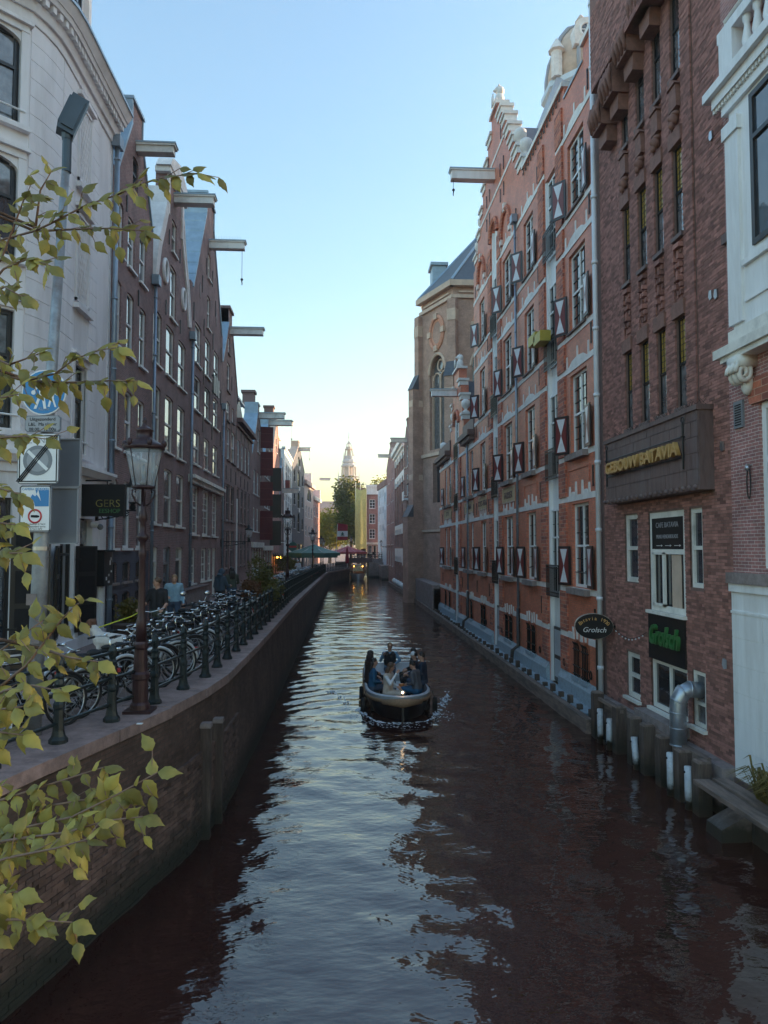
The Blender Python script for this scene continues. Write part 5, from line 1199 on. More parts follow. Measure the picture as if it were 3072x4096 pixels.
# ---------------------------------------------------------------- church behind the factory
ch = thing('church', 'pale brick church apse with round blind windows, tall traceried lights and slate roof', 'church', (12, 64, 0))
A_, B_, C_ = Vector((7.45, 66.2)), Vector((9.6, 61.2)), Vector((15.5, 61.2))
def facetf(a, b):
    d = (a - b); return frame((b.x, b.y, 0), (d.x, d.y, 0), (-d.y, d.x, 0)) if False else frame((a.x, a.y, 0), (b.x - a.x, b.y - a.y, 0), ((b.y - a.y), -(b.x - a.x), 0))
def apse_facet(a, b, full=True):
    F = facetf(a, b); L = (b - a).length; c = L / 2
    hs = [hole(c - 1.35, c + 1.35, 13.8, 22.3, 1.6), hole(c - .8, c + .8, 9.0, 12.6)]
    part('wall', M(F).wall([(0, -.3), (L, -.3), (L, 28), (0, 28)], hs, 0, .9, .55), 'brick_church', ch)
    o = part('tall_window', M(F).box(c - 1.35, c + 1.35, 13.8, 22.3, -.5, -.46), 'glass_curtain', ch)
    t = M(F).box(c - .08, c + .08, 13.8, 20.6, -.46, -.3).box(c - 1.35, c - 1.22, 13.8, 20.7, -.46, -.3).box(c + 1.22, c + 1.35, 13.8, 20.7, -.46, -.3)
    for s in (-1, 1): t.tube([(c + s * .64 + .58 * math.cos(q), 20.2 + .58 * math.sin(q), -.38) for q in [i * math.pi / 8 for i in range(9)]], .09, 6)
    t.tube([(c + .5 * math.cos(q), 21.4 + .5 * math.sin(q), -.38) for q in [i * math.pi / 7 for i in range(14)]], .09, 6, True)
    t.tube([(c + 1.42 * math.cos(q), 20.7 + 1.68 * math.sin(q), -.02) for q in [i * math.pi / 10 for i in range(11)]], .16, 6)
    part('tracery', t, 'stone_tan', o)
    t = M(F)
    for v in (15.2, 16.6, 18.0, 19.4): t.box(c - 1.3, c + 1.3, v, v + .06, -.46, -.42)
    for u in (-.9, -.4, .4, .9): t.box(c + u - .03, c + u + .03, 13.8, 20.7, -.46, -.43)
    part('glazing_grid', t, 'slate', o)
    part('lower_window', M(F).box(c - .8, c + .8, 9.0, 12.6, -.5, -.46), 'glass_dim', ch)
    r = part('round_recess', M(F).tube([(c + 1.15 * math.cos(q), 24.3 + 1.45 * math.sin(q), .0) for q in [i * math.pi / 12 for i in range(24)]], .2, 6, True).tube([(c + .85 * math.cos(q), 24.3 + 1.12 * math.sin(q), -.05) for q in [i * math.pi / 12 for i in range(24)]], .14, 6, True), 'terra_light', ch)
    for q in range(4): part('voussoir', M(F).box(c + 1.15 * math.cos(q * 1.5708) - .26, c + 1.15 * math.cos(q * 1.5708) + .26, 24.3 + 1.45 * math.sin(q * 1.5708) - .25, 24.3 + 1.45 * math.sin(q * 1.5708) + .25, 0, .24), 'stone_tan', r)
    part('cornice', M(F).box(-.3, L + .3, 27.6, 28.1, 0, .5).box(-.2, L + .2, 26.6, 26.9, 0, .22).box(.5, L - .5, 27.1, 27.25, 0, .16), 'stone_tan', ch)
    part('string_course', M(F).box(0, L, 13.2, 13.5, 0, .18).box(0, L, 6.4, 6.6, 0, .14), 'stone_tan', ch)
apse_facet(A_, B_); apse_facet(B_, C_); 
part('side_wall', M().box(9.2, 15, 66.3, 73, -.3, 27.9).box(10.2, 15.5, 62.3, 70, -.3, 27.9), 'brick_church', ch)
def buttress(x, y, an, h=26.5, wd=.75):
    T = Matrix.Translation((x, y, 0)) @ Matrix.Rotation(rad(an), 4, 'Z'); F = T
    g = M(F).box(-wd / 2, wd / 2, -.3, .5, -.4, h).box(-wd / 2 - .05, wd / 2 + .05, -.9, -.3, -.4, 19.6).box(-wd / 2 - .1, wd / 2 + .1, -1.5, -.9, -.4, 7.8)
    o = part('buttress', g, 'brick_church', ch)
    part('weathering', M(F).prism([(0, 0)], 0, 0) if False else M(F).add([(-wd / 2 - .1, -1.0, 19.6), (wd / 2 + .1, -1.0, 19.6), (wd / 2 + .1, -.3, 21.0), (-wd / 2 - .1, -.3, 21.0), (-wd / 2 - .1, -.3, 19.6), (wd / 2 + .1, -.3, 19.6)], [(0, 1, 2, 3), (0, 3, 4), (1, 5, 2), (0, 4, 5, 1)]).add([(-wd / 2 - .14, -1.55, 7.8), (wd / 2 + .14, -1.55, 7.8), (wd / 2 + .14, -.9, 8.9), (-wd / 2 - .14, -.9, 8.9), (-wd / 2 - .14, -.9, 7.8), (wd / 2 + .14, -.9, 7.8)], [(0, 1, 2, 3), (0, 3, 4), (1, 5, 2), (0, 4, 5, 1)]), 'slate', o)
    for y0, z0, z1 in ((-.92, 18.0, 18.6), (-.93, 11.2, 11.7), (-.34, 24.6, 25.6)): part('stone_course', M(F).box(-wd / 2 - .03, wd / 2 + .03, y0, .3, z0, z1), 'stone_tan', o)
part('shade_block', M().box(15.4, 60, 41, 72.5, -.3, 29), 'brick_church', ch)  # unseen block added to keep the low sun off the left houses
buttress(7.2, 66.4, -67); buttress(9.55, 61.1, -33); 
g = M(); ap = (16.6, 75, 40.5); hip = [(8.6, 73, 28.1), (7.1, 66.0, 28.1), (9.4, 60.8, 28.1), (16, 60.8, 28.1)]
g.add(hip + [ap, (16.6, 76, 40.5), (9.4, 76, 28.1)], [(0, 1, 4), (1, 2, 4), (2, 3, 4), (0, 4, 5, 6)]); part('roof', g, 'slate', ch)
part('hip_ridge', M().tube([hip[1], ap], .14, 5).tube([hip[2], ap], .14, 5), 'zinc', ch)
part('roof_dormer', M().box(9.2, 10.6, 72, 74, 29.5, 33.8).box(9.0, 10.8, 71.8, 74.2, 33.8, 34.1), 'zinc', ch)
part('foot_wall', M().box(6.75, 7.6, 53.4, 66.5, -.4, 2.2).box(6.85, 9.6, 53.4, 62, -.4, 1.9), 'stone_grey', ch)
# domed crossing lantern seen over the roofs
dm = thing('church_dome', 'weathered lead church dome with round dormer window rising above the red gable', 'dome', (21.5, 62, 30))
part('drum', M().lathe([(3.2, 30), (3.2, 45.2), (3.6, 45.5), (3.6, 46.0), (3.1, 46.2)], (21.5, 62, 0), 8, math.pi / 8), 'plaster_blue', dm)
part('shell', M().lathe([(3.0, 46.0), (3.0, 47.5), (2.75, 49), (2.2, 50.3), (1.4, 51.3), (.6, 51.8), (.5, 52.6), (.1, 53.2)], (21.5, 62, 0), 16), 'stone_tan', dm, True)
for k in range(8): a = math.pi / 8 + k * math.pi / 4; part('rib', M().tube([(21.5 + r * math.cos(a), 62 + r * math.sin(a), z) for r, z in ((3.1, 46.0), (3.1, 47.5), (2.85, 49), (2.3, 50.35), (1.5, 51.4), (.6, 51.9))], .2, 6), 'tower_lead', dm, True)
FD = frame((21.0, 58.9, 49.6), (1, 0, 0), (0, -1, 0))
o = part('dormer', M(FD).prism([(1.1 * math.cos(i * math.pi / 8), 1.1 * math.sin(i * math.pi / 8)) for i in range(9)] + [(-1.1, -1.3), (1.1, -1.3)], -2.5, .0), 'stone_white', dm)
part('round_window', M(FD).tube([(.62 * math.cos(i * math.pi / 8), .62 * math.sin(i * math.pi / 8) - .05, .02) for i in range(16)], .1, 6, True).box(-.03, .03, -.65, .55, 0, .05).box(-.62, .62, -.08, -.02, 0, .05), 'white_paint', o)
part('pane', M(FD).prism([(.6 * math.cos(i * math.pi / 8), .6 * math.sin(i * math.pi / 8) - .05) for i in range(16)], .0, .012), 'glass_dim', o)
part('lower_roof', M().add([(16.5, 56, 40), (24, 56, 40), (24, 60, 46), (18.6, 60, 46), (16.5, 66, 40)], [(0, 1, 2, 3), (0, 3, 4)]).add([(15.5, 55, 33), (24, 55, 33), (24, 56, 40), (16.5, 56, 40), (15.5, 66, 33), (16.5, 66, 40)], [(0, 1, 2, 3), (0, 3, 5, 4)]), 'tower_lead', dm)
part('corner_pinnacle', M().lathe([(.5, 46), (.5, 48.3), (.75, 48.4), (.3, 49.2), (.05, 49.6)], (18.7, 60.2, 0), 8), 'stone_white', dm)
# ---------------------------------------------------------------- right bank beyond the church
an = thing('chapel_annex', 'low brown brick annex with dark cornice and arched niche between church and houses', 'building', (7.3, 72, 0))
part('wall', M(FR).wall([(66.6, -.3), (75.6, -.3), (75.6, 12), (66.6, 12)], [hole(68.5, 69.6, 8.3, 10.6), hole(70.6, 71.7, 8.3, 10.6), hole(70.0, 73.5, 3.8, 7.4, 1.2), hole(70, 73, 1.2, 2.8)], 0, .4), 'brick_church', an)
part('side_wall', M(FR).box(66.6, 75.6, -.3, 11.9, -6, -.4), 'brick_church', an)
part('cornice', M(FR).box(66.5, 75.7, 11.6, 12.1, -.3, .5), 'stone_dark', an); part('infill', M(FR).box(70, 73.5, 3.8, 7.4, -.4, -.35).box(70, 73, 1.2, 2.8, -.4, -.35), 'glass_dim', an)
for u in (68.5, 70.6): part('window', M(FR).box(u, u + 1.1, 8.3, 10.6, -.3, -.25), 'glass_dim', an)
part('turret', M(FR).box(66.5, 68.6, 12, 14.2, -2.2, .1), 'brick_church', an); part('turret_roof', M(FR).add([(66.4, 14.2, .2), (68.7, 14.2, .2), (68.7, 14.2, -2.3), (66.4, 14.2, -2.3), (67.5, 15.3, -1)], [(0, 1, 4), (1, 2, 4), (2, 3, 4), (3, 0, 4)]), 'zinc', an)
rN = far_house('grey_gable_house', 'tall grey-brown gable house with central column of doors and two white hoist beams', FR, 75.6, 84.2, 16.2, 19.3, 'brick_dark', [(79.0, 80.9, a, b, dict(cols=1, fm='white_paint', arch=0)) for a, b in ((3.6, 6.2), (7.2, 9.8), (10.8, 13.2), (14.0, 16.4))] + [(u, u + 1.0, a, a + 1.7, dict(fm='stone_grey')) for a in (4, 7.6, 11, 14.2) for u in (76.6, 82.4)], beamz=16.8, gm='stone_grey', roof='tile_red', base=-.3, blen=1.8)
for v in (3.0, 6.6, 10.2): part('balcony', M(FR).box(78.9, 81.0, v, v + .25, 0, .5).box(78.9, 81.0, v + .25, v + 1.0, .44, .5), 'white_paint', rN)
rW = thing('white_arcade_house', 'house with white arcaded floors over dark red timber columns beside the water', 'house', (7.3, 91, 0))
part('wall', M(FR).box(84.2, 98.9, -.3, 17.2, -8, -.25), 'brick_purple', rW)
part('cornice', M(FR).box(84.1, 99, 16.9, 17.3, -.4, .25).box(84.1, 99, 17.3, 17.9, -.5, .55), 'white_paint', rW)
for v0, v1 in ((15.9, 16.9), (13.0, 14.3), (6.7, 7.9), (3.2, 4.9)):
    part('arcade_band', M(FR).wall([(84.3, v0), (98.8, v0), (98.8, v1), (84.3, v1)], [hole(85.2 + i * 3.5, 87.6 + i * 3.5, v0 + .02, v0 + .75, .7) for i in range(4)], .0, .25, .2), 'white_paint', rW)
for v0, v1 in ((14.3, 15.9), (7.9, 13.0), (4.9, 6.7), (.6, 3.2)):
    for i in range(5): u = 84.6 + i * 3.5; part('column', M(FR).box(u - .3, u + .3, v0, v1, -.2, .0), 'cloth_brown' if False else 'brick_purple', rW)
    for i in range(4):
        u = 84.9 + i * 3.5; o = part('bay_window', M(FR).box(u, u + 2.9, v0, v1, -.25, -.22), 'glass_warm', rW)
        part('mullion', M(FR).box(u + 1.3, u + 1.6, v0, v1, -.22, -.1), 'banner_red' if False else 'door_dark', o)
for i in range(5): u = 84.6 + i * 3.5; part('column_foot', M(FR).ell((u, .5, .05), (.5, .4, .35)), 'white_paint', rW, True)
rB = far_house('brown_corner_house', 'brown brick house with small paired windows and projecting white beam, next to pale blue house', FR, 98.9, 117, 17.4, 20.7, 'brick_purple', [(u, u + 1.0, a, a + 1.6, {}) for a in (5.5, 8.6, 11.7, 14.8) for u in (101, 104, 109.5, 113)] + [(u, u + 1.4, 2.4, 4.6, {}) for u in (102, 107, 112)], beamz=18.6, gm='stone_grey', roof='tile_red', base=-.3, blen=1.8)
FQ = frame((7.3, 117, 0), (-.8, 12, 0), (-12, -.8, 0))
hP = far_house('pale_blue_house', 'pale blue plastered house with dark wall anchors facing the canal', FQ, 0, 12, 15.2, 15.2, 'plaster_blue', [(9.6, 10.9, a, a + 2.0, {}) for a in (9.5, 12.3)] + [(1.5, 2.8, a, a + 1.8, {}) for a in (6.5, 9.5, 12.4)] + [(6, 7.4, 3.0, 5.2, {})], flat=True, base=-.3)
part('roof', M(FQ).box(-.2, 12.2, 15.2, 16.2, -6, .15), 'brick_dark', hP); anchor(hP, FQ, [(u, v) for u in (3.8, 5.5, 7.4, 8.8) for v in (8.4, 11.4, 14.2)], 1.1)
FN = frame((0, 134, 0), (1, 0, 0), (0, -1, 0))
hQ = far_house('brown_bridge_house', 'narrow brown brick house with white cornice standing behind the far bridge', FN, 4.65, 6.75, 15.2, 15.2, 'brick_purple', [(5.15, 6.25, a, b, dict(cols=2, split=(.33, .66))) for a, b in ((6.7, 8.5), (9.5, 11.3), (12.3, 14.0))] + [(4.85, 5.7, 2.5, 5.5, dict(fm='cream_paint')), (5.85, 6.5, 2.5, 5.5, dict(fm='cream_paint', gl=('glass',)))], flat=True, base=1.5)
part('cornice', M(FN).box(4.6, 6.8, 14.9, 16.3, -.3, .35).box(4.55, 6.85, 16.3, 16.7, -.4, .5), 'white_paint', hQ); part('shop_cornice', M(FN).box(4.6, 6.8, 5.6, 6.0, 0, .3), 'cream_paint', hQ)
sf = thing('scaffolded_house', 'house wrapped in yellow scaffold netting beside the trees', 'building', (3.7, 134, 1.5))
part('wall', M(FN).box(2.9, 4.6, 1.5, 16.2, -6, -1.2), 'brick_dark', sf)
part('netting', M(FN).add([(2.6, 5.0, .8), (3.5, 4.6, .95), (3.5, 15.6, .9), (2.65, 16, .8), (2.45, 10, .9)], [(0, 1, 2, 3, 4)]).add([(3.5, 4.8, .93), (4.6, 4.9, .5), (4.6, 16.0, .5), (3.5, 15.6, .88)], [(0, 1, 2, 3)]).add([(2.6, 5.0, .8), (2.65, 16, .8), (2.6, 16, -4), (2.6, 5, -4)], [(0, 1, 2, 3)]), 'netting', sf)
g = M(FN)
for u in (2.62, 3.5, 4.58):
    for w in (.4, -1.0): g.tube([(u, 1.5, w), (u, 17.2, w)], .06, 5)
for v in (3.4, 5.4, 7.4, 9.4, 11.4, 13.4, 15.4, 16.8):
    g.tube([(2.62, v, .42), (4.58, v, .42)], .05, 5)
part('scaffold_tube', g, 'steel', sf, kind='stuff')
# far bridge
br = thing('far_bridge', 'low stone canal bridge with iron railing and parked bicycles at the end of the canal', 'bridge', (3, 126, 2))
part('deck', M().box(.9, 9.3, 122.2, 131, 2.55, 3.15), 'stone_grey', br); part('fascia', M().box(.9, 5.2, 122.0, 122.2, 2.45, 3.3), 'stone_dark', br)
part('abutment', M().box(4.6, 9.3, 121.0, 131, -.5, 2.55).box(6.3, 9.3, 112, 121, -.5, 2.2), 'stone_grey', br); part('abutment', M().box(-1, 1.35, 122, 131, -.5, 2.55), 'brick_quay', br)
g = M()
for i in range(14): g.box(.95 + i * .6, 1.0 + i * .6, 122.3, 122.36, 3.15, 4.15)
for z in (3.5, 3.85, 4.13): g.tube([(.95, 122.33, z), (9.0, 122.33, z)], .03, 5)
part('railing', g, 'iron_green', br, kind='stuff')
# kerb timber and low ledge along the right bank
lk = thing('right_ledge', 'narrow wet ledge of grey stone along the foot of the factory', 'ledge', (7, 36, 0))
part('ledge', M().box(6.72, 7.6, 19.3, 53.4, -.6, .1), 'stone_grey', lk)
kb = thing('timber_kerb', 'long weathered timber baulk floating along the right bank with short pegs behind', 'timber', (6.7, 36, 0))
g = M()
for a, b, xa, xb in ((19.15, 27.0, 6.52, 6.52), (27.05, 36.5, 6.52, 6.55), (36.55, 46.0, 6.55, 6.6), (46.05, 58.0, 6.6, 6.62), (58.05, 77, 6.62, 6.66), (77.05, 100, 6.66, 6.4)):
    part('baulk', M().add([(xa, a, -.3), (xa + .2, a, -.3), (xb + .2, b, -.3), (xb, b, -.3), (xa, a, .38), (xa + .2, a, .38), (xb + .2, b, .38), (xb, b, .38)], [(0, 3, 2, 1), (4, 5, 6, 7), (0, 1, 5, 4), (1, 2, 6, 5), (2, 3, 7, 6), (3, 0, 4, 7)]), 'timber_long', kb)
y = 19.5
while y < 58:
    h = RN.uniform(.46, .6); part('peg', M().box(6.76, 6.9, y, y + .16, -.2, h), 'timber', kb); y += RN.uniform(.75, 1.15)
# fender posts, pipes and planks at the cafe
for i, (y, t) in enumerate(((18.85, 1.15), (17.35, 1.1), (16.45, 1.05), (15.75, 1.05), (14.95, 1.0), (14.1, .95), (13.35, .95))):
    f = thing('mooring_post', 'dark square timber mooring post ' + ('at the end of the timber baulk' if i == 0 else ('beside the plank walkway' if i == 6 else 'under the cafe windows')), 'post', (6.72, y, -.5), 'timber mooring posts at the cafe')
    part('shaft', M().box(6.6, 6.86, y - .13, y + .13, -.6, t), 'timber', f); part('top', M().lathe([(.17, t), (.15, t + .04)], (6.73, y, 0), 4, math.pi / 4), 'timber_long', f)
for i, (y, t, ln) in enumerate(((18.3, .85, 0), (17.65, .75, .05), (16.15, .7, -.12), (14.35, .85, 0), (13.6, .8, 0))):
    f = thing('guard_pipe', 'white plastic guard pipe hanging at the waterline between mooring posts' + ('' if i != 2 else ', knocked askew'), 'pipe', (6.6, y, 0), 'white guard pipes')
    part('pipe', M().tube([(6.6, y + ln, -.05), (6.6, y, t)], .075, 9), 'pvc', f, True); part('bolt', M().ell((6.52, y, t - .1), .025, 6, 4).ell((6.52, y + ln * .8, .12), .025, 6, 4), 'iron', f)
wl_ = thing('fender_wale', 'horizontal timber wale and quay ledge tying the mooring posts together', 'timber', (6.9, 16, .9))
part('wale', M().box(6.86, 7.0, 13.5, 18.9, .72, .98), 'timber_long', wl_); part('upper_rail', M().box(6.7, 6.78, 17.2, 18.95, .98, 1.06), 'timber_long', wl_); part('lower_rail', M().box(6.64, 6.7, 17.2, 19.0, -.02, .08), 'timber', wl_)
part('ledge', M().box(7.0, 7.4, 13.1, 19.9, -.4, .9), 'stone_grey', wl_)
pk = thing('plank_walkway', 'two worn grey planks on a concrete bracket at the foot of the white plinth', 'walkway', (6.7, 12, .6))
part('plank', M().box(6.42, 6.72, 8.0, 13.05, .66, .74), 'timber_long', pk); part('plank', M().box(6.75, 7.02, 8.0, 13.0, .69, .77), 'timber_long', pk)
part('bracket', M().prism([(0, 0)], 0, 0) if False else M().add([(6.35, 12.0, -.5), (7.3, 12.0, -.5), (7.3, 12.6, -.5), (6.35, 12.6, -.5), (6.4, 12.05, .2), (7.3, 12.05, .66), (7.3, 12.55, .66), (6.4, 12.55, .2)], [(4, 5, 6, 7), (0, 1, 5, 4), (1, 2, 6, 5), (2, 3, 7, 6), (3, 0, 4, 7)]), 'stone_grey', pk)
part('bearer', M().box(6.9, 7.3, 8.0, 12.0, -.5, .64), 'timber', pk)
# ---------------------------------------------------------------- old church tower in the distance
tw = thing('church_tower', 'tall pale carillon tower with clock, open lantern and bulb spire far behind the trees', 'tower', (4, 402, 1.6))
TT = Matrix.Translation((4, 402, 0)) @ Matrix.Rotation(rad(-24), 4, 'Z')
sq = math.pi / 4
part('shaft', M(TT).lathe([(6.3, 1.6), (6.3, 41.8)], n=4, ph=sq), 'tower_stone', tw)
part('outer_base', M(TT).lathe([(8.6, 1.6), (8.6, 35)], n=4, ph=sq), 'tower_stone', tw)
part('cornice', M(TT).lathe([(6.3, 41.6), (7.0, 42.2), (7.0, 42.8), (5.4, 43.4)], n=4, ph=sq), 'tower_stone', tw)
part('lower_gallery', M(TT).lathe([(6.0, 43.3), (6.0, 43.6)], n=8).lathe([(5.9, 44.6), (5.9, 44.9)], n=8), 'tower_lead', tw)
part('lantern', M(TT).lathe([(2.3, 43.4), (2.3, 50.2)], n=8, ph=.39), 'tower_stone', tw)
for k in range(8): a = .39 + k * math.pi / 4; part('column', M(TT).tube([(3.9 * math.cos(a), 3.9 * math.sin(a), 43.4), (3.6 * math.cos(a), 3.6 * math.sin(a), 50.2)], .5, 6), 'tower_stone', tw)
part('lantern_cornice', M(TT).lathe([(4.0, 50.0), (4.4, 50.5), (4.4, 51.0), (3.2, 51.6), (3.0, 52.2), (3.7, 52.7), (3.6, 53.6), (2.9, 54.6), (2.9, 56.2)], n=8, ph=.39), 'tower_lead', tw)
part('upper_lantern', M(TT).lathe([(1.1, 56), (1.1, 60)], n=8), 'tower_stone', tw)
for k in range(8): a = k * math.pi / 4; part('column', M(TT).tube([(2.3 * math.cos(a), 2.3 * math.sin(a), 56), (1.9 * math.cos(a), 1.9 * math.sin(a), 60)], .32, 5), 'tower_stone', tw)
part('crown', M(TT).lathe([(2.3, 59.8), (2.4, 60.2), (1.8, 60.6), (1.7, 61.4)], n=8), 'tower_stone', tw)
for k in range(8): a = k * math.pi / 4; part('bulb_rib', M(TT).tube([(r * math.cos(a), r * math.sin(a), z) for r, z in ((1.2, 61.3), (1.5, 62.0), (1.35, 62.8), (.7, 63.6), (.15, 64.6))], .16, 5), 'tower_lead', tw)
part('spire', M(TT).lathe([(.2, 61), (.18, 66.6), (.35, 66.8), (.35, 67.2), (.12, 67.4), (.1, 70.6)], n=8).tube([(-1, 0, 68.2), (1, 0, 68.2)], .1, 5), 'tower_lead', tw)
for k in range(4):
    a = rad(45 + 90 * k)
    for r, z0, z1 in ((7.3, 42.6, 47.6), (3.4, 54.2, 58.4), (4.4, 50.6, 52.6), (9.6, 34.8, 38.5)): part('pinnacle', M(TT).lathe([(.35, z0), (.25, z0 + (z1 - z0) * .5), (.05, z1)], (r * .86 * math.cos(a), r * .86 * math.sin(a), 0), 5), 'tower_lead', tw)
FCk = frame((0, 0, 0), (1, 0, 0), (0, -1, 0)); FCk = TT @ frame((0, -4.5, 40.3), (1, 0, 0), (0, -1, 0))
o = part('clock_face', M(FCk).prism([(1.7 * math.cos(i * .3142), 1.7 * math.sin(i * .3142)) for i in range(20)], 0, .15), 'clock_black', tw)
g = M(FCk).tube([(1.55 * math.cos(i * .3142), 1.55 * math.sin(i * .3142), .18) for i in range(20)], .08, 4, True).box(-.07, .07, -.1, 1.1, .16, .24)
for i in range(12): a = i * math.pi / 6; g.tube([(1.15 * math.cos(a), 1.15 * math.sin(a), .18), (1.5 * math.cos(a), 1.5 * math.sin(a), .18)], .09, 4)
g.tube([(0, 0, .2), (-.75, -.8, .2)], .1, 4); part('clock_hand', g, 'gold', o, kind='stuff')
part('nave_roof', M().add([(-24, 396, 1.6), (0, 396, 1.6), (0, 396, 27), (-24, 396, 27), (-24, 404, 31), (0, 404, 31)], [(0, 1, 2, 3), (3, 2, 5, 4)]), 'brick_purple', tw)
# ---------------------------------------------------------------- quay railing
rl = thing('quay_railing', 'dark green cast-iron railing with posts and three rails along the quay edge', 'railing', (-2.6, 12, 2.5))
pp = resample([(x - .33 if y > 13 else x - .36, y) for x, y in EDGE[1:]], 1.16)
pp = [p for p in pp if p.y < 111.5]
post = M().lathe([(.115, 0), (.115, .05), (.085, .09), (.07, .16), (.058, .42), (.07, .45), (.07, .49), (.05, .53), (.045, .70), (.062, .74), (.05, .80), (.062, .84), (.04, .88), (.054, .93), (.058, 1.0), (.038, 1.07), (.01, 1.1)], n=8, ph=math.pi / 8)
pm = to_mesh('post', post); pm.materials.append(MT['iron_green'])
for p in pp: piece('post', pm, rl, (p.x, p.y, zq(p.y) - .01))
rm_ = to_mesh('rail', M().tube([(0, 0, 0), (1, 0, 0)], .024, 7)); rm_.materials.append(MT['iron_green'])
for a, b in zip(pp[:-1], pp[1:]):
    d = Vector((b.x - a.x, b.y - a.y, zq(b.y) - zq(a.y)))
    for h, k in ((.96, 1.15), (.6, 1.0), (.24, 1.0)):
        piece('rail', rm_, rl, (a.x, a.y, zq(a.y) + h), tuple(d.to_track_quat('X', 'Z').to_euler()), (d.length, k, k))
# ---------------------------------------------------------------- bicycles
def bike_meshes(fmat, guard='black_paint', bar='chrome', rack=True, crate=False, child=False):
    R_ = .34; fx, rx = .56, -.54
    P = {}
    fr = M()
    bb = (-.05, 0, .29); st = (-.2, 0, .62); hd = (.36, 0, .74); hl = (.40, 0, .58); ra = (rx, 0, R_); fa = (fx, 0, R_)
    for a, b, r in ((bb, st, .017), (bb, hl, .02), (st, ra, .011), (bb, ra, .013), (hl, hd, .022)): fr.tube([a, b], r, 6)
    fr.tube([(-.12, 0, .45), (.1, 0, .44), hl], .017, 6); fr.tube([st, (-.24, 0, .76)], .014, 6)
    for s in (-1, 1): fr.tube([(.405, s * .01, .56), (.44, s * .05, .48), (fx, s * .055, R_)], .012, 5)
    P['frame'] = (fr, fmat, False)
    tw_ = lambda x: (M().tube([(x + R_ * math.cos(t), 0, R_ + R_ * math.sin(t)) for t in [i * 2 * math.pi / 22 for i in range(22)]], .021, 6, True), 'rubber', True)
    def rim(x):
        g = M().tube([(x + (R_ - .03) * math.cos(t), 0, R_ + (R_ - .03) * math.sin(t)) for t in [i * 2 * math.pi / 22 for i in range(22)]], .011, 4, True)
        for i in range(12):
            a = i * math.pi / 6; g.tube([(x + .02 * math.cos(a + .6), (.02 if i % 2 else -.02), R_ + .02 * math.sin(a + .6)), (x + (R_ - .03) * math.cos(a), 0, R_ + (R_ - .03) * math.sin(a))], .0025, 3, cap=False)
        g.tube([(x, -.05, R_), (x, .05, R_)], .025, 6); return (g, 'steel', True)
    def guard_(x, a0, a1): return (M().tube([(x + (R_ + .035) * math.cos(rad(a0 + (a1 - a0) * i / 12)), 0, R_ + (R_ + .035) * math.sin(rad(a0 + (a1 - a0) * i / 12))) for i in range(13)], .026, 5), guard, True)
    P['wheel_f'] = tw_(fx); P['rim_f'] = rim(fx); P['wheel_r'] = tw_(rx); P['rim_r'] = rim(rx); P['guard_f'] = guard_(fx, 35, 165); P['guard_r'] = guard_(rx, 10, 175)
    hb = M().tube([(.33, 0, .72), (.30, 0, .98), (.345, 0, 1.02)], .013, 6).tube([(.12, .29, 1.04), (.24, .28, 1.06), (.36, .2, 1.05), (.38, 0, 1.01), (.36, -.2, 1.05), (.24, -.28, 1.06), (.12, -.29, 1.04)], .012, 6)
    P['handlebar'] = (hb, bar, True)
    P['grip'] = (M().tube([(.10, .29, 1.037), (.22, .283, 1.055)], .019, 6).tube([(.10, -.29, 1.037), (.22, -.283, 1.055)], .019, 6), 'rubber', True)
    P['bell'] = (M().lathe([(.03, 0), (.032, .015), (.018, .035), (.002, .04)], (.33, .16, 1.06), 8), 'chrome', True)
    sd = M().ell((-.30, 0, .80), (.12, .105, .045), 10, 6).ell((-.18, 0, .80), (.12, .035, .03), 8, 5); sd.tube([(-.25, 0, .76), (-.27, 0, .79)], .03, 6)
    P['saddle'] = (sd, 'rubber', True)
    P['chain_case'] = (M().tube([(-.05, -.045, .29), (-.3, -.045, .31), (rx, -.045, R_)], [.085, .05, .06], 8), 'black_paint', True)
    P['crank'] = (M().tube([(-.05, .07, .29), (.02, .08, .14)], .011, 5).tube([(-.05, -.08, .29), (-.12, -.09, .44)], .011, 5).box(-.02, .06, .08, .17, .125, .145).box(-.16, -.08, -.18, -.09, .43, .45), 'iron', False)
    if rack:
        g = M()
        for s in (-.06, 0, .06): g.tube([(-.3, s, .74), (-.78, s, .73)], .007, 4)
        g.tube([(-.78, -.07, .73), (-.78, .07, .73)], .007, 4)
        for s in (-1, 1): g.tube([(rx, s * .06, R_), (-.66, s * .07, .73)], .007, 4)
        P['rack'] = (g, 'black_paint', False)
    P['tail_lamp'] = (M().box(-.96 + .05, -.86, -.035, .035, .52, .58), 'sign_red', False)
    P['head_lamp'] = (M().lathe([(.03, 0), (.045, .05), (.045, .08)], (.46, 0, .78), 8), 'chrome', True)
    P['kickstand'] = (M().tube([(-.12, .04, .27), (-.2, .2, .01)], .01, 5), 'iron', False)
    if crate:
        g = M()
        for z in (.78, .88, .98, 1.06): g.box(.42, .84, -.2, -.18, z, z + .05).box(.42, .84, .18, .2, z, z + .05).box(.42, .44, -.18, .18, z, z + .05).box(.82, .84, -.18, .18, z, z + .05)
        g.box(.42, .84, -.2, .2, .76, .78); P['crate'] = (g, crate, False)
    return P
def make_bike(label, group, single=False, **kw):
    P = bike_meshes(**kw)
    root = thing('bicycle', label, 'bicycle', (0, 0, 0), group)
    nm = dict(wheel_f='wheel', wheel_r='wheel', rim_f='rim', rim_r='rim', guard_f='mudguard', guard_r='mudguard')
    done = {}
    for k, (g, mt, sm) in P.items():
        par = done['wheel_' + k[-1]] if k.startswith('rim') else (done.get('handlebar') if k in ('grip', 'bell') else root)
        done[k] = part(nm.get(k, k), g, mt, par, sm)
    return root
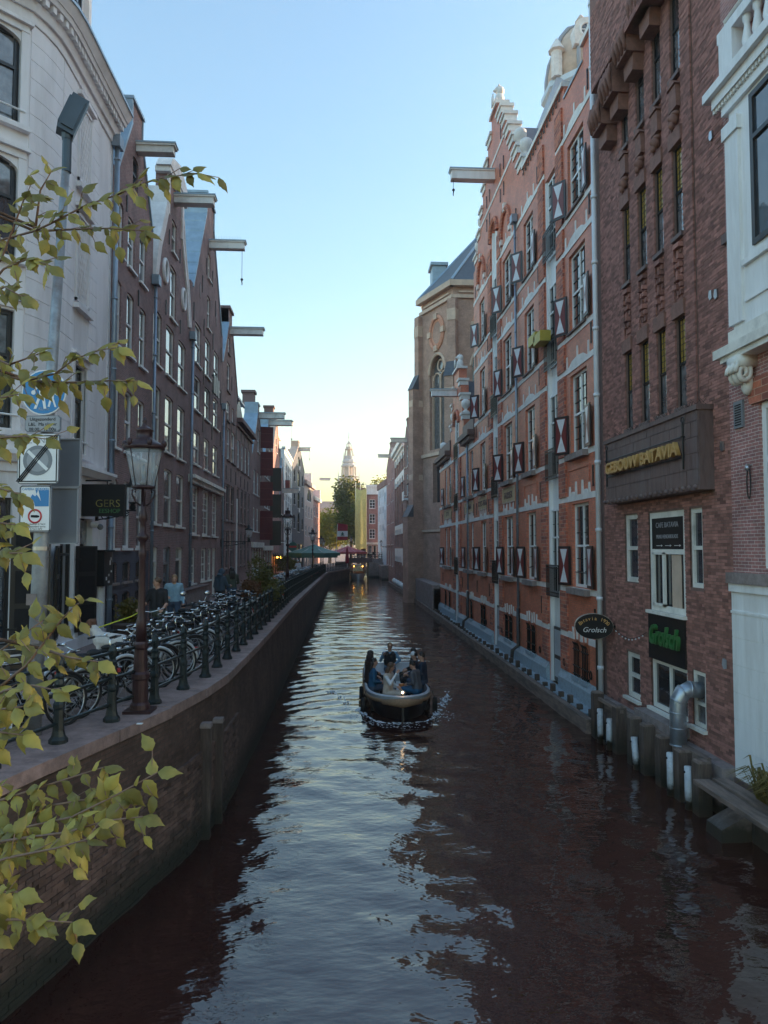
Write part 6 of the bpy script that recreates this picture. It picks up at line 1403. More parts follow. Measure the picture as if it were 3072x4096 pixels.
def join_bike(**kw):
    P = bike_meshes(**kw); me = bpy.data.meshes.new('bicycle'); bm = bmesh.new(); mats = []
    V = []; Fs = []; mi = []; sm = []
    for k, (g, mt, s) in P.items():
        if mt not in mats: mats.append(mt)
        n = len(V); V += g.v; Fs += [tuple(n + i for i in f) for f in g.f]; mi += [mats.index(mt)] * len(g.f); sm += [s] * len(g.f)
    bm.free(); me.from_pydata(V, [], Fs); me.polygons.foreach_set('material_index', mi); me.polygons.foreach_set('use_smooth', sm)
    for x in mats: me.materials.append(MT[x])
    me.update(); return me
mat('bike_black', (.014, .014, .016), .35, .1, var=.2); mat('bike_blue', (.03, .09, .16), .35, .2); mat('bike_silver', (.42, .44, .46), .3, .7); mat('bike_green', (.02, .05, .035), .4); mat('bike_white', (.62, .63, .65), .35); mat('bike_red', (.22, .03, .03), .35)
BG = 'bicycles parked along the quay railing'
KINDS = [dict(fmat='bike_black'), dict(fmat='bike_black', guard='bike_white', bar='chrome'), dict(fmat='bike_blue', guard='black_paint'), dict(fmat='bike_silver', guard='bike_silver', rack=False), dict(fmat='bike_green', crate='black_paint'), dict(fmat='bike_white', guard='bike_white'), dict(fmat='bike_red')]
KN = ['all-black Dutch bicycle', 'black bicycle with white mudguards', 'dark blue bicycle', 'silver bicycle without rear rack', 'dark green bicycle with front crate', 'white bicycle', 'dark red bicycle']
PL = ['leaning on the railing by the sign pole', 'with its wheel against the railing before the lamp post', 'tucked behind the lamp post', 'just past the lamp post', 'in the tangle of bikes past the lamp post', 'beside the moped', 'near the planters']
proto = [None] * 7; used = {}
far_me = [join_bike(**KINDS[k]) for k in range(7)]
def tilt(o, y, back, yaw, lean):
    x = edge_x(y) - back
    o.location = (x, y, zq(y) - .005); o.rotation_euler = (rad(lean), 0, rad(yaw))
SPOTS = [(7.6, 1.0, 74, 5), (8.5, .95, 62, -6), (9.25, 1.3, 55, 7), (9.95, 1.02, 60, -4), (10.35, 1.15, 54, 6), (10.95, 1.25, 48, 5), (11.6, 1.2, 52, -5), (12.15, 1.3, 45, 6), (12.6, 1.2, 40, -6), (13.05, 1.3, 44, 7), (13.5, 1.15, 36, 4), (14.0, 1.3, 42, -5), (14.5, 1.2, 38, 6), (15.0, 1.35, 46, -6), (15.5, 1.2, 35, 5), (16.0, 1.3, 40, 7), (16.6, 1.2, 45, -4), (17.2, 1.25, 38, 6), (17.8, 1.3, 42, -7), (18.5, 1.2, 36, 4), (19.2, 1.3, 44, 6), (20.0, 1.2, 40, -5)]
for i, (y, bk, yaw, ln) in enumerate(SPOTS):
    k = [0, 0, 2, 0, 3, 4, 1, 0, 5, 0, 1, 3, 0, 6, 1, 0, 5, 0, 2, 0, 1, 0][i]
    where = 'parked under the leafy branch near the sign pole' if y < 9.6 else ('parked beside the lamp post' if y < 11.7 else ('in the dense row between lamp post and moped' if y < 17 else 'in the dense row beside the planters'))
    lab = KN[k] + ' ' + where
    if proto[k] is None:
        proto[k] = make_bike(lab, BG, **KINDS[k]); o = proto[k]
    else: o = copy_tree(proto[k]); o['label'] = lab
    tilt(o, y, bk, yaw if i % 5 else yaw + 180, ln)
y = 20.8; k = 0
while y < 90:
    if not 24.5 < y < 27.5:
        k = RN.choice((0, 0, 0, 1, 1, 2, 3, 5, 5, 6))
        o = bpy.data.objects.new('bicycle', far_me[k]); COL.objects.link(o); tag(o, KN[k] + ' in the long row along the far railing', 'bicycle', 'bicycles in the far row')
        tilt(o, y, RN.uniform(1.0, 1.4), RN.choice((35, 50, 215, 230)) + RN.uniform(-8, 8), RN.uniform(-9, 9))
    y += RN.uniform(.42, .68)
for i in range(5):
    o = bpy.data.objects.new('bicycle', far_me[(i * 2) % 7]); COL.objects.link(o); tag(o, KN[(i * 2) % 7] + ' leaning on the far bridge railing', 'bicycle', 'bicycles on the far bridge')
    o.location = (2.4 + i * 1.2, 122.9, 3.16); o.rotation_euler = (rad(6), 0, rad(RN.uniform(-15, 15)))
# black moped with windscreen
mp = thing('moped', 'black moped with round mirrors and low windscreen standing behind the bicycles', 'moped', (-3.9, 19.2, 2.5))
T = Matrix.Translation((-3.95, 19.2, 2.49)) @ Matrix.Rotation(rad(-60), 4, 'Z')
for x in (-.6, .62): part('wheel', M(T).tube([(x + .2 * math.cos(t), 0, .24 + .2 * math.sin(t)) for t in [i * .4 for i in range(16)]], .06, 7, True).tube([(x, -.04, .24), (x, .04, .24)], .12, 8), 'rubber', mp, True)
part('body', M(T).ell((-.45, 0, .55), (.42, .17, .2)).tube([(-.3, 0, .35), (.1, 0, .3), (.42, 0, .4), (.5, 0, .8)], [.13, .12, .12, .14], 8).ell((.5, 0, .72), (.13, .19, .32)).ell((.62, 0, .45), (.22, .1, .1)), 'black_paint', mp, True)
part('seat', M(T).ell((-.38, 0, .78), (.42, .15, .08)), 'rubber', mp, True)
part('handlebar', M(T).tube([(.36, .33, .98), (.44, .12, 1.02), (.44, -.12, 1.02), (.36, -.33, .98)], .025, 6), 'iron', mp, True)
for s in (-1, 1): part('mirror', M(T).tube([(.4, s * .2, 1.0), (.45, s * .3, 1.25)], .01, 5).ell((.46, s * .32, 1.3), (.02, .09, .06)), 'chrome', mp, True)
part('head_lamp', M(T).ell((.6, 0, .88), (.07, .09, .08)), 'glass_curtain', mp, True)
# ---------------------------------------------------------------- street lamps
def lamp_meshes(n=16):
    P = []
    P.append(('base', M().box(-.33, .33, -.33, .33, -.02, .04).lathe([(.24, .04), (.23, .12), (.19, .16), (.19, .52), (.22, .55), (.22, .62), (.17, .66), (.155, 1.02), (.175, 1.06), (.175, 1.12), (.15, 1.16)], n=n), 'iron_maroon'))
    P.append(('shaft', M().lathe([(.13, 1.16), (.125, 1.5), (.105, 1.55), (.09, 1.62), (.078, 2.55), (.10, 2.6), (.10, 2.66), (.075, 2.7), (.075, 2.82), (.15, 2.88), (.15, 2.93), (.08, 2.98), (.07, 3.15), (.11, 3.2), (.10, 3.3), (.07, 3.36), (.06, 3.5)], n=n), 'iron_maroon'))
    P = [(nm, g_, mt) for nm, g_, mt in P]
    for _, g_, _m in P: g_.v = [(x * .74, y * .74, z) for x, y, z in g_.v]
    g = M()
    for k in range(4):
        a = k * math.pi / 2 + .4; c, s = math.cos(a), math.sin(a)
        g.tube([(r * c, r * s, z) for r, z in ((.05, 3.44), (.13, 3.5), (.2, 3.62), (.2, 3.7), (.13, 3.72), (.15, 3.66))], .017, 5)
    g.lathe([(.04, 3.4), (.04, 3.72), (.2, 3.73), (.21, 3.76), (.18, 3.78)], n=n); P.append(('cradle', g, 'iron_maroon'))
    P.append(('lantern_glass', M().lathe([(.20, 3.78), (.335, 4.4)], n=n), 'lantern_glass'))
    g = M()
    for k in range(6): a = k * math.pi / 3; g.tube([(.2 * math.cos(a), .2 * math.sin(a), 3.77), (.338 * math.cos(a), .338 * math.sin(a), 4.4)], .008, 4)
    P.append(('glazing_bar', g, 'iron_maroon'))
    g = M().lathe([(.36, 4.39), (.38, 4.42), (.37, 4.46), (.25, 4.53), (.15, 4.58), (.14, 4.7), (.17, 4.72), (.1, 4.77), (.05, 4.8), (.035, 4.86), (.045, 4.88), (.01, 4.95)], n=n)
    for k in range(6): a = k * math.pi / 3; g.ell((.36 * math.cos(a), .36 * math.sin(a), 4.49), (.05, .05, .07), 6, 5)
    P.append(('hood', g, 'iron_maroon'))
    P.append(('burner', M().lathe([(.07, 3.78), (.07, 3.86), (.035, 3.88), (.05, 4.0), (.04, 4.12), (.01, 4.15)], n=8), 'glass_curtain'))
    return P
def lamp(label, x, y, z, s=.9, src=None, group='lantern posts along the quay'):
    t = thing('street_lamp', label, 'street lamp', (x, y, z), group)
    if src is None:
        for nm, g, mt in lamp_meshes():
            me = to_mesh(nm, g, (0, 0, 0), nm not in ('base',)); me.materials.append(MT[mt])
            o = bpy.data.objects.new(nm, me); COL.objects.link(o); o.parent = t; ORG[o] = (0, 0, 0)
    else:
        for c in src.children: d = c.copy(); COL.objects.link(d); d.parent = t
    t.scale = (s * .92, s * .92, s); return t
l0 = lamp('maroon cast-iron lantern post with clear glass among the near bicycles', -3.02, 11.2, 2.5)
lamp('maroon lantern post plastered with stickers beside the planter shrubs', -2.62, 35.5, 2.49, .9, l0)
lamp('maroon lantern post standing before the green parasol', -2.45, 62, 2.2, .9, l0)
lamp('maroon lantern post between green parasol and railing corner', -2.3, 82, 2.0, .9, l0)
lamp('maroon lantern post behind the railing corner', -2.4, 95, 1.85, .9, l0)
lamp('maroon lantern post beside the red parasol on the bridge', 1.6, 121, 2.6, .9, l0)
def wall_lamp(F, u, v, L, label):
    p = F @ Vector((u, v, 0)); t = thing('wall_lantern', label, 'lantern', tuple(p), 'lanterns on scrolled wall brackets')
    g = M(F).tube([(u, v, 0), (u, v, L + .1)], .022, 6).box(u - .06, u + .06, v - .28, v + .12, 0, .05)
    for c, r in ((.2, .13), (.45, .1), (.66, .08)): g.tube([(u, v - r + r * .8 * math.sin(q), c * L / .8 + r * .8 * math.cos(q)) for q in [i * .6 for i in range(11)]], .016, 5)
    g.tube([(u, v - .25, .03), (u, v - .2, L * .4), (u, v - .06, L * .9)], .018, 5); part('bracket', g, 'iron', t, True)
    Q = F @ Matrix(((1, 0, 0, u), (0, 0, 1, v), (0, 1, 0, L), (0, 0, 0, 1)))
    part('cradle', M(Q).lathe([(.04, .0), (.09, .08), (.05, .16), (.1, .2), (.13, .22)], n=10), 'iron', t, True)
    part('lantern_glass', M(Q).lathe([(.13, .22), (.22, .62)], n=12), 'lantern_glass', t, True)
    part('hood', M(Q).lathe([(.24, .62), (.24, .65), (.15, .72), (.09, .76), (.09, .84), (.02, .92)], n=12), 'iron', t, True)
    return t
wall_lamp(FL, 19.55, 5.95, .95, 'wall lantern on long scrolled bracket at the white corner building')
wall_lamp(FL, 39.45, 5.3, 1.5, 'wall lantern on scrolled bracket between hook gable and beam gable houses')
wall_lamp(FR, 104, 5.2, 1.6, 'wall lantern bracket on the brown corner house near the bridge')
# ---------------------------------------------------------------- sign pole with traffic signs and floodlight
sp_ = thing('sign_pole', 'tall galvanised pole with floodlight on top, scarred by peeled stickers', 'pole', (-4.02, 9.9, 2.5))
part('pole', M().tube([(-4.05, 9.9, 2.5), (-4.0, 9.9, 5.0), (-3.96, 9.9, 6.4), (-3.78, 9.9, 10.35)], [.105, .10, .08, .05], 14), 'galv_pole', sp_, True)
part('clamp', M().lathe([(.108, 4.92), (.108, 4.97)], (-4.0, 9.9, 0), 14), 'steel', sp_); part('sleeve', M().lathe([(.062, 10.1), (.062, 10.6)], (-3.78, 9.9, 0), 10), 'lamp_head', sp_)
TF = Matrix.Translation((-3.78, 9.9, 10.72)) @ Matrix.Rotation(rad(25), 4, 'Z') @ Matrix.Rotation(rad(20), 4, 'Y') @ Matrix.Diagonal((.8, .8, .85, 1))
o = part('floodlight', M(TF).box(-.14, .14, -.13, .13, -.12, .55).box(-.1, .1, -.16, -.13, -.05, .5).box(-.17, -.14, -.1, .1, 0, .5), 'lamp_head', sp_); part('yoke', M().lathe([(.07, 10.55), (.08, 10.62), (.08, 10.7), (.06, 10.75)], (-3.78, 9.9, 0), 8), 'lamp_head', sp_)
part('torn_sticker', M().box(-4.13, -4.0, 9.785, 9.795, 4.2, 4.35).box(-4.05, -3.95, 9.783, 9.793, 3.7, 3.9).box(-4.1, -4.0, 9.784, 9.794, 3.35, 3.5), 'stone_grey', sp_)
FP = frame((-4.02, 9.78, 0), (1, -.12, 0), (-.12, -1, 0))
def plate(name, label, u0, u1, v0, v1, mt, back='sign_back', w=0.0, r=.03):
    t = thing(name, label, 'sign', tuple(FP @ Vector(((u0 + u1) / 2, v0, w))))
    pts = [(u0 + r, v0), (u1 - r, v0), (u1, v0 + r), (u1, v1 - r), (u1 - r, v1), (u0 + r, v1), (u0, v1 - r), (u0, v0 + r)]
    b = part('backing', M(FP).prism(pts, w - .02, w), back, t)
    q = .012; pts2 = [(a + (q if a < (u0 + u1) / 2 else -q), c + (q if c < (v0 + v1) / 2 else -q)) for a, c in pts]
    part('face', M(FP).prism(pts2, w, w + .004), mt, b); return t
circ = lambda c, r, n=28: [(c[0] + r * math.cos(2 * math.pi * i / n), c[1] + r * math.sin(2 * math.pi * i / n)) for i in range(n)]
t = thing('pedestrian_sign', 'round blue footpath sign with white adult and child figures', 'sign', tuple(FP @ Vector((.05, 6.9, 0))))
o = part('backing', M(FP).prism(circ((.06, 7.02), .305), -.03, 0), 'sign_white', t); part('face', M(FP).prism(circ((.06, 7.02), .288), 0, .004), 'sign_blue', o)
g = M(FP)
for P in ([(.0, 6.99), (.07, 7.0), (.085, 7.17), (.0, 7.17)], [(.0, 7.0), (.035, 6.99), (-.035, 6.8), (-.07, 6.8)], [(.03, 7.0), (.07, 6.99), (.1, 6.8), (.065, 6.8)], [(.08, 7.17), (.1, 7.15), (.14, 7.06), (.12, 7.05)], [(.0, 7.17), (.0, 7.1), (-.06, 7.04), (-.07, 7.06)],
          [(.15, 6.93), (.2, 6.93), (.205, 7.02), (.155, 7.02)], [(.15, 6.94), (.175, 6.93), (.145, 6.82), (.12, 6.83)], [(.175, 6.94), (.2, 6.93), (.24, 6.82), (.215, 6.82)], [(.155, 7.02), (.16, 6.99), (.11, 7.06), (.12, 7.075)], [(.2, 7.02), (.21, 6.99), (.25, 6.97), (.245, 6.985)]): g.prism(P, .004, .008)
g.prism(circ((.045, 7.215), .036, 12), .004, .008).prism(circ((-.08, 7.02), .03, 12), .004, .008).prism([(.18 + .04 * math.cos(i * .52), 7.1 + .06 * math.sin(i * .52)) for i in range(12)], .004, .008)
part('figure', g, 'sign_white', t); text(t, 'KLosc', FP, .07, 6.78, .06, 'sign_midgrey', .006, .001)
t = plate('exception_sign', 'small white plate reading Uitgezonderd with loading hours', -.19, .3, 6.49, 6.71, 'sign_midgrey')
for i, s in enumerate(('Uitgezonderd', 'L&L  Ma t/m vr', '08.00 - 12:00u')): text(t, s, FP, .055, 6.64 - i * .068, .064, 'sign_black', .006, .001)
t = plate('zone_end_sign', 'white end-of-zone sign with grey no-parking circle crossed by black diagonals', -.28, .29, 5.8, 6.47, 'sign_white')
g = M(FP).box(-.255, .265, 5.825, 5.84, .004, .006).box(-.255, .265, 6.43, 6.445, .004, .006).box(-.255, -.24, 5.84, 6.43, .004, .006).box(.25, .265, 5.84, 6.43, .004, .006)
part('border', g, 'sign_black', t); part('ring', M(FP).prism(circ((0, 6.11), .2), .004, .007), 'sign_grey', t); part('disc', M(FP).prism(circ((0, 6.11), .15), .007, .009), 'sign_midgrey', t)
g = M(FP)
for k in (-.03, .0, .03): g.prism([(-.25 + k - .012, 5.83), (-.25 + k + .008, 5.83), (.25 + k + .008 - .01, 6.44), (.25 + k - .02, 6.44)], .01, .013)
part('diagonal', g, 'sign_black', t); part('bar', M(FP).prism([(-.12, 6.25), (-.15, 6.22), (.12, 5.97), (.15, 6.0)], .009, .0105), 'sign_white', t); text(t, 'ZONE', FP, 0, 6.34, .11, 'sign_midgrey', .006, .001)
t = plate('camera_notice', 'white and blue camera surveillance notice with red no-alcohol circle', -.24, .2, 5.16, 5.78, 'sign_white')
part('border', M(FP).box(-.225, .185, 5.175, 5.183, .004, .006).box(-.225, .185, 5.757, 5.765, .004, .006).box(-.225, -.217, 5.183, 5.757, .004, .006).box(.177, .185, 5.183, 5.757, .004, .006), 'sign_black', t)
part('blue_field', M(FP).prism([(-.02, 5.5), (.165, 5.5), (.165, 5.745), (-.03, 5.745), (.0, 5.66), (-.05, 5.6)], .004, .007), 'sign_blue', t)
part('camera_icon', M(FP).prism([(-.09, 5.6), (.02, 5.54), (.05, 5.58), (-.06, 5.66)], .007, .009), 'sign_blue', t); part('camera_icon', M(FP).prism([(.0, 5.66), (.03, 5.62), (.06, 5.57), (.02, 5.72)], .009, .011), 'sign_white', t)
part('alcohol_ring', M(FP).tube([(a, b, .006) for a, b in circ((-.02, 5.37), .085)], .012, 4, True), 'sign_red', t); part('bottle_icon', M(FP).prism([(-.075, 5.355), (.01, 5.35), (.04, 5.36), (.04, 5.375), (.01, 5.385), (-.075, 5.385)], .004, .007), 'sign_black', t)
text(t, 'CAMERA', FP, -.12, 5.715, .042, 'sign_blue', .006, .001); text(t, 'TOEZICHT', FP, .07, 5.715, .042, 'sign_white', .008, .001); text(t, 'POLITIE', FP, -.13, 5.57, .045, 'sign_blue', .006, .001)
for i, s in enumerate(('verbod art 2.7 lid 2', 'uitgezonderd terras', '2.7 lid 3 APV')): text(t, s, FP, .0, 5.255 - i * .032, .032, 'sign_black', .006, .0005)
part('sticker', M(FP).box(-.22, -.12, 5.175, 5.28, .006, .009), 'cloth_brown', t)
for v0, v1, u0, u1 in ((5.79, 6.43, -.1, .42), (5.02, 5.76, -.2, .4)):
    t = thing('blank_sign', 'grey back of a street sign mounted behind the ' + ('zone-end sign' if v0 > 5.5 else 'camera notice'), 'sign', tuple(FP @ Vector((.2, v0, -.3))), 'signs seen from behind')
    part('panel', M(FP).box(u0, u1, v0, v1, -.33, -.31), 'sign_back', t); part('rim', M(FP).box(u1, u1 + .015, v0, v1, -.335, -.29).box(u0, u1, v0 - .015, v0, -.335, -.29).box(u0, u1, v1, v1 + .015, -.335, -.29), 'sign_midgrey', t)
text(cs, 'GERS', SGN, .86, 5.98, .27, 'leaf', .105, .004, off=-.004, align='RIGHT'); text(cs, 'EESHOP', SGN, .86, 5.83, .15, 'neon_green', .105, .004, align='RIGHT')
# ---------------------------------------------------------------- cafe terrace far down the quay
def parasol(label, x, y, z0, r, h, mt, closed=False):
    t = thing('parasol', label, 'parasol', (x, y, z0), 'cafe parasols')
    part('pole', M().tube([(x, y, z0), (x, y, z0 + h + .15)], .05, 8), 'cream_paint', t); part('foot', M().box(x - .4, x + .4, y - .4, y + .4, z0, z0 + .12), 'stone_grey', t)
    if closed: part('canopy', M().lathe([(.12, z0 + .8), (.3, z0 + 1.0), (.26, z0 + 1.8), (.12, z0 + h), (.03, z0 + h + .2)], (x, y, 0), 8), mt, t); return t
    n = 8; g = M(); a = [(x + r * math.cos(math.pi / 8 + k * math.pi / 4), y + r * math.sin(math.pi / 8 + k * math.pi / 4)) for k in range(n)]
    ht = z0 + h; lo = z0 + h - .3 * r
    mid = [((x + p[0] * 1.0) / 2, (y + p[1]) / 2, (ht + lo) / 2 - .06) for p in a]
    g.add([(x, y, ht)] + mid + [(p[0], p[1], lo) for p in a] + [(p[0], p[1], lo - .28) for p in a], [(0, 1 + k, 1 + (k + 1) % n) for k in range(n)] + [(1 + k, 9 + k, 9 + (k + 1) % n, 1 + (k + 1) % n) for k in range(n)] + [(9 + k, 17 + k, 17 + (k + 1) % n, 9 + (k + 1) % n) for k in range(n)])
    part('canopy', g, mt, t)
    g = M()
    for p in a: g.tube([(x, y, ht - .1), (p[0], p[1], lo - .02)], .02, 4)
    part('rib', g, 'cream_paint', t, kind='stuff'); return t
parasol('wide dark green cafe parasol over the quay terrace', -2.9, 76, 2.05, 3.0, 3.3, 'awning_green'); parasol('second green cafe parasol behind the wide one', -3.2, 83, 1.95, 3.0, 3.1, 'awning_green')
parasol('open red parasol at the foot of the far bridge', 1.0, 114, 1.9, 3.2, 3.4, 'awning_red'); parasol('closed dark red parasol on the quay corner', .85, 108.3, 1.85, 1, 3.0, 'cloth_red', True)
fl = thing('flag', 'red and white flag with green cedar tree over the cafe terrace', 'flag', (-.6, 104, 1.9))
part('staff', M().tube([(-.9, 104, 1.9), (-.55, 104, 8.4)], .04, 6), 'cream_paint', fl)
for z0, z1, mt in ((7.4, 8.3, 'cloth_red'), (6.6, 7.4, 'sign_white'), (6.1, 6.6, 'cloth_red')): part('cloth', M().sheet([[(-.6 - .0 + 1.5 * i / 8, 104 + .12 * math.sin(i * 1.1), z + .25 * (1 - i / 8) * (1 if z0 > 7 and z == z1 else 0)) for i in range(9)] for z in (z0, z1)]), mt, fl)
part('cedar', M(frame((.15, 103.85, 0), (1, 0, 0), (0, -1, 0))).prism([(-.3, 6.75), (.3, 6.75), (.08, 6.95), (.22, 6.95), (0, 7.3), (-.22, 6.95), (-.08, 6.95)], 0, .02), 'awning_green', fl)
bb = thing('beer_sign', 'round green pub sign hanging from the sunlit gable house', 'sign', (-5.6, 78, 4.8)); part('disc', M(frame((-5.2, 78, 5.1), (1, 0, 0), (0, -1, 0))).prism(circ((0, 0), .5), -.12, .0), 'awning_green', bb); part('band', M(frame((-5.2, 78, 5.1), (1, 0, 0), (0, -1, 0))).box(-.4, .4, -.1, .1, 0, .02), 'sign_red', bb); part('arm', M().tube([(-6.5, 78, 5.7), (-5.1, 78, 5.7)], .03, 5), 'iron', bb)
tl = thing('terrace_lamp', 'row of glowing amber heater lamps on a dark house front', 'lamp', (-6, 71, 4.0)); part('housing', M().box(-6.5, -5.9, 69, 73, 4.15, 4.3), 'iron', tl)
for yy in (69.4, 71, 72.6): part('bulb', M().ell((-6.0, yy, 4.05), (.16, .28, .13)), 'bulb_amber', tl, True)
st_ = thing('stoop', 'dark wooden stoop with three steps before the sunlit gable house', 'steps', (-5.8, 72, 1.9))
for i in range(3): part('step', M().box(-6.4, -4.7 + -.35 * i, 70.5, 74, 2.05 + .18 * i, 2.23 + .18 * i), 'stone_dark', st_)
# low fenced stoop wall at the left houses
sw = thing('stoop_wall', 'grey low stone wall with iron coping in front of the brown houses', 'wall', (-5.9, 30, 2.5))
for y0, y1 in ((26.5, 31.0), (31.05, 33.4)): part('slab', M().box(-6.3, -6.0, y0, y1, 2.45, 3.25), 'stone_grey', sw)
part('coping', M().box(-6.34, -5.96, 26.4, 33.5, 3.25, 3.32), 'stone_dark', sw)
lt = thing('litter', 'crumpled white paper cup lying on the coping beside the lamp post', 'litter', (-2.75, 10.4, 2.5))
part('cup', M().lathe([(.03, 0), (.045, .1)], (0, 0, 0), 8), 'sign_white', lt); lt.children[0].location = (-2.78 + 2.75, 0, .05); lt.children[0].rotation_euler = (0, rad(80), rad(20)); part('lid', M().box(-2.84, -2.76, 10.36, 10.42, 2.5, 2.51), 'sign_white', lt)
# ---------------------------------------------------------------- shrubs and trees
def leaf_cloud(blobs, n, s, seed, flat=.0):
    rs = np.random.RandomState(seed); tot = sum(b[3] * b[4] * b[5] for b in blobs); V = []
    for bx, by, bz, rx, ry, rz in blobs:
        k = int(n * rx * ry * rz / tot); d = rs.normal(size=(k, 3)); d /= np.linalg.norm(d, axis=1)[:, None]
        r = rs.uniform(.35, 1.0, k) ** .5 * (1 + .16 * rs.normal(size=k)); c = np.array([bx, by, bz]) + d * r[:, None] * np.array([rx, ry, rz])
        a = rs.normal(size=(k, 3)); a[:, 2] *= .6; a /= np.linalg.norm(a, axis=1)[:, None]; b = np.cross(a, rs.normal(size=(k, 3))); b /= np.linalg.norm(b, axis=1)[:, None]
        sz = s * rs.uniform(.6, 1.3, k)[:, None]
        V.append(np.stack([c - a * sz, c - b * sz * .55, c + a * sz, c + b * sz * .55], 1).reshape(-1, 3))
    V = np.concatenate(V); m = M(); m.v = [tuple(p) for p in V]; m.f = [(i, i + 1, i + 2, i + 3) for i in range(0, len(V), 4)]; return m
def tree(label, x, y, z0, h, r, mt, seed, n=5200, s=.3, blobs=9, group='trees beyond the far bridge'):
    t = thing('tree', label, 'tree', (x, y, z0), group); q = random.Random(seed)
    part('trunk', M().tube([(x, y, z0), (x + .1, y, z0 + h * .3), (x, y + .2, z0 + h * .7)], [.4, .3, .12], 8), 'bark', t, True)
    bl = [(x, y, z0 + h * .62, r * .8, r * .8, h * .34)]; lim = M()
    for i in range(blobs):
        a = q.uniform(0, 6.28); zz = z0 + h * q.uniform(.35, .9); rr = r * (1.0 - .55 * abs((zz - z0) / h - .5)) * q.uniform(.5, .85)
        p = (x + rr * math.cos(a), y + rr * math.sin(a), zz); bl.append((*p, r * q.uniform(.28, .45), r * q.uniform(.28, .45), h * q.uniform(.09, .16)))
        lim.tube([(x, y, zz - h * .18), p], [.12, .04], 5)
    part('limb', lim, 'bark', t, True, kind='stuff'); part('crown', leaf_cloud(bl, n, s, seed), mt, t, kind='stuff'); return t
tree('tall broad green tree filling the end of the canal below the tower', 2.0, 150, 1.6, 17.5, 4.0, 'tree_leaf', 3, 9000, .3, 14)
tree('tall green tree leaning against the yellow scaffold netting', 3.6, 146, 1.6, 13.5, 2.8, 'tree_leaf', 13, 4500, .3)
tree('golden sunlit tree left of the tall broad tree', -2.6, 162, 1.6, 12.5, 3.6, 'tree_leaf_gold', 4, 6000, .3, 12)
tree('golden green tree half hidden by the red roof house', -6.5, 170, 1.6, 12.0, 3.5, 'tree_leaf_gold', 5, 4000, .3)
tree('yellow treetop showing above the roof of the pale blue house', 9.5, 165, 1.6, 20.0, 3.6, 'tree_leaf_gold', 6, 3500, .32)
def shrub(label, x, y, z0, h, r, mt, seed, n=900, s=.06, group='shrubs in planters by the railing', pot=True):
    t = thing('potted_shrub', label, 'shrub', (x, y, z0), group); q = random.Random(seed)
    if pot: part('pot', M().lathe([(.26, 0), (.34, .45), (.37, .46), (.37, .52), (.3, .52)], (x, y, z0), 12), 'terra_pot', t, True); z0 += .45
    g = M(); bl = []
    for i in range(6):
        a = q.uniform(0, 6.28); rr = r * q.uniform(.1, .7); top = h * q.uniform(.6, 1.0); p = (x + rr * math.cos(a), y + rr * math.sin(a), z0 + top)
        g.tube([(x, y, z0), ((x + p[0]) / 2, (y + p[1]) / 2, z0 + top * .5), p], [.018, .014, .006], 4); bl.append((p[0], p[1], z0 + top * .75, r * .45, r * .45, h * .24)); bl.append((p[0], p[1], z0 + top * .4, r * .4, r * .4, h * .2))
    part('stem', g, 'stem', t, kind='stuff'); part('foliage', leaf_cloud(bl, n, s, seed), mt, t, kind='stuff'); return t
shrub('rusty orange conifer shrub in a pot beside the railing', -3.1, 25.2, 2.5, 1.0, .55, 'shrub_rust', 21, 1600, .05)
shrub('tall yellow-green shrub with bare stems behind the rusty conifer', -2.95, 27.3, 2.5, 1.9, .6, 'shrub', 22, 1500, .06)
shrub('olive green spreading shrub between rusty conifer and railing', -2.75, 26.1, 2.5, .75, .6, 'shrub', 23, 1500, .05)
shrub('low yellow-green shrub past the tall bare-stemmed one', -2.8, 29.2, 2.5, .8, .6, 'shrub', 24, 1200, .055)
shrub('bushy green shrub beside the stoop steps', -5.2, 67.5, 2.1, 1.9, .9, 'shrub', 25, 900, .11, 'plants by the stoop')
shrub('round green shrub in front of the cafe terrace', -4.9, 77, 2.0, 1.3, .8, 'tree_leaf', 26, 700, .11, 'plants by the stoop')
shrub('climbing green plant hanging on the church annex wall', 7.0, 72, 3.2, 1.6, .9, 'shrub', 27, 700, .1, 'wall plants', False)
shrub('leafy brown-green plant in white pot on the street by the blue-grey house', -5.6, 19.3, 2.5, .75, .5, 'fern', 28, 900, .06, 'plants at house doors')
rfp = thing('reed_plant', 'tawny drooping reed plant beside the plank walkway at white plinth', 'plant', (6.95, 11.6, .7)); g = M(); q = random.Random(9)
for i in range(150):
    a = q.uniform(0, 6.28); L = q.uniform(.35, .95); b = Vector((6.95, 11.5 + q.uniform(-.5, .4), .72)); d = Vector((math.cos(a) * .6 - .15, math.sin(a) * .6 + .2, 0)); w = Vector((-d.y, d.x, 0)).normalized() * .012
    c1 = b + d * L * .45 + Vector((0, 0, L * .75)); c2 = b + d * L + Vector((0, 0, L * .55))
    g.add([b - w, b + w, c1 + w * 1.5, c1 - w * 1.5, c2], [(0, 1, 2, 3), (3, 2, 4)])
part('blade', g, 'fern', rfp, kind='stuff')
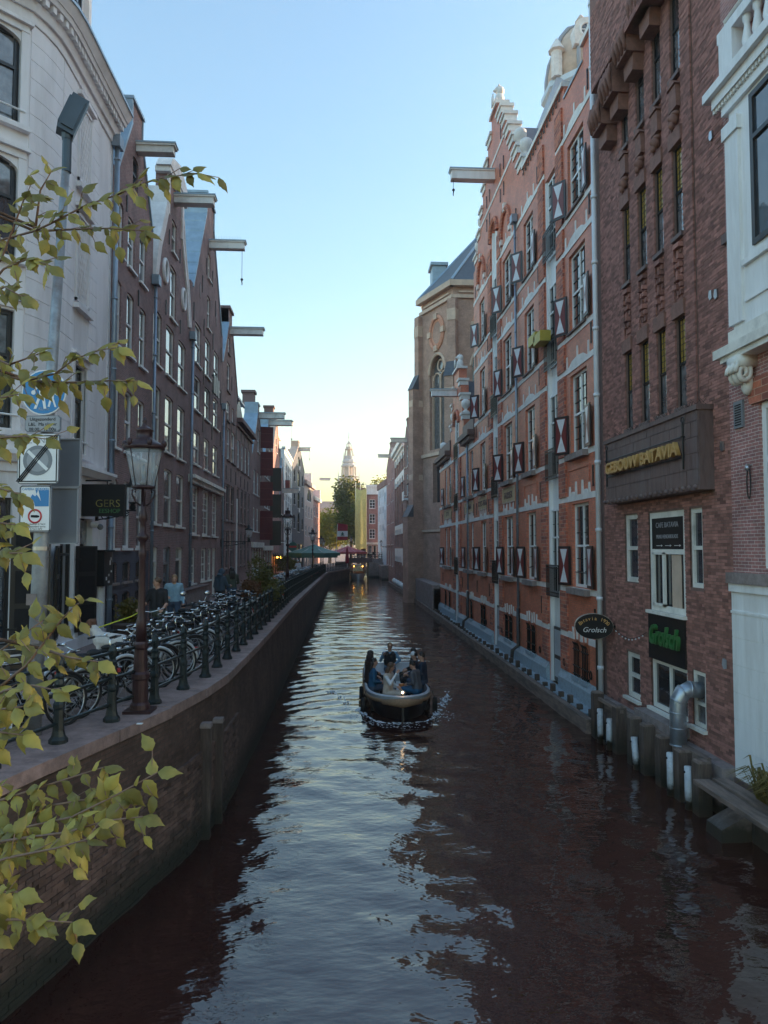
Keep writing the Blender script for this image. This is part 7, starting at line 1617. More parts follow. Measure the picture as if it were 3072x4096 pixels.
# ---------------------------------------------------------------- people
def capsule(m, a, b, ra, rb, n=10):
    a = Vector(a); b = Vector(b); d = b - a; L = d.length
    if L < 1e-6: m.ell(a, ra, n, 7); return
    m.ell(a, ra, n, 7); m.ell(b, rb, n, 7); m.tube([a, b], [ra, rb], n)
def person(label, T, J, C, hair='hair_dark', hat=None, group=None, vox=.02, long_hair=False, vest=None, name='person', glasses=False, hood=None, extra=()):
    """J: joint positions in the person's own frame (x right, y forward, z up, origin on ground or seat); C: clothing per region"""
    t = thing(name, label, 'person', tuple(T @ Vector((0, 0, 0))), group)
    pr = []
    def seg(a, b, ra, rb, mt): pr.append((Vector(J[a]) if isinstance(a, str) else Vector(a), Vector(J[b]) if isinstance(b, str) else Vector(b), ra, rb, mt))
    top, leg, shoe = C['top'], C['leg'], C.get('shoe', 'cloth_black'); slv = C.get('sleeve', top); fore = C.get('fore', slv); shin = C.get('shin', leg); thigh = C.get('thigh', leg)
    sh = (Vector(J['shl']) + Vector(J['shr'])) / 2; hp = (Vector(J['hipl']) + Vector(J['hipr'])) / 2; mid = sh.lerp(hp, .5); lat = (Vector(J['shr']) - Vector(J['shl'])).normalized()
    for s in (-1, 1):
        seg(sh + lat * s * .09 - Vector((0, 0, .06)), mid + lat * s * .07, .115, .105, top); seg(mid + lat * s * .07, hp + lat * s * .075 + Vector((0, 0, .06)), .105, .115, top)
        seg(hp + lat * s * .08, hp + lat * s * .08 + Vector((0, 0, .02)), .12, .12, leg)
    seg(sh, 'shl', .085, .068, top); seg(sh, 'shr', .085, .068, top)
    for q in 'lr':
        seg('sh' + q, 'el' + q, .062, .048, slv); seg('el' + q, 'ha' + q, .046, .033, fore)
        h = Vector(J['ha' + q]); e = Vector(J['el' + q]); d = (h - e).normalized(); side = d.cross(Vector((0, 0, 1)))
        side = side.normalized() if side.length > .1 else Vector((1, 0, 0)); up = side.cross(d)
        pr.append((h, h + d * .07, .036, .04, 'skin'))
        for k in range(4): o = side * (.027 * (k - 1.5)); pr.append((h + d * .075 + o, h + d * (.13 - .008 * abs(k - 1.3)) + o - up * .03, .0125, .0105, 'skin'))
        pr.append((h + d * .02 + side * .035, h + d * .075 + side * .062 - up * .015, .0145, .012, 'skin'))
        seg('hip' + q, 'kn' + q, .092, .064, thigh); seg('kn' + q, 'an' + q, .06, .042, shin)
        a = Vector(J['an' + q]); fd = Vector(J.get('ft' + q, tuple(a + Vector((0, .17, -.05))))); pr.append((a - Vector((0, .03, .035)), fd, .045, .036, shoe))
    hd = Vector(J['head']); up = (hd - sh).normalized(); fw = Vector(J.get('face', (0, 1, 0))).normalized(); fw = (fw - up * fw.dot(up)).normalized(); rt = fw.cross(up)
    R3 = Matrix((rt, fw, up)).transposed(); seg(sh + up * .0, hd - up * .08, .062, .056, 'skin')
    m = M(T)
    for a, b, ra, rb, mt in pr: capsule(m, a, b, ra, rb)
    m.ell(hd, (.073, .092, .112), 14, 10, R3); m.ell(hd + fw * .035 - up * .055, (.052, .055, .055), 12, 8, R3)
    m.ell(hd + fw * .098 - up * .012, (.013, .02, .024), 8, 6, R3)
    for s in (-1, 1): m.ell(hd + rt * s * .076 - up * .01, (.012, .022, .032), 8, 6, R3)
    pr += [(hd, hd, .1, .1, 'skin')]
    me = to_mesh('body_src', m); o = bpy.data.objects.new('tmp', me); COL.objects.link(o)
    md = o.modifiers.new('r', 'REMESH'); md.mode = 'VOXEL'; md.voxel_size = vox; md.use_smooth_shade = True
    sm = o.modifiers.new('s', 'SMOOTH'); sm.factor = .5; sm.iterations = 2
    bpy.context.view_layer.update(); me2 = bpy.data.meshes.new_from_object(o.evaluated_get(bpy.context.evaluated_depsgraph_get())); bpy.data.objects.remove(o)
    nf = len(me2.polygons); c = np.empty(nf * 3, np.float32); me2.polygons.foreach_get('center', c); c = c.reshape(-1, 3)
    Ti = np.array(T.inverted()); cl = c @ Ti[:3, :3].T + Ti[:3, 3]
    mats = []; D = []
    for a, b, ra, rb, mt in pr:
        if mt not in mats: mats.append(mt)
        a = np.array(a); b = np.array(b); d = b - a; L2 = max(d @ d, 1e-9); q = np.clip(((cl - a) @ d) / L2, 0, 1)
        D.append(np.linalg.norm(cl - a - q[:, None] * d, axis=1) - (ra + (rb - ra) * q))
    idx = np.argmin(np.array(D), 0); mi = np.array([mats.index(p[4]) for p in pr])[idx]
    me2.materials.clear()
    for x in mats: me2.materials.append(MT[x])
    me2.polygons.foreach_set('material_index', mi.astype(np.int32)); me2.polygons.foreach_set('use_smooth', np.ones(nf, bool))
    org = Vector(ORG[t]); me2.transform(Matrix.Translation(-org)); me2.name = 'body'
    b = bpy.data.objects.new('body', me2); COL.objects.link(b); b.parent = t; ORG[b] = tuple(org)
    for s in (-1, 1): part('eye', M(T).ell(hd + fw * .083 + rt * s * .03 + up * .015, (.011, .009, .008), 6, 5, R3), 'hair_dark', b)
    part('mouth', M(T).ell(hd + fw * .086 - up * .062, (.022, .008, .006), 8, 5, R3), 'terracotta', b)
    if hat: 
        g = M(T).ell(hd + up * .045 - fw * .005, (.084, .102, .085), 12, 8, R3); part('cap', g, hat, t, True)
        part('cap_peak', M(T).ell(hd + up * .045 + fw * .13, (.06, .065, .01), 10, 6, R3), hat, t, True)
    hm = M(T)
    if not hood:
        hm.ell(hd + up * .032 - fw * .022, (.084, .095, .098), 12, 8, R3)
        if long_hair:
            for s in (-1, 0, 1): hm.tube([hd + rt * s * .05 - fw * .04, hd + rt * s * .07 - fw * .07 - up * .12, hd + rt * s * .075 - fw * .06 - up * .27, hd + rt * s * .06 - fw * .05 - up * .36], [.055, .06, .05, .02], 8)
            hm.ell(hd + up * .02 - fw * .03, (.09, .09, .1), 12, 8, R3)
        part('hair', hm, hair, t, True)
    else: part('hood', M(T).ell(hd + up * .02 - fw * .03, (.108, .115, .13), 12, 8, R3).tube([hd - up * .06 - fw * .05, hd - up * .16 - fw * .04], [.1, .12], 10), hood, t, True)
    if glasses: part('sunglasses', M(T).ell(hd + fw * .088 + rt * .032 + up * .016, (.025, .012, .018), 8, 6, R3).ell(hd + fw * .088 - rt * .032 + up * .016, (.025, .012, .018), 8, 6, R3).tube([hd + fw * .09 + rt * .03 + up * .018, hd + fw * .09 - rt * .03 + up * .018], .006, 4), 'sign_black', t, True)
    if vest:
        g = M(T)
        for s in (-1, 1): capsule(g, sh + lat * s * .085 - Vector((0, 0, .05)), hp + lat * s * .06 + Vector((0, 0, .1)), .128, .118)
        part('vest', g, vest, t, True)
    return t
def pose(**k):
    J = dict(head=(0, .02, 1.63), shl=(-.19, 0, 1.42), shr=(.19, 0, 1.42), ell=(-.25, -.03, 1.13), elr=(.25, -.03, 1.13), hal=(-.25, .1, .9), har=(.25, .1, .9), hipl=(-.09, 0, .93), hipr=(.09, 0, .93), knl=(-.1, .04, .5), knr=(.1, .04, .5), anl=(-.1, 0, .09), anr=(.1, 0, .09)); J.update(k); return J
def sit(**k):
    J = dict(head=(0, .06, .83), shl=(-.19, .02, .6), shr=(.19, .02, .6), ell=(-.25, .02, .33), elr=(.25, .02, .33), hal=(-.12, .26, .27), har=(.12, .26, .27), hipl=(-.09, 0, .1), hipr=(.09, 0, .1), knl=(-.11, .42, .13), knr=(.11, .42, .13), anl=(-.11, .4, -.25), anr=(.11, .4, -.25)); J.update(k); return J
def at(x, y, z, face): return Matrix.Translation((x, y, z)) @ Matrix.Rotation(rad(face), 4, 'Z')      # face 0 = towards +Y, 180 = towards the bridge
WALK = 'people on the quay'
# man in black polo wheeling a bicycle, looking aside
person('man in black polo shirt and shorts holding a bicycle beside the house front', at(-4.42, 17.8, 2.49, 165), pose(head=(0, .04, 1.64), face=(.75, .65, -.15), ell=(-.27, .06, 1.12), elr=(.28, .05, 1.13), hal=(-.3, .32, 1.02), har=(.3, .3, 1.02), knl=(-.1, .12, .5), anl=(-.1, .1, .09), knr=(.1, -.05, .5), anr=(.1, -.2, .12)),
       dict(top='cloth_black', leg='cloth_olive', fore='skin', thigh='cloth_olive', shin='skin', shoe='cloth_black'), hair='hair_brown', group=WALK)
o = copy_tree(proto[0]); o['label'] = 'black bicycle held by the man in the black polo shirt'; o.location = (-4.3, 17.15, 2.49); o.rotation_euler = (rad(4), 0, rad(-80))
person('person in light blue hooded sweatshirt walking behind the man with a bicycle', at(-4.65, 20.5, 2.49, 200), pose(head=(0, .06, 1.6), face=(.2, .9, -.4), elr=(.3, -.04, 1.15), har=(.2, .2, 1.12), knl=(-.1, .16, .52), anl=(-.1, .2, .1), knr=(.1, -.05, .5), anr=(.1, -.22, .14)),
       dict(top='cloth_lightblue', leg='cloth_jeans', shoe='cloth_white'), hair='hair_blond', group=WALK)
person('person in slate blue hooded coat seen from behind near the stoop wall', at(-4.2, 25.5, 2.49, -35), pose(head=(0, .08, 1.6), face=(.3, 1, -.35), elr=(.24, .1, 1.15), har=(.12, .34, 1.15)), dict(top='cloth_slateblue', leg='cloth_black'), hood='cloth_slateblue', group=WALK)
person('person with dark hair and olive green jacket standing beside the hooded coat', at(-4.1, 27.5, 2.49, 20), pose(head=(0, .06, 1.62), elr=(.27, .12, 1.15), har=(.2, .35, 1.1)), dict(top='cloth_olive', leg='cloth_jeans'), hair='hair_dark', long_hair=True, group=WALK)
person('man with white cap and white jacket strolling past the parked bicycles', at(-3.55, 60, 2.23, 150), pose(face=(.5, .8, -.3), har=(.1, .3, 1.2), elr=(.27, .08, 1.16), hal=(-.05, .3, 1.22), ell=(-.26, .08, 1.16), knl=(-.1, .14, .5), anl=(-.1, .2, .1)), dict(top='cloth_white', leg='cloth_black'), hat='cloth_white', group=WALK, vox=.024)
person('person in white shirt standing in a doorway past the planters', at(-4.65, 39.5, 2.45, 120), pose(), dict(top='cloth_white', leg='cloth_cream'), hair='hair_blond', group=WALK, vox=.024)
person('person in black clothes standing behind the tall shrub', at(-4.3, 43, 2.41, 200), pose(), dict(top='cloth_black', leg='cloth_black'), group=WALK, vox=.024)
# dog on a yellow leash: head raised behind the handlebars
dg = thing('dog', 'white dog with brown patches on a yellow leash by the house front', 'dog', (-4.75, 15.9, 2.49))
TD = Matrix.Translation((-4.85, 15.6, 2.5)) @ Matrix.Rotation(rad(75), 4, 'Z')
m = M(TD); prd = []
for a, b, ra, rb, mt in (((0, -.28, .5), (0, .22, .53), .15, .17, 'fur_white'), ((0, .2, .56), (0, .42, .78), .12, .09, 'fur_white'), ((0, .44, .86), (0, .46, .87), .1, .09, 'fur_brown'), ((0, .5, .83), (0, .64, .79), .06, .045, 'fur_white'), ((-.08, .42, .92), (-.12, .4, .8), .04, .025, 'fur_brown'), ((.08, .42, .92), (.12, .4, .8), .04, .025, 'fur_brown'),
                         ((-.09, .2, .42), (-.1, .2, .2), .06, .04, 'fur_white'), ((-.1, .2, .2), (-.1, .22, .03), .038, .035, 'fur_white'), ((.09, .2, .42), (.1, .2, .2), .06, .04, 'fur_white'), ((.1, .2, .2), (.1, .22, .03), .038, .035, 'fur_white'),
                         ((-.09, -.26, .44), (-.1, -.18, .3), .09, .06, 'fur_brown'), ((-.1, -.18, .3), (-.1, -.34, .2), .05, .035, 'fur_white'), ((-.1, -.34, .2), (-.1, -.3, .03), .034, .034, 'fur_white'), ((.09, -.26, .44), (.1, -.18, .3), .09, .06, 'fur_brown'), ((.1, -.18, .3), (.1, -.34, .2), .05, .035, 'fur_white'), ((.1, -.34, .2), (.1, -.3, .03), .034, .034, 'fur_white'), ((0, -.4, .55), (0, -.6, .75), .04, .02, 'fur_white')):
    capsule(m, a, b, ra, rb); prd.append((a, b, ra, rb, mt))
me = to_mesh('d', m); o = bpy.data.objects.new('tmp', me); COL.objects.link(o); md = o.modifiers.new('r', 'REMESH'); md.mode = 'VOXEL'; md.voxel_size = .02; sm = o.modifiers.new('s', 'SMOOTH'); sm.iterations = 3
bpy.context.view_layer.update(); me2 = bpy.data.meshes.new_from_object(o.evaluated_get(bpy.context.evaluated_depsgraph_get())); bpy.data.objects.remove(o)
nf = len(me2.polygons); c = np.empty(nf * 3, np.float32); me2.polygons.foreach_get('center', c); c = c.reshape(-1, 3); Ti = np.array(TD.inverted()); cl = c @ Ti[:3, :3].T + Ti[:3, 3]; D = []
for a, b, ra, rb, mt in prd:
    a = np.array(a); b = np.array(b); d = b - a; q = np.clip(((cl - a) @ d) / (d @ d), 0, 1); D.append(np.linalg.norm(cl - a - q[:, None] * d, axis=1) - (ra + (rb - ra) * q))
mi = np.array([0 if p[4] == 'fur_white' else 1 for p in prd])[np.argmin(np.array(D), 0)]
me2.materials.clear(); me2.materials.append(MT['fur_white']); me2.materials.append(MT['fur_brown']); me2.polygons.foreach_set('material_index', mi.astype(np.int32)); me2.polygons.foreach_set('use_smooth', np.ones(nf, bool))
me2.transform(Matrix.Translation(-Vector(ORG[dg]))); me2.name = 'body'; b = bpy.data.objects.new('body', me2); COL.objects.link(b); b.parent = dg
part('nose', M(TD).ell((0, .685, .8), .022, 6, 5), 'rubber', dg); part('eye', M(TD).ell((.045, .535, .88), .012, 6, 5).ell((-.045, .535, .88), .012, 6, 5), 'rubber', dg)
ls = thing('leash', 'bright yellow dog leash pulled taut', 'leash', (-4.8, 16.5, 3.2)); part('strap', M().tube([TD @ Vector((0, .38, .74)), (-4.75, 16.8, 3.4), (-4.68, 17.6, 3.5)], .014, 5), 'leash', ls)
# ---------------------------------------------------------------- open launch with nine people
bo = thing('launch', 'open black and grey motor launch with rope fender coming up the canal', 'boat', (1.76, 24, 0))
BX, BY = 1.76, 20.75
def hullrow(z, wide, y0, bow):
    L = []
    for i in range(19):
        s = i / 18; y = y0 + s * (27.4 - y0); w = wide * (1 - (1 - min(1, s / .34)) ** 2.4) ** .55 if s < .34 else wide * (1 - .10 * ((s - .34) / .66) ** 2)
        L.append((w, y))
    return [(BX - w, y, z + bow * max(0, 1 - (y - y0) / 3.2) ** 1.5) for w, y in L][::-1] + [(BX + w, y, z + bow * max(0, 1 - (y - y0) / 3.2) ** 1.5) for w, y in L][1:]
r0, r1, r2, r3 = hullrow(-.12, .80, 21.05, 0), hullrow(.34, .98, 20.8, .12), hullrow(.42, .99, 20.74, .14), hullrow(.56, 1.0, 20.7, .14)
part('hull', M().sheet([r0, r1]), 'hull_black', bo, True); part('rubbing_strake', M().tube(r2, .055, 8), 'rope', bo, True)
part('topside', M().sheet([r2, r3]), 'hull_grey', bo, True)
r4 = hullrow(.55, .9, 20.92, .12); part('gunwale', M().sheet([r3, hullrow(.585, .975, 20.76, .14), hullrow(.585, .93, 20.85, .13)]), 'hull_grey', bo, True)
part('inner_lining', M().sheet([hullrow(.58, .93, 20.85, .13), r4, hullrow(.05, .8, 21.1, 0)]), 'cloth_grey', bo, True)
part('transom', M().add([r0[0], r0[-1], r1[-1], r3[-1], r3[0], r1[0]], [(0, 1, 2, 3, 4, 5)]), 'hull_black', bo)
g = M(); n = len(hullrow(.05, .8, 21.1, 0)); rr = hullrow(.06, .8, 21.1, 0); g.add(rr, [(i, i + 1, n - 2 - i, n - 1 - i) for i in range(n // 2)]); part('floor', g, 'timber_long', bo)
part('stem', M().box(BX - .03, BX + .03, 20.68, 20.8, -.1, .6), 'hull_black', bo)
g = M(); bow = [p for p in r2 if p[1] < 21.35]; part('bow_fender', M().tube([(p[0], p[1] - .05, p[2] - .02) for p in bow], [.07 + .06 * math.sin(math.pi * i / (len(bow) - 1)) for i in range(len(bow))], 10), 'rope', bo, True)
for s in (-1, 1):
    part('bench', M().box(BX + s * .55, BX + s * .86, 22.0, 27.0, .06, .36), 'cloth_black', bo)
    for y in (22.1, 23.9): part('side_fender', M().tube([(BX + s * 1.09, y, .42), (BX + s * 1.09, y, .02)], [.07, .08], 10).tube([(BX + s * 1.0, y, .64), (BX + s * 1.09, y, .4)], .012, 4), 'rubber', bo, True)
part('rear_bench', M().box(BX - .8, BX + .8, 25.5, 26.1, .06, .5).box(BX - .75, BX + .8, 26.05, 26.2, .5, .85), 'shutter_white', bo)
part('table', M().box(BX - .3, BX + .3, 22.7, 24.6, .42, .46).box(BX - .05, BX + .05, 23.5, 23.7, .06, .42), 'hull_grey', bo); part('nav_light', M().ell((BX, 20.83, .82), .035, 8, 6), 'bulb_warm', bo)
CR = 'people aboard the launch'; zs = .47
PB = [  # x, y, face, hair, colours, label, options
    (.93, 24.6, -70, 'hair_dark', dict(top='cloth_black', leg='cloth_black'), 'man in black cap and black jacket seated at the stern of the launch', dict(hat='cloth_black', J=dict(face=(.2, 1, 0)))),
    (.9, 23.75, -80, 'hair_dark', dict(top='cloth_brown', leg='cloth_black'), 'person in dark beanie and brown jacket aboard the launch', dict(hood='cloth_beanie', J=dict(face=(.1, 1, -.1)))),
    (1.72, 25.7, 178, 'hair_blond', dict(top='cloth_denim', leg='cloth_jeans', fore='cloth_denim'), 'man with sunglasses and black vest over blue sleeves on the stern bench', dict(vest='cloth_black', glasses=True, dz=.12, J=dict(ell=(-.32, .1, .4), hal=(-.14, .3, .3), elr=(.3, .08, .38), har=(.2, .26, .6)))),
    (.98, 22.9, -85, 'hair_dark', dict(top='cloth_teal', leg='cloth_jeans'), 'woman with long dark hair and teal jacket in the launch', dict(long_hair=True, J=dict(face=(.3, 1, 0)))),
    (1.42, 22.1, -120, 'hair_brown', dict(top='cloth_cream', leg='cloth_cream', sleeve='cloth_white', fore='cloth_white'), 'woman in cream vest and white sleeves touching her mouth near the bow', dict(long_hair=True, J=dict(face=(-.4, 1, -.1), head=(0, .1, .82), har=(.06, .3, .68), elr=(.26, .2, .4)))),
    (2.5, 24.3, 80, 'hair_dark', dict(top='cloth_navy', leg='cloth_black'), 'man in white cap and navy jacket aboard the launch', dict(hat='cloth_white', J=dict(face=(-.1, 1, -.2)))),
    (2.55, 25.2, 95, 'hair_dark', dict(top='cloth_black', leg='cloth_black'), 'dark-haired person in black half hidden behind the white cap', dict(glasses=True, J=dict(face=(.5, 1, 0)))),
    (2.66, 23.5, 70, 'hair_dark', dict(top='cloth_navy', leg='cloth_jeans'), 'broad-shouldered man in navy jacket with his back to the water', dict(dz=.08, J=dict(face=(-.3, 1, -.1)))),
    (2.36, 22.45, 60, 'hair_dark', dict(top='cloth_grey', leg='cloth_teal'), 'man in grey sweater and teal trousers leaning to the table near the bow', dict(J=dict(head=(0, .16, .8), shl=(-.19, .08, .6), shr=(.19, .08, .6), elr=(.24, .18, .36), har=(.1, .36, .48)))),
]
for x, y, fc_, hair, C, lab, op in PB:
    op = dict(op); J = sit(**op.pop('J', {})); dz = op.pop('dz', 0); person(lab, at(x, y, zs + dz - .02, fc_) @ Matrix.Scale(1.1, 4), J, C, hair=hair, group=CR, vox=.018, **op)
for i, (x, y) in enumerate(((1.62, 23.0), (1.72, 23.1), (1.66, 23.25))):
    o = thing('bottle', 'dark glass bottle with pale label standing on the launch table', 'bottle', (x, y, .46), 'bottles on the launch table'); part('glass', M().lathe([(.033, .46), (.035, .6), (.014, .68), (.013, .74)], (x, y, 0), 8), 'bottle', o, True); part('label', M().lathe([(.0365, .52), (.0365, .59)], (x, y, 0), 8), 'sign_white', o, True)
o = thing('snack_bag', 'crumpled orange snack bag on the launch table', 'bag', (1.9, 22.85, .46)); part('bag', M().lathe([(.07, .46), (.1, .53), (.09, .64), (.1, .7)], (1.9, 22.85, 0), 9, 0, 1, .6), 'snack_bag', o, True)
# bow wave foam: broken crests that follow the hull
rs = random.Random(4); fo = M()
def foam_arc(r0_, r1_, k, sx):
    for i in range(k):
        a = rs.uniform(-1.75, 1.75); r = rs.uniform(r0_, r1_); x = BX + r * 1.02 * math.sin(a); y = 21.75 - r * 1.05 * math.cos(a); 
        if y > 23.6: continue
        s = rs.uniform(.01, .038) * sx; h = float(water_h(np.array([x]), np.array([y]))[0])
        fo.ell((x, y, h + s * .1), (s * rs.uniform(1, 2.6), s * rs.uniform(.6, 1.2), s * .22), 6, 4, Matrix.Rotation(a, 3, 'Z'))
foam_arc(.98, 1.12, 170, .9); foam_arc(1.05, 1.6, 200, .6)
for i in range(260):
    s = rs.choice((-1, 1)); d = rs.uniform(0, 3.6); x = BX + s * (1.12 + .30 * d + rs.gauss(0, .09)); y = 21.9 + d; q = rs.uniform(.012, .045); fo.ell((x, y, .02), (q, q * 2, q * .2), 6, 4)
sw_ = part('bow_wave', fo, 'foam', None, True); sw_['kind'] = 'stuff'; sw_['label'] = 'white broken foam around the bow of the launch'; sw_['category'] = 'foam'
# canal tour boat moored under the far bridge
fbt = thing('cabin_boat', 'white-hulled varnished cabin boat moored by the far bridge', 'boat', (2.6, 114, 0))
def hr(z, w): return [(2.6 - w * math.sin(math.pi * min(1, s * 1.6) / 2), 111.2 + s * 7, z) for s in [i / 10 for i in range(11)]][::-1] + [(2.6 + w * math.sin(math.pi * min(1, s * 1.6) / 2), 111.2 + s * 7, z) for s in [i / 10 for i in range(1, 11)]]
part('hull', M().sheet([hr(-.1, .9), hr(.5, 1.1), hr(1.0, 1.2)]), 'shutter_white', fbt, True); part('deck', M().add(hr(.98, 1.15), [tuple(range(21))]), 'varnish', fbt)
o = part('cabin', M().box(1.75, 3.45, 113, 117, 1.0, 1.35).box(1.75, 1.83, 113, 117, 1.35, 2.2).box(3.37, 3.45, 113, 117, 1.35, 2.2).box(2.4, 2.46, 113, 113.1, 1.35, 2.2).box(2.75, 2.81, 113, 113.1, 1.35, 2.2), 'varnish', fbt)
part('windscreen', M().box(1.83, 3.37, 113.02, 113.06, 1.35, 2.2), 'glass_curtain', o); part('roof', M().box(1.65, 3.55, 112.8, 117.2, 2.2, 2.3), 'cream_paint', o)
for x in (1.95, 3.3): part('lamp', M().ell((x, 112.9, 2.1), .07, 8, 6), 'bulb_amber', fbt)
BRANCH = [[(-1.82, 3.7, 6.45), (-1.71, 3.65, 6.49), (-1.52, 3.6, 6.52), (-1.42, 3.55, 6.54), (-1.24, 3.5, 6.61), (-1.08, 3.45, 6.64), (-0.98, 3.4, 6.66), (-0.84, 3.35, 6.68), (-0.67, 3.3, 6.68)], [(-1.54, 3.65, 6.54), (-1.37, 3.6, 6.53), (-1.15, 3.55, 6.52), (-0.95, 3.5, 6.49)], [(-1.56, 3.7, 6.58), (-1.52, 3.65, 6.75), (-1.45, 3.6, 6.82)], [(-1.72, 3.5, 6.24), (-1.61, 3.45, 6.31), (-1.49, 3.4, 6.58), (-1.43, 3.35, 6.58)], [(-1.67, 3.4, 6.12), (-1.55, 3.35, 6.23), (-1.42, 3.3, 6.26), (-1.3, 3.25, 6.21)], [(-1.62, 3.3, 6.06), (-1.5, 3.25, 6.11), (-1.4, 3.2, 6.05)], [(-1.76, 3.6, 5.81), (-1.65, 3.55, 5.78), (-1.49, 3.5, 5.75), (-1.35, 3.45, 5.77), (-1.24, 3.4, 5.83), (-1.11, 3.35, 5.86), (-1.01, 3.3, 5.86)], [(-1.51, 3.55, 5.76), (-1.31, 3.5, 5.74), (-1.1, 3.45, 5.74), (-0.95, 3.4, 5.73)], [(-1.71, 3.5, 5.88), (-1.56, 3.45, 5.81), (-1.43, 3.4, 5.84), (-1.38, 3.35, 5.84)], [(-1.65, 3.4, 5.47), (-1.55, 3.35, 5.45), (-1.41, 3.3, 5.45), (-1.3, 3.25, 5.43)], [(-1.61, 3.3, 5.64), (-1.51, 3.25, 5.61), (-1.4, 3.2, 5.62)], [(-1.6, 3.3, 5.23), (-1.49, 3.25, 5.21), (-1.38, 3.2, 5.18)], [(-1.59, 3.3, 5.08), (-1.49, 3.25, 5.06), (-1.4, 3.2, 5.05)], [(-1.45, 3.0, 4.92), (-1.35, 2.95, 4.93), (-1.24, 2.9, 4.93)], [(-1.48, 3.1, 4.33), (-1.38, 3.05, 4.39), (-1.26, 3.0, 4.48), (-1.17, 2.95, 4.58), (-1.09, 2.9, 4.67), (-1.02, 2.85, 4.73), (-0.95, 2.8, 4.76)], [(-1.22, 3.05, 4.54), (-1.09, 3.0, 4.51), (-0.96, 2.95, 4.5)], [(-1.53, 3.2, 4.48), (-1.43, 3.15, 4.52), (-1.32, 3.1, 4.59), (-1.21, 3.05, 4.66)], [(-1.43, 3.0, 4.33), (-1.32, 2.95, 4.39), (-1.19, 2.9, 4.42), (-1.09, 2.85, 4.41)], [(-1.38, 2.9, 4.31), (-1.29, 2.85, 4.34), (-1.18, 2.8, 4.36)], [(-1.43, 3.0, 4.23), (-1.33, 2.95, 4.23), (-1.22, 2.9, 4.23)], [(-1.51, 3.2, 3.86), (-1.42, 3.15, 3.9), (-1.16, 3.1, 3.99), (-0.96, 3.05, 4.06)], [(-1.46, 3.1, 3.78), (-1.3, 3.05, 3.82), (-1.07, 3.0, 3.88), (-0.88, 2.95, 3.98), (-0.71, 2.9, 4.08)], [(-1.44, 3.05, 3.76), (-1.28, 3.0, 3.8), (-1.07, 2.95, 3.84), (-0.9, 2.9, 3.9), (-0.75, 2.85, 3.93)], [(-1.34, 3.15, 3.78), (-1.21, 3.1, 3.89), (-1.04, 3.05, 3.93), (-0.92, 3.0, 3.96)], [(-1.37, 2.9, 3.74), (-1.24, 2.85, 3.79), (-1.05, 2.8, 3.84), (-0.92, 2.75, 3.89)], [(-1.32, 2.8, 3.68), (-1.23, 2.75, 3.71), (-1.14, 2.7, 3.73)], [(-1.31, 2.8, 3.59), (-1.13, 2.75, 3.61), (-0.95, 2.7, 3.62)]]
# ---------------------------------------------------------------- elm branches reaching in over the quay
et = thing('elm_tree', 'elm with yellow-green toothed leaves whose twigs hang into view beside the bridge', 'tree', (-4.6, 2.2, 2.4))
part('trunk', M().tube([(-4.7, 2.2, 2.3), (-4.6, 2.3, 4.5), (-4.5, 2.5, 7), (-4.4, 2.6, 10)], [.24, .2, .15, .08], 10), 'bark', et, True)
def leaf_mesh(q, bend):
    W, L = .5, 1.0; n = 9; up = [(0, 0, 0)]; vs = []; fs = []
    prof = [0, .2, .29, .33, .325, .28, .21, .13, .055]
    for i in range(n):
        t = i / (n - 1) * .93; w = prof[i] * (1 + .07 * (-1) ** i); z = -bend * t * t; vs += [(-w, t, z - .3 * w + q.uniform(-.012, .012)), (0, t, z + .05), (w, t, z - .3 * w + q.uniform(-.012, .012))]
    for i in range(n - 1):
        a = i * 3; fs += [(a, a + 1, a + 4, a + 3), (a + 1, a + 2, a + 5, a + 4)]
    vs.append((0, 1.08, -bend * 1.16)); e = (n - 1) * 3; fs += [(e, e + 1, e + 3), (e + 1, e + 2, e + 3)]
    me = bpy.data.meshes.new('leaf'); me.from_pydata(vs, [], fs); me.polygons.foreach_set('use_smooth', [True] * len(fs)); me.update(); me.materials.append(MT['leaf']); return me
q = random.Random(31); LM = [leaf_mesh(q, b) for b in (.12, .28, .42, .2)]
tw_ = M(); LV = []
for br_ in BRANCH:
    P = [Vector(p) for p in br_]; L = sum((b - a).length for a, b in zip(P[:-1], P[1:])); n = len(P)
    tw_.tube(P, [.0058 * (1 - .8 * i / (n - 1)) + .001 for i in range(n)], 5)
    s = .0; k = 0
    for a, b in zip(P[:-1], P[1:]):
        d = (b - a); l = d.length; u = d.normalized(); st = q.uniform(0, .02)
        while st < l:
            p = a + u * st; side = 1 if k % 2 else -1; k += 1
            sd = u.cross(Vector((0, -1, .15))).normalized() * side
            dr = (u * q.uniform(.3, .9) + sd * q.uniform(.5, 1.0) + Vector((0, q.uniform(-.5, .3), -.35 - q.uniform(0, .3)))).normalized()
            LV.append((p, dr, q.uniform(.045, .09) * (1.1 if p.z < 4.4 else .95)))
            if q.random() < (.85 if p.x < -1.25 else .5):
                p2 = p + dr * q.uniform(.03, .1); dr2 = (dr + Vector((q.uniform(-.8, .8), q.uniform(-.6, .6), q.uniform(-.8, .4)))).normalized(); tw_.tube([p, p2], .002, 3); LV.append((p2, dr2, q.uniform(.05, .085)))
            st += q.uniform(.03, .055)
    tip = (P[-1] - P[-2]).normalized(); LV.append((P[-1], (tip + Vector((0, 0, -.3))).normalized(), .085))
part('twig', tw_, 'stem', et, True, kind='stuff')
bmV = []; bmF = []
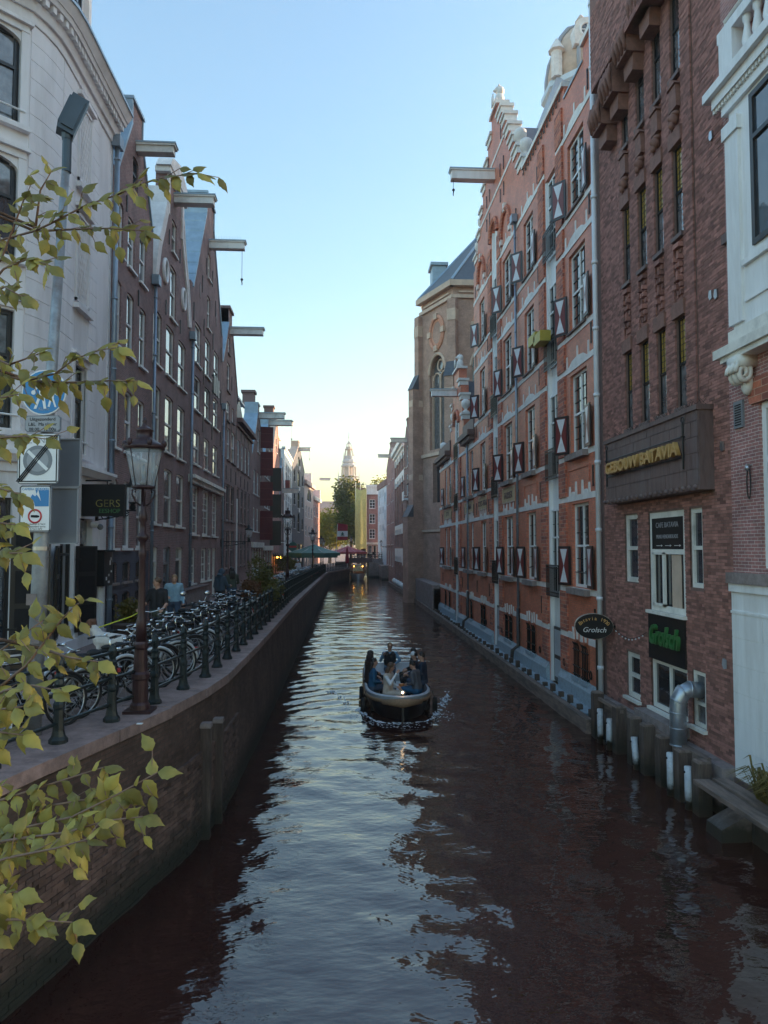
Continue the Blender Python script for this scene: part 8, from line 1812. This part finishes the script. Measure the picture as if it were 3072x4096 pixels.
for i, (p, d, s) in enumerate(LV):
    nrm = (Vector((q.uniform(-.7, .7), -q.uniform(.2, 1.0), q.uniform(.3, 1.0)))); nrm = (nrm - d * nrm.dot(d)).normalized(); x = d.cross(nrm)
    R3 = Matrix((x, d, nrm)).transposed(); me = LM[i % 4]
    if i % max(1, len(LV) // 300 + 1) == 0 or len(LV) <= 300:
        piece('leaf', me, et, tuple(p), tuple(R3.to_euler()), (s, s, s))
    else:
        b0 = len(bmV); T4 = Matrix.Translation(p) @ R3.to_4x4() @ Matrix.Scale(s, 4); bmV += [tuple(T4 @ v.co) for v in me.vertices]; bmF += [tuple(b0 + j for j in f.vertices) for f in me.polygons]
m = M(); m.v = bmV; m.f = bmF; part('foliage', m, 'leaf', et, True, kind='stuff')
for br_ in BRANCH:
    if br_[0][0] < -1.4 and abs(br_[0][2] - 4.95) < 3.2:
        pass
g = M()
for br_ in BRANCH:
    a = Vector(br_[0])
    if br_[0][0] < br_[1][0] - .02 and len(br_) > 2: g.tube([a, a.lerp(Vector((-4.55, 2.4, a.z + .6)), .5) + Vector((0, 0, .15)), (-4.55, 2.4, a.z + .6)], [.007, .016, .04], 5)
part('limb', g, 'bark', et, True, kind='stuff')
# ---------------------------------------------------------------- evening haze
hz = M().box(-70, 75, -25, 430, -1.6, 73)
me = to_mesh('haze', hz); hm_ = bpy.data.materials.new('haze'); hm_.use_nodes = True; hn = hm_.node_tree.nodes; hl = hm_.node_tree.links
for n_ in list(hn):
    if n_.type == 'BSDF_PRINCIPLED': hn.remove(n_)
pv = hn.new('ShaderNodeVolumePrincipled'); pv.inputs['Color'].default_value = (.95, .93, .9, 1); pv.inputs['Density'].default_value = .00065; pv.inputs['Anisotropy'].default_value = .35
hl.new(pv.outputs[0], hn['Material Output'].inputs['Volume']); me.materials.append(hm_)
ho = bpy.data.objects.new('haze', me); COL.objects.link(ho); ho['kind'] = 'stuff'; ho['label'] = 'pale evening haze over the whole canal'
sc.cycles.volume_bounces = 0; sc.cycles.volume_step_rate = 10
